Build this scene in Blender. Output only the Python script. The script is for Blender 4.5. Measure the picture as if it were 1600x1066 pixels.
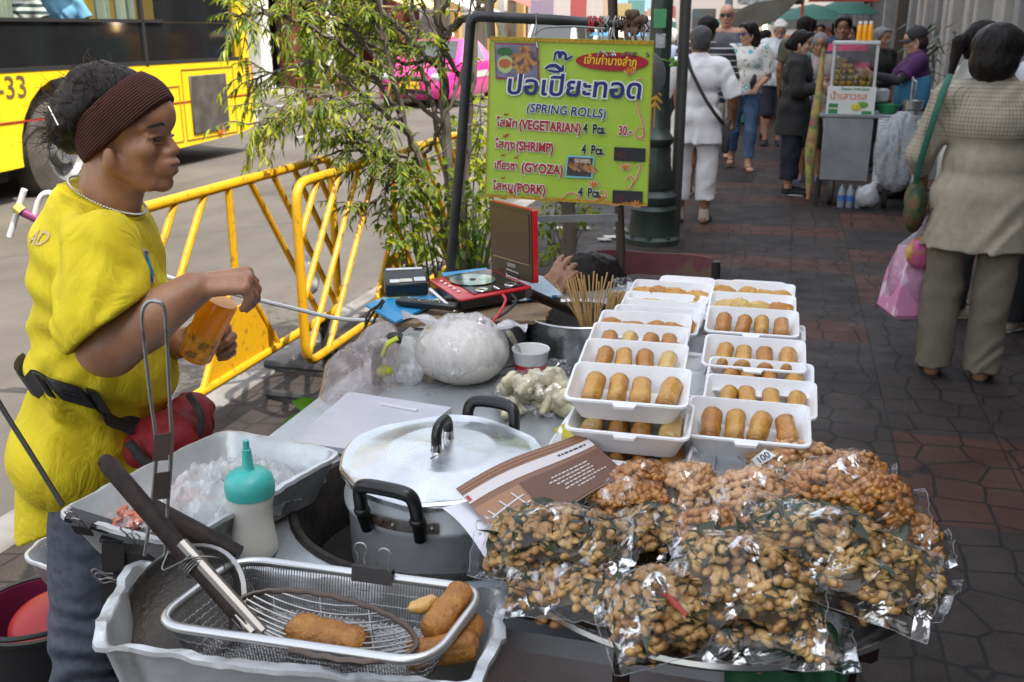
import bpy, bmesh, math, random
import numpy as np
from mathutils import Vector, Matrix, Euler, noise as mnoise
R = math.radians
S = bpy.context.scene
COL = S.collection
for o in list(bpy.data.objects):
 bpy.data.objects.remove(o)
random.seed(7)
RNG = np.random.default_rng(7)
# ---------------- camera, world, sun, exposure ----------------
PITCH, FPX, CAMH = R(17.4), 1555.0, 1.55
cam = bpy.data.objects.new('camera', bpy.data.cameras.new('camera'))
COL.objects.link(cam)
cam.location = (0, 0, CAMH)
cam.rotation_euler = (R(90) - PITCH, 0, 0)
cam.data.sensor_width = 36.0
cam.data.lens = 36.0 * FPX / 1600.0
cam.data.clip_start, cam.data.clip_end = 0.05, 600.0
cam.data.dof.use_dof = True
cam.data.dof.focus_distance = 1.75
cam.data.dof.aperture_fstop = 10.0
S.camera = cam
SUN_EL, SUN_AZ = R(60), R(128)          # azimuth clockwise from +Y (towards +X)
w = bpy.data.worlds.new('World')
S.world = w
w.use_nodes = True
nt = w.node_tree
sky = nt.nodes.new('ShaderNodeTexSky')
sky.sky_type = 'NISHITA'
sky.sun_disc = False
sky.sun_elevation = SUN_EL
sky.sun_rotation = SUN_AZ
sky.dust_density = 2.5
sky.air_density = 1.2
hs = nt.nodes.new('ShaderNodeHueSaturation')          # hazy city sky: less blue
hs.inputs['Saturation'].default_value = 0.36
nt.links.new(sky.outputs[0], hs.inputs['Color'])
nt.links.new(hs.outputs[0], nt.nodes['Background'].inputs[0])
nt.nodes['Background'].inputs[1].default_value = 0.15
sl = bpy.data.lights.new('sun', 'SUN')
sl.energy = 2.5
sl.angle = R(0.6)
sl.color = (1.0, 0.93, 0.82)
sun = bpy.data.objects.new('sun', sl)
COL.objects.link(sun)
sd = Vector((math.sin(SUN_AZ) * math.cos(SUN_EL), math.cos(SUN_AZ) * math.cos(SUN_EL), math.sin(SUN_EL)))
sun.rotation_euler = sd.to_track_quat('Z', 'Y').to_euler()
S.view_settings.view_transform = 'Standard'
S.view_settings.look = 'None'
S.view_settings.exposure = 1.58
S.view_settings.gamma = 1.0
S.render.engine = 'CYCLES'
S.cycles.use_denoising = True
S.cycles.max_bounces = 8
S.cycles.transparent_max_bounces = 24
S.cycles.caustics_reflective = False
S.cycles.caustics_refractive = False
S.cycles.sample_clamp_indirect = 6.0
# ---------------- picking points in the place ----------------
_cp, _sp = math.cos(PITCH), math.sin(PITCH)
def ray(px, py):
 v = 533 - py
 return Vector((px - 800, FPX * _cp + v * _sp, -FPX * _sp + v * _cp))
def PZ(px, py, z=0.0):
 d = ray(px, py); t = (z - CAMH) / d.z
 return Vector((d.x * t, d.y * t, z))
def PY(px, py, Y):
 d = ray(px, py); t = Y / d.y
 return Vector((d.x * t, Y, CAMH + d.z * t))
TH = R(15.2)                                   # the street runs 15 degrees to the right of the view
SDIR = Vector((math.sin(TH), math.cos(TH), 0))
RDIR = Vector((math.cos(TH), -math.sin(TH), 0))
def ST(a, l, z=0.0):
 p = SDIR * a + RDIR * l
 return Vector((p.x, p.y, z))
def PL(px, py, l):                              # on the vertical plane at lateral offset l of the street
 d = ray(px, py); t = l / (d.x * RDIR.x + d.y * RDIR.y)
 return Vector((d.x * t, d.y * t, CAMH + d.z * t))
STREET = Matrix.Rotation(-TH, 4, 'Z')           # local x = RDIR, local y = SDIR
# ---------------- objects ----------------
ROOTM = {}
def tag(o, label=None, cat=None, group=None, kind=None):
 if label: o['label'] = label
 if cat: o['category'] = cat
 if group: o['group'] = group
 if kind: o['kind'] = kind
 return o
def thing(name, label, cat, loc=(0, 0, 0), rz=0.0, group=None):
 o = bpy.data.objects.new(name, None)
 COL.objects.link(o)
 o.empty_display_size = 0.05
 o.location = loc
 o.rotation_euler = (0, 0, rz)
 ROOTM[o.name] = Matrix.Translation(Vector(loc)) @ Matrix.Rotation(rz, 4, 'Z')
 return tag(o, label, cat, group)
def dup(root, loc=None, rot=None, label=None, group=None, scale=None):
 def cp(o, par):
  c = o.copy(); COL.objects.link(c)
  if par is not None: c.parent = par
  for ch in list(o.children): cp(ch, c)
  return c
 c = cp(root, None)
 if loc is not None: c.location = loc
 if rot is not None: c.rotation_euler = rot
 if scale is not None: c.scale = (scale,) * 3 if not hasattr(scale, '__len__') else scale
 if label: c['label'] = label
 if group: c['group'] = group
 return c
class MB:
 def __init__(s): s.v, s.f, s.m = [], [], []
 def add(s, vs, fs, mi=0):
  b = len(s.v); s.v.extend([tuple(v) for v in vs])
  s.f.extend([tuple(i + b for i in f) for f in fs]); s.m.extend([mi] * len(fs)); return s
 def box(s, c, size, M=None, bev=0.0, mi=0, seg=1):
  bm = bmesh.new(); bmesh.ops.create_cube(bm, size=1.0)
  for v in bm.verts: v.co = Vector((v.co.x * size[0], v.co.y * size[1], v.co.z * size[2]))
  if bev > 0: bmesh.ops.bevel(bm, geom=list(bm.edges), offset=bev, segments=seg, affect='EDGES', profile=0.5)
  T = Matrix.Translation(Vector(c)) @ (M.to_4x4() if M is not None else Matrix.Identity(4))
  bm.verts.index_update()
  s.add([T @ v.co for v in bm.verts], [[v.index for v in f.verts] for f in bm.faces], mi); bm.free(); return s
 def tube(s, pts, r, n=8, closed=False, caps=True, mi=0, flat=1.0):
  pts = [Vector(p) for p in pts]; N = len(pts)
  rs = r if hasattr(r, '__len__') else [r] * N
  vs, fs = [], []; up = None
  for i, p in enumerate(pts):
   if closed: t = pts[(i + 1) % N] - pts[i - 1]
   else: t = pts[min(i + 1, N - 1)] - pts[max(i - 1, 0)]
   if t.length < 1e-9: t = Vector((0, 0, 1))
   t.normalize()
   if up is None:
    up = Vector((0, 0, 1)) if abs(t.z) < 0.9 else Vector((1, 0, 0))
   x = up - t * up.dot(t)
   if x.length < 1e-6: x = t.orthogonal()
   x.normalize(); up = x; y = t.cross(x)
   for k in range(n):
    a = 2 * math.pi * k / n
    vs.append(p + x * (math.cos(a) * rs[i] * flat) + y * (math.sin(a) * rs[i]))
  for i in range(N if closed else N - 1):
   j = (i + 1) % N
   for k in range(n):
    l = (k + 1) % n
    fs.append((i * n + k, i * n + l, j * n + l, j * n + k))
  if caps and not closed:
   fs.append(tuple(range(n - 1, -1, -1))); fs.append(tuple((N - 1) * n + k for k in range(n)))
  return s.add(vs, fs, mi)
 def lathe(s, prof, n=32, M=None, mi=0, sx=1.0, sy=1.0, wob=None, cap=False):
  vs, fs = [], []; M = M or Matrix.Identity(4)
  for (r, z) in prof:
   for k in range(n):
    a = 2 * math.pi * k / n
    rr = r * (1 + (wob(a, z) if wob else 0))
    vs.append(M @ Vector((rr * math.cos(a) * sx, rr * math.sin(a) * sy, z)))
  for i in range(len(prof) - 1):
   for k in range(n):
    l = (k + 1) % n
    fs.append((i * n + k, i * n + l, (i + 1) * n + l, (i + 1) * n + k))
  if cap and prof[0][0] > 1e-5: fs.append(tuple(range(n - 1, -1, -1)))
  if cap and prof[-1][0] > 1e-5: fs.append(tuple((len(prof) - 1) * n + k for k in range(n)))
  return s.add(vs, fs, mi)
 def prism(s, poly, th, M=None, mi=0):
  M = M or Matrix.Identity(4); n = len(poly)
  vs = [M @ Vector((x, y, -th / 2)) for x, y in poly] + [M @ Vector((x, y, th / 2)) for x, y in poly]
  fs = [tuple(range(n - 1, -1, -1)), tuple(range(n, 2 * n))] + [(i, (i + 1) % n, n + (i + 1) % n, n + i) for i in range(n)]
  return s.add(vs, fs, mi)
 def loft(s, rings, caps=(True, True), closed=True, mi=0):
  n = len(rings[0]); vs = [p for r in rings for p in r]; fs = []
  for i in range(len(rings) - 1):
   for k in range(n if closed else n - 1):
    l = (k + 1) % n
    fs.append((i * n + k, i * n + l, (i + 1) * n + l, (i + 1) * n + k))
  if caps[0]: fs.append(tuple(range(n - 1, -1, -1)))
  if caps[1]: fs.append(tuple((len(rings) - 1) * n + k for k in range(n)))
  return s.add(vs, fs, mi)
 def grid(s, fn, nu, nv, mi=0, thick=0.0):
  P = [[Vector(fn(i / nu, j / nv)) for j in range(nv + 1)] for i in range(nu + 1)]
  vs = [p for row in P for p in row]; w_ = nv + 1
  fs = [(i * w_ + j, (i + 1) * w_ + j, (i + 1) * w_ + j + 1, i * w_ + j + 1) for i in range(nu) for j in range(nv)]
  if thick:
   nn = len(vs); nrm = [Vector((0, 0, 0)) for _ in vs]
   for f in fs:
    q = (vs[f[2]] - vs[f[0]]).cross(vs[f[3]] - vs[f[1]])
    for i in f: nrm[i] += q
   vs2 = [v - (q.normalized() if q.length > 0 else q) * thick for v, q in zip(vs, nrm)]
   rim = [i * w_ for i in range(nu + 1)] + [nu * w_ + j for j in range(1, nv + 1)] + [i * w_ + nv for i in range(nu - 1, -1, -1)] + [j for j in range(nv - 1, 0, -1)]
   fs = fs + [tuple(i + nn for i in reversed(f)) for f in fs]
   for a, b in zip(rim, rim[1:] + rim[:1]): fs.append((b, a, a + nn, b + nn))
   vs = vs + vs2
  return s.add(vs, fs, mi)
 def ell(s, c, r, M=None, nu=10, nv=6, mi=0):
  T = Matrix.Translation(Vector(c)) @ (M.to_4x4() if M is not None else Matrix.Identity(4))
  vs, fs = [T @ Vector((0, 0, -r[2]))], []
  for j in range(1, nv):
   ph = math.pi * j / nv
   for i in range(nu):
    a = 2 * math.pi * i / nu
    vs.append(T @ Vector((r[0] * math.sin(ph) * math.cos(a), r[1] * math.sin(ph) * math.sin(a), -r[2] * math.cos(ph))))
  vs.append(T @ Vector((0, 0, r[2])))
  for i in range(nu):
   k = (i + 1) % nu
   fs.append((0, 1 + k, 1 + i))
   for j in range(nv - 2): fs.append((1 + j * nu + i, 1 + j * nu + k, 1 + (j + 1) * nu + k, 1 + (j + 1) * nu + i))
   fs.append((1 + (nv - 2) * nu + i, 1 + (nv - 2) * nu + k, len(vs) - 1))
  return s.add(vs, fs, mi)
 def sdf(s, prims, vox, k=0.02, disp=None, mi=0):
  vs, fs = sdf_mesh(prims, vox, k, disp)
  return s.add(vs, fs, mi)
 def jit(s, amp, sc, seed=0.0):
  s.v = [tuple(Vector(v) + mnoise.noise_vector(Vector(v) * sc + Vector((seed, seed * 1.7, 0))) * amp) for v in s.v]; return s
 def build(s, name, mats, parent=None, smooth=True, ang=0.75, world=True):
  me = bpy.data.meshes.new(name)
  vs = s.v
  if parent is not None and world:
   root = parent
   while root.parent is not None: root = root.parent
   Mi = ROOTM.get(root.name)
   if Mi is not None:
    A = np.array(Mi.inverted()); arr = np.array(vs, dtype=float).reshape(-1, 3)
    vs = (arr @ A[:3, :3].T + A[:3, 3]).tolist()
  me.from_pydata(vs, [], s.f)
  for m in (mats if isinstance(mats, (list, tuple)) else [mats]): me.materials.append(m)
  if any(s.m): me.polygons.foreach_set('material_index', s.m)
  if smooth:
   me.polygons.foreach_set('use_smooth', [True] * len(me.polygons))
   if ang: me.set_sharp_from_angle(angle=ang)
  me.update()
  o = bpy.data.objects.new(name, me)
  COL.objects.link(o)
  if parent is not None: o.parent = parent
  return o
# ---------------- signed distance modelling (smooth organic solids) ----------------
def cone(a, b, ra, rb=None, clip=None): return ('c', Vector(a), Vector(b), ra, ra if rb is None else rb, clip)
def ellp(c, r, M=None, clip=None): return ('e', Vector(c), Vector(r), M, clip)
def xf(prims, M):
 out = []
 R3 = M.to_3x3(); sc = R3.col[0].length
 def cl(c): return None if c is None else [(M @ Vector(p), (R3 @ Vector(n)).normalized()) for p, n in c]
 for p in prims:
  if p[0] == 'k': out.append(p)
  elif p[0] == 'c': out.append(('c', M @ p[1], M @ p[2], p[3] * sc, p[4] * sc, cl(p[5])))
  else: out.append(('e', M @ p[1], p[2] * sc, (R3 * (1 / sc)) @ p[3] if p[3] is not None else R3 * (1 / sc), cl(p[4])))
 return out
def sdf_mesh(prims, vox, k=0.02, disp=None):
 lo = np.array([1e9] * 3); hi = -lo
 bbs = []; k0_ = k
 for p in prims:
  if p[0] == 'k': bbs.append((None, None)); continue
  if p[0] == 'c':
   r = max(p[3], p[4]); a = np.array([p[1], p[2]]); l, h = a.min(0) - r, a.max(0) + r
  else:
   if p[3] is None: e = np.array(p[2])
   else:
    m = np.array(p[3]); e = np.sqrt(((m * np.array(p[2])[None, :]) ** 2).sum(1))
   c = np.array(p[1]); l, h = c - e, c + e
  bbs.append((l, h)); lo = np.minimum(lo, l); hi = np.maximum(hi, h)
 pad = k + 4 * vox
 lo -= pad; hi += pad
 n = np.ceil((hi - lo) / vox).astype(int) + 1
 big = k + 3 * vox
 D = np.full(n, big, dtype=np.float32)
 ax = [lo[i] + vox * np.arange(n[i]) for i in range(3)]
 for p, (l, h) in zip(prims, bbs):
  if p[0] == 'k': k = min(p[1], k0_); continue
  i0 = np.maximum(((l - pad - lo) / vox).astype(int), 0); i1 = np.minimum(((h + pad - lo) / vox).astype(int) + 2, n)
  X, Y, Z = np.meshgrid(*[ax[i][i0[i]:i1[i]].astype(np.float32) for i in range(3)], indexing='ij')
  if p[0] == 'c':
   a, b = np.array(p[1], dtype=np.float32), np.array(p[2], dtype=np.float32); ab = b - a; L2 = float(ab @ ab) + 1e-12
   t = np.clip(((X - a[0]) * ab[0] + (Y - a[1]) * ab[1] + (Z - a[2]) * ab[2]) / L2, 0, 1)
   d = np.sqrt((X - a[0] - t * ab[0]) ** 2 + (Y - a[1] - t * ab[1]) ** 2 + (Z - a[2] - t * ab[2]) ** 2) - (p[3] + (p[4] - p[3]) * t)
   clip = p[5]
  else:
   c, r = p[1], p[2]; x, y, z = X - c.x, Y - c.y, Z - c.z
   if p[3] is not None:
    m = np.array(p[3]); x, y, z = (m[0, 0] * x + m[1, 0] * y + m[2, 0] * z, m[0, 1] * x + m[1, 1] * y + m[2, 1] * z, m[0, 2] * x + m[1, 2] * y + m[2, 2] * z)
   k0 = np.sqrt((x / r.x) ** 2 + (y / r.y) ** 2 + (z / r.z) ** 2); k1 = np.sqrt((x / r.x ** 2) ** 2 + (y / r.y ** 2) ** 2 + (z / r.z ** 2) ** 2) + 1e-9
   d = k0 * (k0 - 1) / k1
   clip = p[4]
  if clip:
   for cpt, cn in clip:
    cn = Vector(cn).normalized()
    d = np.maximum(d, (X - cpt[0]) * cn.x + (Y - cpt[1]) * cn.y + (Z - cpt[2]) * cn.z)
  sl_ = tuple(slice(i0[i], i1[i]) for i in range(3))
  A = D[sl_]
  if k > 0:
   hh = np.maximum(k - np.abs(A - d), 0) / k
   D[sl_] = np.minimum(A, d) - hh * hh * k * 0.25
  else: D[sl_] = np.minimum(A, d)
 if disp is not None:
  X, Y, Z = np.meshgrid(*[a.astype(np.float32) for a in ax], indexing='ij')
  m = np.abs(D) < big * 0.98
  D[m] += disp(X[m], Y[m], Z[m])
 # surface nets
 ins = D < 0
 c = np.zeros(n - 1, dtype=np.int8)
 for dx in (0, 1):
  for dy in (0, 1):
   for dz in (0, 1): c += ins[dx:n[0] - 1 + dx, dy:n[1] - 1 + dy, dz:n[2] - 1 + dz]
 act = (c > 0) & (c < 8)
 idx = np.full(act.shape, -1, dtype=np.int64)
 cells = np.argwhere(act)
 idx[act] = np.arange(len(cells))
 pos = np.zeros((len(cells), 3)); cnt = np.zeros(len(cells))
 I, J, K = cells.T
 cor = [(0, 0, 0), (1, 0, 0), (0, 1, 0), (1, 1, 0), (0, 0, 1), (1, 0, 1), (0, 1, 1), (1, 1, 1)]
 for a in range(8):
  for b in range(a + 1, 8):
   if sum(abs(x - y) for x, y in zip(cor[a], cor[b])) != 1: continue
   da = D[I + cor[a][0], J + cor[a][1], K + cor[a][2]]; db = D[I + cor[b][0], J + cor[b][1], K + cor[b][2]]
   m = (da < 0) != (db < 0)
   t = np.where(m, da / np.where(m, da - db, 1), 0)
   pa = np.array(cor[a], float); pb = np.array(cor[b], float)
   pos[m] += (pa + t[:, None] * (pb - pa))[m]; cnt[m] += 1
 P = (cells + pos / cnt[:, None]) * vox + lo
 faces = []
 for axis in range(3):
  s0 = [slice(1, n[i] - 1) for i in range(3)]; s1 = list(s0)
  s0[axis] = slice(0, n[axis] - 1); s1[axis] = slice(1, n[axis])
  A, B = ins[tuple(s0)], ins[tuple(s1)]
  e = np.argwhere(A != B)
  if not len(e): continue
  sgn = A[tuple(e.T)]
  off = np.array([1, 1, 1]); off[axis] = 0
  g = e + off
  u, v_ = [(1, 2), (2, 0), (0, 1)][axis]
  def at(du, dv):
   q = g.copy(); q[:, u] -= du; q[:, v_] -= dv
   return idx[q[:, 0], q[:, 1], q[:, 2]]
  quad = np.stack([at(1, 1), at(0, 1), at(0, 0), at(1, 0)], 1)
  quad[~sgn] = quad[~sgn][:, ::-1]
  faces.append(quad)
 F = np.concatenate(faces) if faces else np.zeros((0, 4), int)
 F = F[(F >= 0).all(1)]
 return P.tolist(), F.tolist()
def wrinkle(amp, fx, seed=0.0, stretch=(1, 1, 0.5)):
 def f(x, y, z):
  x, y, z = x * stretch[0] * fx, y * stretch[1] * fx, z * stretch[2] * fx
  w1 = np.sin(1.3 * x + 2.1 * y + 1.7 * z + seed) + np.sin(2.3 * z - 1.1 * x + 0.6 * y + 2 * seed)
  w2 = np.sin(2.9 * y + 1.9 * w1 + 0.7 * x + seed * 3) * np.sin(1.7 * z + 0.8 * w1 + 1.3 * x)
  w3 = np.sin(5.1 * x + 3.7 * y + 2.2 * z + 2.5 * w1 + seed)
  return (amp * (0.55 * w2 + 0.3 * w3 + 0.25 * w1)).astype(np.float32)
 return f
def text(parent, body, O, X, Y, size, m, name='lettering', bold=0.0, align='LEFT', extr=0.0003, sx=1.0, world=True, shear=0.0):
 cu = bpy.data.curves.new(name, 'FONT'); cu.body = body; cu.size = size; cu.align_x = align; cu.offset = bold; cu.extrude = extr
 cu.shear = shear
 cu.resolution_u = 3
 t = bpy.data.objects.new(name, cu); COL.objects.link(t)
 bpy.context.view_layer.update()
 me = bpy.data.meshes.new_from_object(t.evaluated_get(bpy.context.evaluated_depsgraph_get()))
 bpy.data.objects.remove(t)
 O, X, Y = Vector(O), Vector(X).normalized(), Vector(Y).normalized(); N = X.cross(Y)
 b = MB(); b.add([O + X * (v.co.x * sx) + Y * v.co.y + N * v.co.z for v in me.vertices], [tuple(p.vertices) for p in me.polygons])
 bpy.data.meshes.remove(me)
 return b.build(name, m, parent, smooth=False, world=world) if parent is not None else b
def textm(b, body, O, X, Y, size, mi=0, bold=0.0, align='LEFT', extr=0.0003, sx=1.0, shear=0.0):
 q = text(None, body, O, X, Y, size, None, bold=bold, align=align, extr=extr, sx=sx, shear=shear)
 b.add(q.v, q.f, mi)
# ---------------- materials ----------------
def nodes_of(name):
 m = bpy.data.materials.new(name); m.use_nodes = True
 return m, m.node_tree, m.node_tree.nodes['Principled BSDF']
def N(nt, t, **kw):
 n = nt.nodes.new('ShaderNode' + t)
 for k_, v in kw.items():
  if isinstance(k_, str) and hasattr(n, k_) and k_ not in ('inputs',): setattr(n, k_, v)
 return n
def ramp(nt, src, stops):
 r = nt.nodes.new('ShaderNodeValToRGB'); el = r.color_ramp.elements
 while len(el) < len(stops): el.new(0.5)
 for e, (p, c) in zip(el, stops):
  e.position = p; e.color = (*c, 1) if len(c) == 3 else c
 nt.links.new(src, r.inputs[0]); return r.outputs[0]
def mix(nt, fac, a, b, mode='MIX'):
 n = nt.nodes.new('ShaderNodeMix'); n.data_type = 'RGBA'; n.blend_type = mode
 for sock, val in ((n.inputs[0], fac), (n.inputs[6], a), (n.inputs[7], b)):
  if hasattr(val, 'is_linked') or isinstance(val, bpy.types.NodeSocket): nt.links.new(val, sock)
  elif hasattr(val, '__len__'): sock.default_value = (*val[:3], 1)
  else: sock.default_value = val
 return n.outputs[2]
def mth(nt, op, a, b=None, c=None):
 n = nt.nodes.new('ShaderNodeMath'); n.operation = op
 for i, v in enumerate((a, b, c)):
  if v is None: continue
  if isinstance(v, bpy.types.NodeSocket): nt.links.new(v, n.inputs[i])
  else: n.inputs[i].default_value = v
 return n.outputs[0]
def coords(nt, which='Object', scale=(1, 1, 1), rot=(0, 0, 0)):
 tc = nt.nodes.new('ShaderNodeTexCoord'); mp = nt.nodes.new('ShaderNodeMapping')
 mp.inputs['Scale'].default_value = scale; mp.inputs['Rotation'].default_value = rot
 nt.links.new(tc.outputs[which], mp.inputs[0]); return mp.outputs[0]
def noi(nt, co, scale, detail=4, rough=0.55, dist=0.0):
 n = nt.nodes.new('ShaderNodeTexNoise'); n.inputs['Scale'].default_value = scale; n.inputs['Detail'].default_value = detail
 n.inputs['Roughness'].default_value = rough; n.inputs['Distortion'].default_value = dist
 nt.links.new(co, n.inputs['Vector']); return n.outputs[0]
def vor(nt, co, scale, feature='F1', rnd=1.0):
 n = nt.nodes.new('ShaderNodeTexVoronoi'); n.feature = feature; n.inputs['Scale'].default_value = scale; n.inputs['Randomness'].default_value = rnd
 nt.links.new(co, n.inputs['Vector']); return n
def bump(nt, h, strength, dist=0.01, normal=None):
 b = nt.nodes.new('ShaderNodeBump'); b.inputs['Strength'].default_value = strength; b.inputs['Distance'].default_value = dist
 nt.links.new(h, b.inputs['Height'])
 if normal is not None: nt.links.new(normal, b.inputs['Normal'])
 return b.outputs[0]
MC = {}
def mat(name, col, rough=0.5, metal=0.0, col2=None, vs=8.0, vlo=0.4, vhi=0.65, bmp=0.0, bs=60.0, bd=0.004, spec=None, coat=0.0, sss=0.0, trans=0.0, ior=None, rvar=0.0, dirt=None, stretch=(1, 1, 1), alpha=None, tl=0.0, emit=None):
 if name in MC: return MC[name]
 m, nt, b = nodes_of(name); MC[name] = m
 co = coords(nt, 'Object', stretch)
 base = None
 if col2 is not None:
  base = ramp(nt, noi(nt, co, vs, 5, 0.6), [(vlo, col), (vhi, col2)]);
 if dirt is not None:                              # (colour, scale, amount)
  f = ramp(nt, noi(nt, co, dirt[1], 8, 0.7), [(1 - dirt[2], (0, 0, 0)), (min(1, 1 - dirt[2] + 0.16), (1, 1, 1))])
  base = mix(nt, f, base if base is not None else col, dirt[0])
 if base is not None: nt.links.new(base, b.inputs['Base Color'])
 else: b.inputs['Base Color'].default_value = (*col, 1)
 b.inputs['Roughness'].default_value = rough; b.inputs['Metallic'].default_value = metal
 if rvar: nt.links.new(ramp(nt, noi(nt, co, vs * 1.7, 4), [(0.3, (max(0, rough - rvar),) * 3), (0.7, (min(1, rough + rvar),) * 3)]), b.inputs['Roughness'])
 if bmp: nt.links.new(bump(nt, noi(nt, co, bs, 4, 0.6), bmp, bd), b.inputs['Normal'])
 if spec is not None: b.inputs['Specular IOR Level'].default_value = spec
 if coat: b.inputs['Coat Weight'].default_value = coat; b.inputs['Coat Roughness'].default_value = 0.08
 if sss: b.inputs['Subsurface Weight'].default_value = sss; b.inputs['Subsurface Radius'].default_value = (0.01, 0.004, 0.002)
 if trans: b.inputs['Transmission Weight'].default_value = trans
 if ior: b.inputs['IOR'].default_value = ior
 if alpha is not None: b.inputs['Alpha'].default_value = alpha
 if emit: b.inputs['Emission Color'].default_value = (*emit[:3], 1); b.inputs['Emission Strength'].default_value = emit[3]
 if tl:
  t = nt.nodes.new('ShaderNodeBsdfTranslucent'); mx = nt.nodes.new('ShaderNodeMixShader'); mx.inputs[0].default_value = tl
  if base is not None: nt.links.new(base, t.inputs[0])
  else: t.inputs[0].default_value = (*col, 1)
  out = nt.nodes['Material Output']
  nt.links.new(b.outputs[0], mx.inputs[1]); nt.links.new(t.outputs[0], mx.inputs[2]); nt.links.new(mx.outputs[0], out.inputs[0])
 return m
def film(name, gloss=1.0, milky=0.0, col=(1, 1, 1), bs=25.0, bstr=0.6, rough=0.06, tint=0.985, stretch=(1, 1, 1), crease=0, bdist=0.02):
 if name in MC: return MC[name]
 m = bpy.data.materials.new(name); m.use_nodes = True; MC[name] = m; nt = m.node_tree
 nt.nodes.remove(nt.nodes['Principled BSDF']); out = nt.nodes['Material Output']
 co = coords(nt, 'Object', stretch)
 nz = nt.nodes.new('ShaderNodeTexNoise'); nz.inputs['Scale'].default_value = bs; nz.inputs['Detail'].default_value = 3; nz.inputs['Distortion'].default_value = 1.5
 nt.links.new(co, nz.inputs['Vector'])
 nrm = bump(nt, nz.outputs[0], bstr, bdist if not milky else 0.008)
 tr = nt.nodes.new('ShaderNodeBsdfTransparent'); tr.inputs[0].default_value = (tint * col[0], tint * col[1], tint * col[2], 1)
 gl = nt.nodes.new('ShaderNodeBsdfGlossy'); gl.inputs['Roughness'].default_value = rough
 nt.links.new(nrm, gl.inputs['Normal'])
 fr = nt.nodes.new('ShaderNodeLayerWeight'); nt.links.new(nrm, fr.inputs['Normal'])      # facing: the same from both sides
 fz = mth(nt, 'ADD', mth(nt, 'MULTIPLY', mth(nt, 'POWER', fr.outputs['Facing'], 4.0), 0.7), 0.045)
 if crease:                                                                                # creases and taut facets shine, the rest is clear
  v_ = vor(nt, mix(nt, 0.08, co, noi(nt, co, bs, 3)), crease, 'F1', 1.0); wn_ = nt.nodes.new('ShaderNodeTexWhiteNoise'); nt.links.new(v_.outputs['Position'], wn_.inputs['Vector'])
  fz = mth(nt, 'ADD', mth(nt, 'MULTIPLY', fz, 0.55), mth(nt, 'MULTIPLY', ramp(nt, wn_.outputs[0], [(0.55, (0,) * 3), (0.95, (0.6,) * 3)]), ramp(nt, noi(nt, co, bs * 2.2, 3, 0.6, 2.0), [(0.48, (0,) * 3), (0.6, (1,) * 3)])))
 mx = nt.nodes.new('ShaderNodeMixShader'); nt.links.new(mth(nt, 'MULTIPLY', fz, gloss), mx.inputs[0])
 base = tr.outputs[0]
 if milky:
  df = nt.nodes.new('ShaderNodeBsdfDiffuse'); df.inputs[0].default_value = (*col, 1); nt.links.new(nrm, df.inputs['Normal'])
  tl = nt.nodes.new('ShaderNodeBsdfTranslucent'); tl.inputs[0].default_value = (*col, 1)
  m0 = nt.nodes.new('ShaderNodeMixShader'); m0.inputs[0].default_value = 0.5; nt.links.new(df.outputs[0], m0.inputs[1]); nt.links.new(tl.outputs[0], m0.inputs[2])
  m1 = nt.nodes.new('ShaderNodeMixShader')
  fac = ramp(nt, noi(nt, co, bs * 0.7, 4, 0.6, 2.0), [(0.3, (milky * 0.6,) * 3), (0.7, (min(1, milky * 1.4),) * 3)])
  nt.links.new(fac, m1.inputs[0]); nt.links.new(tr.outputs[0], m1.inputs[1]); nt.links.new(m0.outputs[0], m1.inputs[2]); base = m1.outputs[0]
 nt.links.new(base, mx.inputs[1]); nt.links.new(gl.outputs[0], mx.inputs[2]); nt.links.new(mx.outputs[0], out.inputs[0])
 return m
# =============== setting: road, pavement, kerb, buildings ===============
def struct(name, b, m, M=STREET, kind='structure', smooth=False):
 o = b.build(name, m, None, smooth=smooth); o.matrix_world = M
 if kind: o['kind'] = kind
 return o
m, nt, b = nodes_of('asphalt')
co = coords(nt)
c1 = ramp(nt, noi(nt, co, 0.6, 6, 0.65), [(0.35, (0.088, 0.079, 0.071)), (0.65, (0.140, 0.125, 0.110))])
c2 = mix(nt, 1.0, c1, ramp(nt, noi(nt, co, 160, 3), [(0.3, (0.72,) * 3), (0.7, (1.0,) * 3)]), 'MULTIPLY')
sc_ = vor(nt, mix(nt, 0.25, co, noi(nt, co, 1.2, 5)), 0.22, 'DISTANCE_TO_EDGE')
crack = ramp(nt, sc_.outputs[0], [(0.0, (0.62,) * 3), (0.006, (1,) * 3)])
c3 = mix(nt, 0.7, c2, crack, 'MULTIPLY')
st_ = ramp(nt, noi(nt, coords(nt, 'Object', (1.0, 0.12, 1)), 1.6, 5, 0.7), [(0.5, (1,) * 3), (0.72, (0.72, 0.7, 0.68))])
c3 = mix(nt, 0.8, c3, st_, 'MULTIPLY')
nt.links.new(c3, b.inputs['Base Color']); b.inputs['Roughness'].default_value = 0.8
nt.links.new(bump(nt, noi(nt, co, 220, 3), 0.5, 0.004), b.inputs['Normal'])
ASPH = m
g = MB(); g.add([(-300, -60, -0.12), (-2.42, -60, -0.12), (-2.42, 300, -0.12), (-300, 300, -0.12)], [(0, 1, 2, 3)])
g.add([(-2.42, -60, -0.124), (300, -60, -0.124), (300, 300, -0.124), (-2.42, 300, -0.124)], [(0, 1, 2, 3)])
struct('road', g, ASPH)
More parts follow.
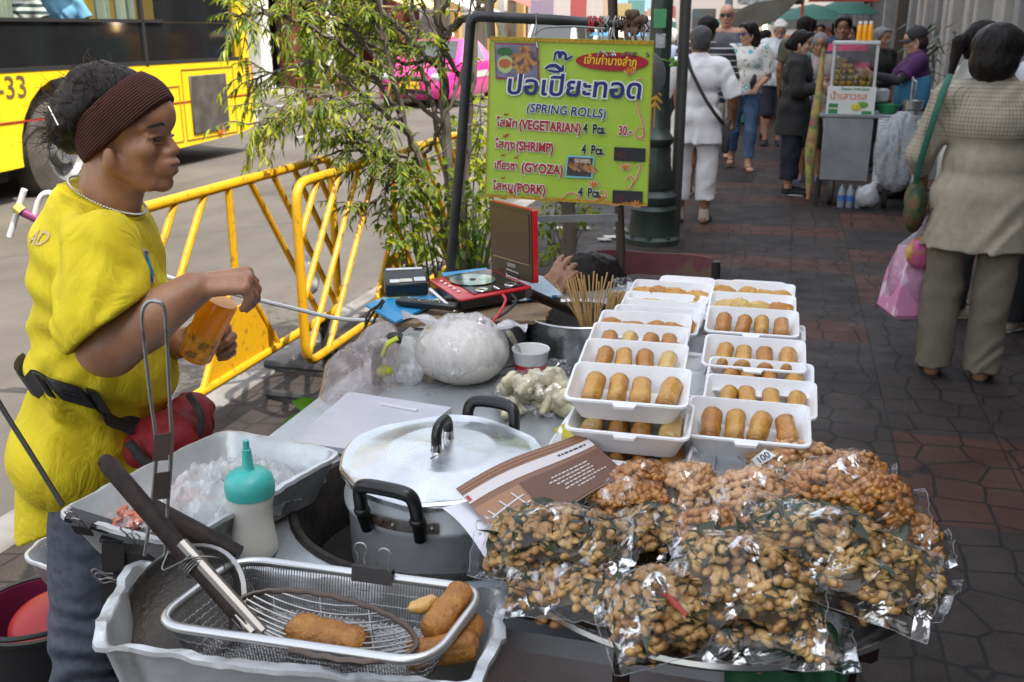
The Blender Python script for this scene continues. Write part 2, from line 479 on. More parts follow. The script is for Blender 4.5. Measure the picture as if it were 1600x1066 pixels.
# pavement of dark pressed tiles
m, nt, b = nodes_of('paving')
co = coords(nt)
sx = nt.nodes.new('ShaderNodeSeparateXYZ'); nt.links.new(co, sx.inputs[0])
def cellv(v, size, off=0.0): return mth(nt, 'FLOOR', mth(nt, 'DIVIDE', mth(nt, 'ADD', v, off), size))
dn = nt.nodes.new('ShaderNodeTexNoise'); dn.inputs['Scale'].default_value = 7; dn.inputs['Detail'].default_value = 1; nt.links.new(co, dn.inputs['Vector'])
dco = mix(nt, 0.02, co, dn.outputs[1])
ve = vor(nt, dco, 6.2, 'DISTANCE_TO_EDGE', 0.5)
joint = ramp(nt, ve.outputs[0], [(0.0, (0,) * 3), (0.02, (0.08,) * 3), (0.05, (1,) * 3)])
fx = mth(nt, 'FRACT', mth(nt, 'DIVIDE', mth(nt, 'ADD', sx.outputs[0], 0.3), 0.4))
ln = mth(nt, 'MINIMUM', fx, mth(nt, 'SUBTRACT', 1.0, fx))
fy = mth(nt, 'FRACT', mth(nt, 'DIVIDE', sx.outputs[1], 0.4))
ly = mth(nt, 'MINIMUM', fy, mth(nt, 'SUBTRACT', 1.0, fy))
lj = ramp(nt, ln, [(0.0, (0,) * 3), (0.016, (1,) * 3)])
lk = ramp(nt, ly, [(0.0, (0.35,) * 3), (0.01, (1,) * 3)])
h = mix(nt, 1.0, mix(nt, 1.0, joint, lj, 'MULTIPLY'), lk, 'MULTIPLY')
cx = nt.nodes.new('ShaderNodeCombineXYZ'); nt.links.new(cellv(sx.outputs[0], 0.4, 0.3), cx.inputs[0]); nt.links.new(cellv(sx.outputs[1], 0.4), cx.inputs[1])
wn = nt.nodes.new('ShaderNodeTexWhiteNoise'); nt.links.new(cx.outputs[0], wn.inputs['Vector'])
cy = nt.nodes.new('ShaderNodeCombineXYZ'); nt.links.new(mth(nt, 'ADD', cellv(sx.outputs[1], 0.4), 37.0), cy.inputs[1]); nt.links.new(cellv(sx.outputs[0], 1.2, 0.7), cy.inputs[0])
wr = nt.nodes.new('ShaderNodeTexWhiteNoise'); nt.links.new(cy.outputs[0], wr.inputs['Vector'])
tone = ramp(nt, wn.outputs[0], [(0.0, (0.031, 0.0262, 0.0248)), (0.5, (0.042, 0.0345, 0.032)), (1.0, (0.053, 0.043, 0.0395))])
redm = ramp(nt, wr.outputs[0], [(0.82, (0,) * 3), (0.83, (1,) * 3)])
tone = mix(nt, redm, tone, (0.082, 0.040, 0.031))
tone = mix(nt, 0.75, tone, ramp(nt, noi(nt, co, 3.5, 6, 0.65), [(0.3, (0.55,) * 3), (0.7, (1.25,) * 3)]), 'MULTIPLY')
tone = mix(nt, 0.6, tone, ramp(nt, noi(nt, co, 0.9, 7, 0.7, 0.6), [(0.35, (0.5,) * 3), (0.6, (1.2, 1.12, 1.08))]), 'MULTIPLY')
tone = mix(nt, ramp(nt, vor(nt, co, 2.6).outputs[0], [(0.05, (0.75,) * 3), (0.075, (0,) * 3)]), tone, (0.012, 0.011, 0.011))
tone = mix(nt, 0.7, tone, ramp(nt, noi(nt, co, 90, 3, 0.6), [(0.3, (0.6,) * 3), (0.72, (1.2,) * 3)]), 'MULTIPLY')
colr = mix(nt, h, (0.012, 0.011, 0.011), tone)
nt.links.new(colr, b.inputs['Base Color'])
nt.links.new(ramp(nt, noi(nt, co, 5, 4), [(0.3, (0.55,) * 3), (0.7, (0.8,) * 3)]), b.inputs['Roughness']); b.inputs['Specular IOR Level'].default_value = 0.28
hb = mix(nt, 0.25, h, noi(nt, co, 120, 3))
nt.links.new(bump(nt, hb, 0.35, 0.005), b.inputs['Normal'])
PAVE = m
g = MB(); g.add([(-2.25, -8, 0), (3.2, -8, 0), (3.2, 90, 0), (-2.25, 90, 0)], [(0, 1, 2, 3)])
struct('pavement', g, PAVE)
KERB = mat('kerb', (0.22, 0.21, 0.2), 0.8, col2=(0.13, 0.125, 0.12), vs=3, bmp=0.4, bs=60)
g = MB(); g.box((-2.34, 40, -0.06), (0.18, 98, 0.13), bev=0.012); struct('kerb', g, KERB)
g = MB(); g.box((-15.5, 50, -0.045), (7.0, 140, 0.15)); struct('far_pavement', g, mat('farpave', (0.26, 0.24, 0.22), 0.8, col2=(0.2, 0.19, 0.18), vs=2))
WL = mat('lane', (0.5, 0.49, 0.46), 0.7, dirt=((0.18, 0.17, 0.16), 9, 0.5))
g = MB()
for a in range(4, 60, 6): g.box((-7.6, a, -0.1155), (0.1, 2.4, 0.001))
g.box((-11.2, 40, -0.1155), (0.12, 90, 0.001)); struct('lane_markings', g, WL)
# ---- buildings ----
CREAM = mat('cream', (0.40, 0.375, 0.34), 0.75, col2=(0.31, 0.29, 0.265), vs=2.0, bmp=0.2, bs=40)
GREYW = mat('greyw', (0.27, 0.265, 0.26), 0.7, col2=(0.2, 0.195, 0.19), vs=2.5)
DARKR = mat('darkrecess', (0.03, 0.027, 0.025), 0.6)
STEEL = mat('steelpaint', (0.35, 0.35, 0.36), 0.4, 0.6, col2=(0.25, 0.25, 0.26), vs=6)
GLAZ = mat('glazing', (0.05, 0.055, 0.055), 0.05, spec=0.9)
BROWNW = mat('brownwall', (0.10, 0.075, 0.06), 0.7, col2=(0.07, 0.055, 0.045), vs=3)
GREENL = mat('greenlet', (0.05, 0.28, 0.12), 0.5)
FRL = 2.75
def shophouse(a0, a1, hgt, label, wallm, bays, roofm, fl=FRL, deep=9.0, flip=1, parapet=0.6, grp=None):
 r = thing('shophouse', label, 'building', ST(a0, fl), -TH, grp)
 W = a1 - a0
 b = MB(); b.box((flip * (deep / 2 + 0.35), W / 2, 1.5 + hgt / 2), (deep, W - 0.02, hgt - 3.0)); b.box((flip * (deep / 2 + 0.9), W / 2, 1.5), (deep - 0.4, W - 0.02, 3.0))
 b.build('wall', wallm, r, False, world=False)
 b = MB(); b.box((flip * (deep / 2 + 0.3), W / 2, hgt + parapet / 2), (deep + 0.3, W - 0.02, parapet)); b.build('roof', roofm, r, False, world=False)
 y = 0.0
 for kind, wd, mm in bays:
  if kind == 'pillar':
   q = MB(); q.box((flip * 0.2, y + wd / 2, 1.6), (0.4, wd, 3.2), bev=0.02); q.box((flip * 0.17, y + wd / 2, 0.2), (0.46, wd + 0.06, 0.4), bev=0.02); q.build('pillar', mm, r, False, world=False)
  elif kind == 'shutter':
   q = MB(); n = max(3, int(wd / 0.11))
   for i in range(n): q.box((flip * (0.5 + 0.025 * (i % 2)), y + (i + 0.5) * wd / n, 1.45), (0.03, wd / n * 0.96, 2.9))
   q.build('shutter', mm, r, False, world=False)
  elif kind == 'window':
   f = MB(); f.box((flip * 0.45, y + wd / 2, 0.3), (0.16, wd, 0.6));
   for yy in (0.04, wd - 0.04): f.box((flip * 0.45, y + yy, 1.75), (0.08, 0.06, 2.3))
   f.box((flip * 0.45, y + wd / 2, 2.9), (0.08, wd, 0.08)); fo = f.build('window', STEEL, r, False, world=False)
   q = MB(); q.box((flip * 0.47, y + wd / 2, 1.75), (0.012, wd - 0.15, 2.25)); q.build('pane', mm, fo, False, world=False)
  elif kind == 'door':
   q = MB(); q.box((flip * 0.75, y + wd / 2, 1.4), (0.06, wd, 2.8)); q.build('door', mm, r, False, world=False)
  y += wd
 for fl_ in range(1, int((hgt - 0.5) // 3.2)):
  for i in range(int(W // 2.2)):
   q = MB(); q.box((flip * 0.34, 1.3 + i * 2.2, fl_ * 3.2 + 1.9), (0.1, 1.2, 1.5)); q.build('window', GLAZ, r, False, world=False)
 return r
P_, Sx, Wd, Dd = 'pillar', 'shutter', 'window', 'door'
SH2 = mat('shut2', (0.075, 0.07, 0.068), 0.5, 0.3); SH3 = mat('shut3', (0.13, 0.11, 0.09), 0.6)
shophouse(-14, 11.0, 8.4, 'long pale shophouse row beside the near pavement', CREAM, [(P_, 0.5, CREAM), (Sx, 24, SH2), (P_, 0.5, CREAM)], GREYW)  # out of view; one block put in for its shade over the stall
r = shophouse(11.0, 16.2, 8.9, 'shophouse with big glass shop window and green lettering', CREAM, [(P_, 0.45, CREAM), (Wd, 3.3, GLAZ), (P_, 0.3, GREYW), (Sx, 0.7, SH3), (P_, 0.45, CREAM)], GREYW)
text(r, 'นวดแผนไทย', ST(14.6, FRL + 0.44, 2.02), -SDIR, (0, 0, 1), 0.3, GREENL)
shophouse(16.2, 21.6, 8.2, 'shophouse with pale pillars and grey ribbed folding shutters', GREYW, [(P_, 0.35, CREAM), (Sx, 1.5, SH2), (P_, 0.25, CREAM), (Dd, 0.6, DARKR), (P_, 0.4, CREAM), (Sx, 1.5, SH3), (P_, 0.4, CREAM), (Dd, 0.4, BROWNW)], CREAM)
shophouse(21.6, 28, 9.2, 'shophouse with closely set cream columns and dark doorway', CREAM, [(P_, 0.4, CREAM), (Dd, 0.9, BROWNW), (P_, 0.35, GREYW), (Sx, 1.6, STEEL), (P_, 0.35, CREAM), (Dd, 0.9, DARKR), (P_, 0.4, CREAM), (Sx, 1.5, SH2)], GREYW)
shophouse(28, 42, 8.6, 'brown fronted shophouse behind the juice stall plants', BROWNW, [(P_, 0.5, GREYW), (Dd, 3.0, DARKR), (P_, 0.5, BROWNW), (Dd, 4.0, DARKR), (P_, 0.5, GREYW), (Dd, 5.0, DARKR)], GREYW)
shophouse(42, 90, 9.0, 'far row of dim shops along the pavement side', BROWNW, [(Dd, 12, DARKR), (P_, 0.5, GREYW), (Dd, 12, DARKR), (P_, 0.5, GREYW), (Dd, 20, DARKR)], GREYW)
MAROON = mat('maroon', (0.13, 0.02, 0.02), 0.6, col2=(0.09, 0.015, 0.015), vs=3); WHITEW = mat('whitew', (0.62, 0.6, 0.57), 0.7, col2=(0.5, 0.48, 0.45), vs=2)
ORNG = mat('ochre', (0.5, 0.3, 0.1), 0.7); BLUEW = mat('bluew', (0.25, 0.4, 0.55), 0.7); PINKW = mat('pinkw', (0.55, 0.32, 0.3), 0.7)
def bays(seq, n): return seq * n
shophouse(8, 23.5, 9, 'pale shop building across the road behind the bus', WHITEW, bays([(P_, 0.5, WHITEW), (Dd, 2.1, DARKR), (P_, 0.4, GREYW), (Wd, 2.1, GLAZ)], 3), GREYW, fl=-12.9, flip=-1)
shophouse(23.5, 36, 9.6, 'dark red shop building with white columns across the road', MAROON, bays([(P_, 0.5, WHITEW), (Dd, 1.2, MAROON), (P_, 0.5, MAROON), (Dd, 1.3, DARKR), (P_, 0.3, MAROON)], 3), WHITEW, fl=-12.9, flip=-1)
shophouse(36, 52, 9, 'ochre shop building across the road behind the tree', ORNG, bays([(P_, 0.5, WHITEW), (Wd, 3.0, GLAZ), (P_, 0.4, ORNG), (Dd, 1.2, DARKR)], 3), WHITEW, fl=-12.9, flip=-1)
shophouse(52, 72, 9.5, 'cream shop building far across the road', CREAM, bays([(P_, 0.5, WHITEW), (Dd, 2.6, DARKR), (P_, 0.4, PINKW), (Wd, 3.0, GLAZ)], 3), PINKW, fl=-12.9, flip=-1)
shophouse(72, 100, 10, 'blue grey shop building at the far end of the road', BLUEW, bays([(P_, 0.6, WHITEW), (Wd, 4.0, GLAZ), (P_, 0.5, WHITEW), (Dd, 3, DARKR)], 3), WHITEW, fl=-12.9, flip=-1)
r = thing('city_block', 'pale tall block closing the far end of the street', 'building', ST(112, -5), -TH)
b = MB(); b.box((0, 5, 9), (44, 10, 18)); b.build('wall', mat('endwall', (0.45, 0.4, 0.36), 0.8), r, False, world=False)
for i in range(9):
 for k in range(3):
  q = MB(); q.box((-17 + i * 4.2, -0.05, 2.6 + k * 4), (2.4, 0.2, 2.0)); q.build('window', GLAZ, r, False, world=False)
# =============== bus ===============
YEL = mat('bus_yellow', (0.83, 0.56, 0.012), 0.32, coat=0.3, dirt=((0.35, 0.24, 0.05), 2.2, 0.36))
BLK = mat('black_rubber', (0.018, 0.018, 0.018), 0.6); TYRE = mat('tyre', (0.045, 0.04, 0.036), 0.85, col2=(0.09, 0.08, 0.07), vs=5, bmp=0.3, bs=30)
DGLASS = mat('dark_glass', (0.012, 0.013, 0.014), 0.06, spec=0.6)
REDL = mat('red_line', (0.3, 0.02, 0.01), 0.5); ORL = mat('orange_lamp', (0.5, 0.09, 0.015), 0.25); REDLAMP = mat('red_lamp', (0.35, 0.012, 0.012), 0.2, coat=0.5)
GREYM = mat('grey_metal', (0.2, 0.2, 0.2), 0.5, 0.4)
bus = thing('bus', 'yellow city bus on the road with dark windows and big rear wheel', 'bus', ST(12.95, -7.3, -0.12), -TH)
LO = 0.12
wy, wz, wr_ = -3.86, 0.44, 0.56
out = [(0, 0.36), (0, 1.27)]
out += [(-11, 1.27), (-11, 0.32), (wy - 1.4, 0.34), (wy - 0.74, 0.36)]
for i in range(0, 13):
 a = math.pi - math.pi * i / 12
 out.append((wy + 0.74 * math.cos(a), wz + 0.02 + 0.74 * math.sin(a)))
out += [(wy + 0.76, 0.26), (-1.9, 0.25), (-0.35, 0.30)]
Mside = Matrix(((0, 0, 1, 0), (1, 0, 0, 0), (0, 1, 0, 0), (0, 0, 0, 1)))
b = MB(); b.prism([(p[0], p[1]) for p in out], 0.08, Mside @ Matrix.Translation((0, 0, -0.04)))
b.box((-0.06, -0.12, 2.1), (0.12, 0.24, 1.7), bev=0.03); b.box((-1.3, -0.04, 1.7), (2.5, 0.08, 2.6), bev=0.03)
b.box((-0.04, -5.5, 2.82), (0.08, 10.9, 0.34)); b.box((-2.5, -5.5, 0.9), (0.08, 10.9, 1.1)); b.box((-2.5, -5.5, 2.82), (0.08, 10.9, 0.34))
b.build('body', YEL, bus, True, world=False)
b = MB(); b.box((-1.27, -5.5, 3.02), (2.6, 10.95, 0.1), bev=0.04); b.build('roof', YEL, bus, world=False)
b = MB(); b.box((-1.3, -5.5, 0.62), (2.2, 10.6, 0.5)); b.box((-1.3, -5.5, 0.34), (2.0, 2.0, 0.3)); b.build('underbody', BLK, bus, False, world=False)
b = MB()
for y0, y1 in ((-0.44, -2.36), (-2.42, -4.9), (-4.96, -7.4), (-7.46, -10)): b.box((-0.03, (y0 + y1) / 2, 1.51), (0.02, abs(y1 - y0), 0.47))
b.box((-0.03, -1.27, 2.2), (0.02, 1.66, 0.9)); b.build('window', DGLASS, bus, False, world=False)
b = MB()
for y in (-2.39, -4.93, -7.43): b.box((-0.02, y, 1.95), (0.05, 0.05, 1.4))
b.box((-0.02, -6, 1.76), (0.05, 8, 0.035)); b.box((-0.018, -5.5, 1.29), (0.05, 10.5, 0.04)); b.build('window_frame', BLK, bus, False, world=False)
CURT = mat('bus_curtain', (0.30, 0.38, 0.30), 0.8, col2=(0.42, 0.48, 0.38), vs=4, stretch=(1, 6, 0.3), tl=0.4)
for y0, y1 in ((-2.15, -2.5), (-2.62, -2.85), (-4.15, -4.4)):
 b = MB(); b.grid(lambda u, v, y0=y0, y1=y1: (-0.28 + 0.03 * math.sin(u * 40), y0 + (y1 - y0) * u, 1.5 + 1.2 * v), 24, 2); b.build('curtain', CURT, bus, world=False)
def wheel(parent, c, r, wid, axis='x', world=False, hubc=GREYM):
 M = Matrix.Translation(c) @ (Matrix.Rotation(R(90), 4, 'Y') if axis == 'x' else Matrix.Rotation(R(90), 4, 'X'))
 w_ = MB(); w_.lathe([(r * 0.58, -wid / 2), (r * 0.9, -wid / 2), (r, -wid * 0.36), (r, wid * 0.36), (r * 0.9, wid / 2), (r * 0.58, wid / 2), (r * 0.56, wid * 0.2), (r * 0.56, -wid * 0.2), (r * 0.58, -wid / 2)], 40, M)
 wo = w_.build('wheel', TYRE, parent, world=world)
 h_ = MB(); h_.lathe([(r * 0.57, wid * 0.30), (r * 0.5, wid * 0.1), (r * 0.3, wid * 0.05), (r * 0.24, wid * 0.36), (0.0, wid * 0.38)], 28, M)
 for i in range(8):
  a = i * math.pi / 4; h_.tube([M @ Vector((r * 0.4 * math.cos(a), r * 0.4 * math.sin(a), wid * 0.05)), M @ Vector((r * 0.4 * math.cos(a), r * 0.4 * math.sin(a), wid * 0.2))], r * 0.03, 6)
 h_.build('rim', hubc, wo, world=world); return wo
wheel(bus, (-0.2, wy, wz), wr_, 0.3); wheel(bus, (-0.2, -9.6, wz), wr_, 0.3); wheel(bus, (-2.3, wy, wz), wr_, 0.3)
b = MB(); b.box((0.012, -1.14, 0.75), (0.03, 0.86, 0.72), bev=0.01); b.build('engine_grille', mat('bus_grille', (0.055, 0.05, 0.045), 0.6, col2=(0.1, 0.09, 0.075), vs=5), bus, world=False)
b = MB()
for (y0, y1, z0, z1) in ((-0.5, -1.72, 0.33, 1.19), (-1.8, -2.75, 0.33, 1.0)):
 for zz in (z0, z1): b.box((0.004, (y0 + y1) / 2, zz), (0.012, abs(y1 - y0), 0.014))
 for yy in (y0, y1): b.box((0.004, yy, (z0 + z1) / 2), (0.012, 0.014, z1 - z0))
b.build('hatch', mat('bus_seam', (0.35, 0.2, 0.02), 0.5), bus, False, world=False)
b = MB(); b.box((0.003, -5.5, 0.80), (0.01, 10.9, 0.018)); b.build('side_stripe', REDL, bus, False, world=False)
b = MB()
for i in range(12): b.box((0.004, -0.11, 0.82 + i * 0.042), (0.014, 0.1, 0.02))
b.build('vent', BLK, bus, False, world=False)
for y in (-0.95, -5.35): q = MB(); q.box((0.012, y, 0.36 if y > -2 else 0.52), (0.03, 0.11, 0.07), bev=0.01); q.build('side_lamp', ORL, bus, world=False)
q = MB(); q.box((-0.08, 0.03, 0.95), (0.16, 0.05, 0.5), bev=0.015); q.build('tail_lamp', REDLAMP, bus, world=False)
q = MB(); q.box((-1.2, 0.06, 0.45), (2.4, 0.12, 0.22), bev=0.03); q.build('bumper', mat('bus_white', (0.6, 0.58, 0.55), 0.5), bus, world=False)
q = MB(); q.box((-0.02, -8, 0.28), (0.05, 5.2, 0.16)); q.build('skirt', mat('bus_skirt', (0.06, 0.055, 0.05), 0.7), bus, False, world=False)
STC = mat('stencil', (0.10, 0.07, 0.03), 0.7, dirt=((0.5, 0.35, 0.02), 40, 0.45))
text(bus, '6-33', (0.006, -4.98, 1.03), (0, 1, 0), (0, 0, 1), 0.3, STC, bold=0.002, world=False, sx=1.05)
# =============== cars ===============
def car(name, label, cat, front, yaw, paint, prof, roof, wid=1.7, grp=None, accents=True, paint2=None):
 """prof: lower body (x, zlo, zhi, halfwidth); roof: greenhouse (x, z, halfwidth at top); x runs back from the nose."""
 r = thing(name, label, cat, front, yaw, grp)      # local +x forward, y left
 b = MB(); rings = []
 for x, z0, z1, hw in prof:
  rings.append([(-x, -hw * 0.93, z0), (-x, -hw, z0 + 0.12), (-x, -hw, z0 + (z1 - z0) * 0.72), (-x, -hw * 0.9, z1 - 0.02), (-x, -hw * 0.5, z1), (-x, hw * 0.5, z1), (-x, hw * 0.9, z1 - 0.02), (-x, hw, z0 + (z1 - z0) * 0.72), (-x, hw, z0 + 0.12), (-x, hw * 0.93, z0)])
 b.loft([[Vector(p) for p in q] for q in rings]); b.build('body', paint, r, ang=0.9, world=False)
 xs = [p[0] for p in roof]; base = prof[len(prof) // 2][2] - 0.03
 b = MB(); rr = []
 for x, z, hw in roof: rr.append([Vector((-x, -wid * 0.47, base)), Vector((-x, -hw, z - 0.05)), Vector((-x, -hw * 0.85, z)), Vector((-x, hw * 0.85, z)), Vector((-x, hw, z - 0.05)), Vector((-x, wid * 0.47, base))])
 b.loft(rr); b.build('cabin', paint2 or paint, r, ang=0.5, world=False)
 def lerp(a, b_, t): return a + (b_ - a) * t
 g = MB(); A, B = roof[0], roof[1]           # windscreen, laid 5 mm proud
 def pt(t, s):
  x = lerp(A[0], B[0], t); z = lerp(A[1], B[1], t); hw = lerp(A[2], B[2], t) * 0.86
  return Vector((-x + 0.012, s * hw, z + 0.012))
 g.grid(lambda u, v: pt(0.08 + 0.84 * u, -1 + 2 * v), 2, 2, thick=0.006); g.build('windscreen', GLAZ, r, world=False)
 for s in (-1, 1):
  g = MB()
  C1, C2 = roof[1], roof[2]
  for xa, xb in ((C1[0] + 0.05, (C1[0] + C2[0]) / 2 - 0.04), ((C1[0] + C2[0]) / 2 + 0.04, C2[0] - 0.05)):
   def sp(u, v, xa=xa, xb=xb):
    z = lerp(base + 0.05, C1[1] - 0.09, v); hw = lerp(wid * 0.47, C1[2], (z - base) / (C1[1] - 0.05 - base)) + 0.008
    return Vector((-lerp(xa, xb, u), s * hw, z))
   g.grid(sp, 1, 1, thick=0.004 * s)
  g.build('side_window', GLAZ, r, world=False)
 wx = (prof[1][0] + 0.62, prof[-1][0] - 0.85)
 for x in wx:
  for s in (-1, 1): wheel(r, (-x, s * (wid / 2 - 0.1), 0.31), 0.31, 0.2, 'y', hubc=STEEL)
 hw = prof[1][3]; zl = prof[1][1] + 0.3
 if accents:
  for s in (-1, 1):
   q = MB(); q.ell((-prof[1][0] + 0.02, s * hw * 0.78, zl + 0.17), (0.14, 0.2, 0.1)); q.build('headlight', mat('headlight', (0.55, 0.6, 0.62), 0.08, spec=0.8, coat=0.6), r, world=False)
   q = MB(); q.ell((-roof[0][0] - 0.25, s * (wid / 2 + 0.06), base + 0.08), (0.08, 0.1, 0.07)); q.build('mirror', paint, r, world=False)
  q = MB(); q.box((0.015, 0, zl + 0.14), (0.05, 0.75, 0.1), bev=0.02); q.box((0.0, 0, zl - 0.14), (0.05, 1.0, 0.09), bev=0.02); q.build('grille', BLK, r, world=False)
  q = MB(); q.box((0.045, 0, zl), (0.02, 0.46, 0.15), bev=0.005); q.build('number_plate', mat('plate', (0.75, 0.45, 0.02), 0.5), r, world=False)
 return r
PINK = mat('taxi_pink', (0.78, 0.03, 0.30), 0.22, coat=0.8)
fr = PZ(642, 170, -0.12)
heading = math.atan2(-SDIR.y, -SDIR.x)
SED = [(0.0, 0.34, 0.66, 0.66), (0.12, 0.2, 0.76, 0.80), (0.6, 0.18, 0.88, 0.85), (1.3, 0.18, 0.96, 0.86), (3.4, 0.18, 0.98, 0.86), (4.3, 0.22, 0.98, 0.82), (4.5, 0.34, 0.9, 0.7)]
t_ = car('taxi', 'bright pink taxi with yellow number plate coming along the road', 'taxi', fr, heading, PINK, SED, [(1.25, 0.97, 0.74), (1.95, 1.44, 0.60), (3.1, 1.46, 0.60), (4.0, 1.0, 0.70)])
q = MB(); q.box((-2.3, 0, 1.53), (0.18, 0.5, 0.12), bev=0.03); q.build('roof_sign', mat('taxi_sign', (0.7, 0.66, 0.5), 0.4), t_, world=False)
q = MB(); q.box((-2.7, 0.868, 0.66), (3.0, 0.008, 0.14)); q.box((-2.7, -0.868, 0.66), (3.0, 0.008, 0.14)); q.build('side_stripe', WHITEW, t_, False, world=False)
VAN = [(0.0, 0.36, 0.8, 0.70), (0.1, 0.24, 0.95, 0.82), (0.5, 0.2, 1.05, 0.85), (1.0, 0.2, 1.1, 0.86), (4.2, 0.2, 1.1, 0.86), (4.6, 0.25, 1.1, 0.84)]
WPAINT = mat('van_white', (0.72, 0.73, 0.74), 0.25, coat=0.6)
VR = [(0.55, 1.06, 0.8), (1.3, 1.93, 0.70), (4.3, 1.95, 0.70), (4.58, 1.1, 0.78)]
car('van', 'white van parked by the kerb beyond the lamp post', 'van', ST(22.0, -3.6, -0.12), heading, WPAINT, VAN, VR, grp='vans on the road')
car('van', 'white van driving behind the pink taxi', 'van', ST(31, -7.4, -0.12), heading, WPAINT, VAN, VR, grp='vans on the road')
car('car', 'blue car far down the road near the street end', 'car', ST(40, -5.2, -0.12), heading, mat('car_blue', (0.05, 0.12, 0.4), 0.25, coat=0.6), SED, [(1.25, 0.97, 0.74), (1.95, 1.44, 0.60), (3.1, 1.46, 0.60), (4.0, 1.0, 0.70)])
# =============== barricades ===============
BYEL = mat('barricade_paint', (0.62, 0.33, 0.008), 0.42, dirt=((0.13, 0.07, 0.02), 22, 0.46), bmp=0.2, bs=60)
BDARK = mat('barricade_foot', (0.03, 0.03, 0.03), 0.7, dirt=((0.12, 0.07, 0.04), 20, 0.4))
def arc(p0, c, p1, n=6):
 return [(1 - t) ** 2 * Vector(p0) + 2 * t * (1 - t) * Vector(c) + t * t * Vector(p1) for t in [i / n for i in range(n + 1)]]
def barricade(label, l, a0, a1, zb, zt, feet_a):
 r = thing('barricade', label, 'barricade', ST((a0 + a1) / 2, l), -TH, 'barricades along the kerb')
 L = a1 - a0; rc = 0.09
 def P(a, z, dx=0.0): return Vector((dx, a - L / 2, z))
 lo = []
 for (ca, cz, pa, pz, qa, qz) in ((0, zt, 0, zt - rc, rc, zt), (L, zt, L - rc, zt, L, zt - rc), (L, zb, L, zb + rc, L - rc, zb), (0, zb, rc, zb, 0, zb + rc)):
  lo += arc(P(pa, pz), P(ca, cz), P(qa, qz), 5)
 b = MB(); b.tube(lo, 0.019, 10, closed=True); b.build('frame', BYEL, r, world=False)
 m_ = L / 2; zj = zb + (zt - zb) * 0.56
 def bar(p, q, rad=0.013, nm='bar'): x = MB(); x.tube([p, q], rad, 8); x.build(nm, BYEL, r, world=False)
 bar(P(m_, zt), P(m_, zj), 0.015, 'centre_post')
 half = L * 0.165
 bar(P(m_, zj), P(m_ - half, zb)); bar(P(m_, zj), P(m_ + half, zb))
 x = MB()
 zz = zb + (zj - zb) * 0.62; hh = half * 0.38
 x.loft([[P(m_ - half + 0.012, zb + 0.015, d), P(m_ + half - 0.012, zb + 0.015, d), P(m_ + hh, zz, d), P(m_ - hh, zz, d)] for d in (-0.003, 0.003)]); x.build('plate', BYEL, r, False, world=False)
 sl = (half) / (zj - zb) * 1.05
 nb_ = 5
 for k in range(1, nb_):
  off = k * L * 0.104
  for s in (-1, 1):
   top = m_ + s * (off - 0.03); bot = m_ + s * (off - 0.03 + sl * (zt - zb))
   zend = zb
   lim = m_ - 0.02
   if abs(bot - m_) > lim:
    t = (lim - abs(top - m_)) / (abs(bot - m_) - abs(top - m_)); bot = m_ + s * lim; zend = zt + (zb - zt) * t
   bar(P(top, zt), P(bot, zend))
 for fa in feet_a:
  x = MB(); x.tube([P(fa, zb), P(fa, 0.02)], 0.02, 8); x.loft([[P(fa - 0.07, zb - 0.015, d), P(fa + 0.07, zb - 0.015, d), P(fa, zb - 0.13, d)] for d in (-0.003, 0.003)])
  x.tube(arc((-0.34, fa - L / 2 + 0.05, 0.02), (0, fa - L / 2 - 0.05, 0.06), (0.34, fa - L / 2 + 0.05, 0.02), 8), 0.02, 8); x.build('foot', BDARK, r, world=False)
 return r
barricade('yellow barricade behind the vendor, with dark triangle plate', -1.98, 2.40, 4.16, 0.29, 1.0, (0.3, 1.6))
barricade('yellow barricade overlapping the first, partly behind the leafy tree', -1.78, 3.42, 5.40, 0.27, 0.99, (0.22, 1.75))
# =============== lamp post, pole ===============
GRN = mat('lamp_green', (0.030, 0.045, 0.042), 0.45, 0.3, col2=(0.05, 0.065, 0.06), vs=6, dirt=((0.16, 0.16, 0.15), 9, 0.36), bmp=0.2, bs=40)
lp = thing('street_lamp', 'dark green fluted cast iron lamp post with a wide base', 'street lamp', ST(7.5, -0.93), -TH)
def flut(a, z): return 0.05 * abs(math.sin(a * 8)) if 0.42 < z < 0.72 else (0.03 * abs(math.sin(a * 6)) if z > 0.86 else 0)
b = MB(); b.lathe([(0.21, 0), (0.21, 0.04), (0.18, 0.06), (0.165, 0.24), (0.175, 0.26), (0.155, 0.29), (0.17, 0.32), (0.172, 0.36), (0.13, 0.40), (0.14, 0.44), (0.105, 0.62), (0.10, 0.72), (0.125, 0.75), (0.13, 0.78), (0.10, 0.82), (0.085, 0.86), (0.08, 1.05), (0.075, 2.0), (0.07, 4.2)], 48, wob=flut); b.build('post', GRN, lp, world=False)
for i in range(8):
 a = i * math.pi / 4; q = MB(); q.tube([(0.19 * math.cos(a), 0.19 * math.sin(a), 0.0), (0.185 * math.cos(a), 0.185 * math.sin(a), 0.07)], 0.02, 6); q.build('bolt', GRN, lp, world=False)
b = MB(); b.lathe([(0.03, 4.2), (0.14, 4.3), (0.16, 4.6), (0.02, 4.75)], 20); b.build('lantern', mat('lantern', (0.6, 0.58, 0.5), 0.3), lp, world=False)
GOLD = mat('gold_leaf', (0.55, 0.33, 0.06), 0.4, 0.7)
b = MB()
for i, z in enumerate((1.02, 1.07, 1.12, 1.17, 1.22)):
 wd = 0.05 - abs(i - 1) * 0.008
 for s in (-1, 1): b.loft([[Vector((s * 0.004 - 0.01, -0.084 - d, z)), Vector((s * wd - 0.01, -0.079 - d, z - 0.035)), Vector((s * wd - 0.01, -0.079 - d, z - 0.02)), Vector((s * 0.004 - 0.01, -0.084 - d, z + 0.03))] for d in (0.0, 0.005)])
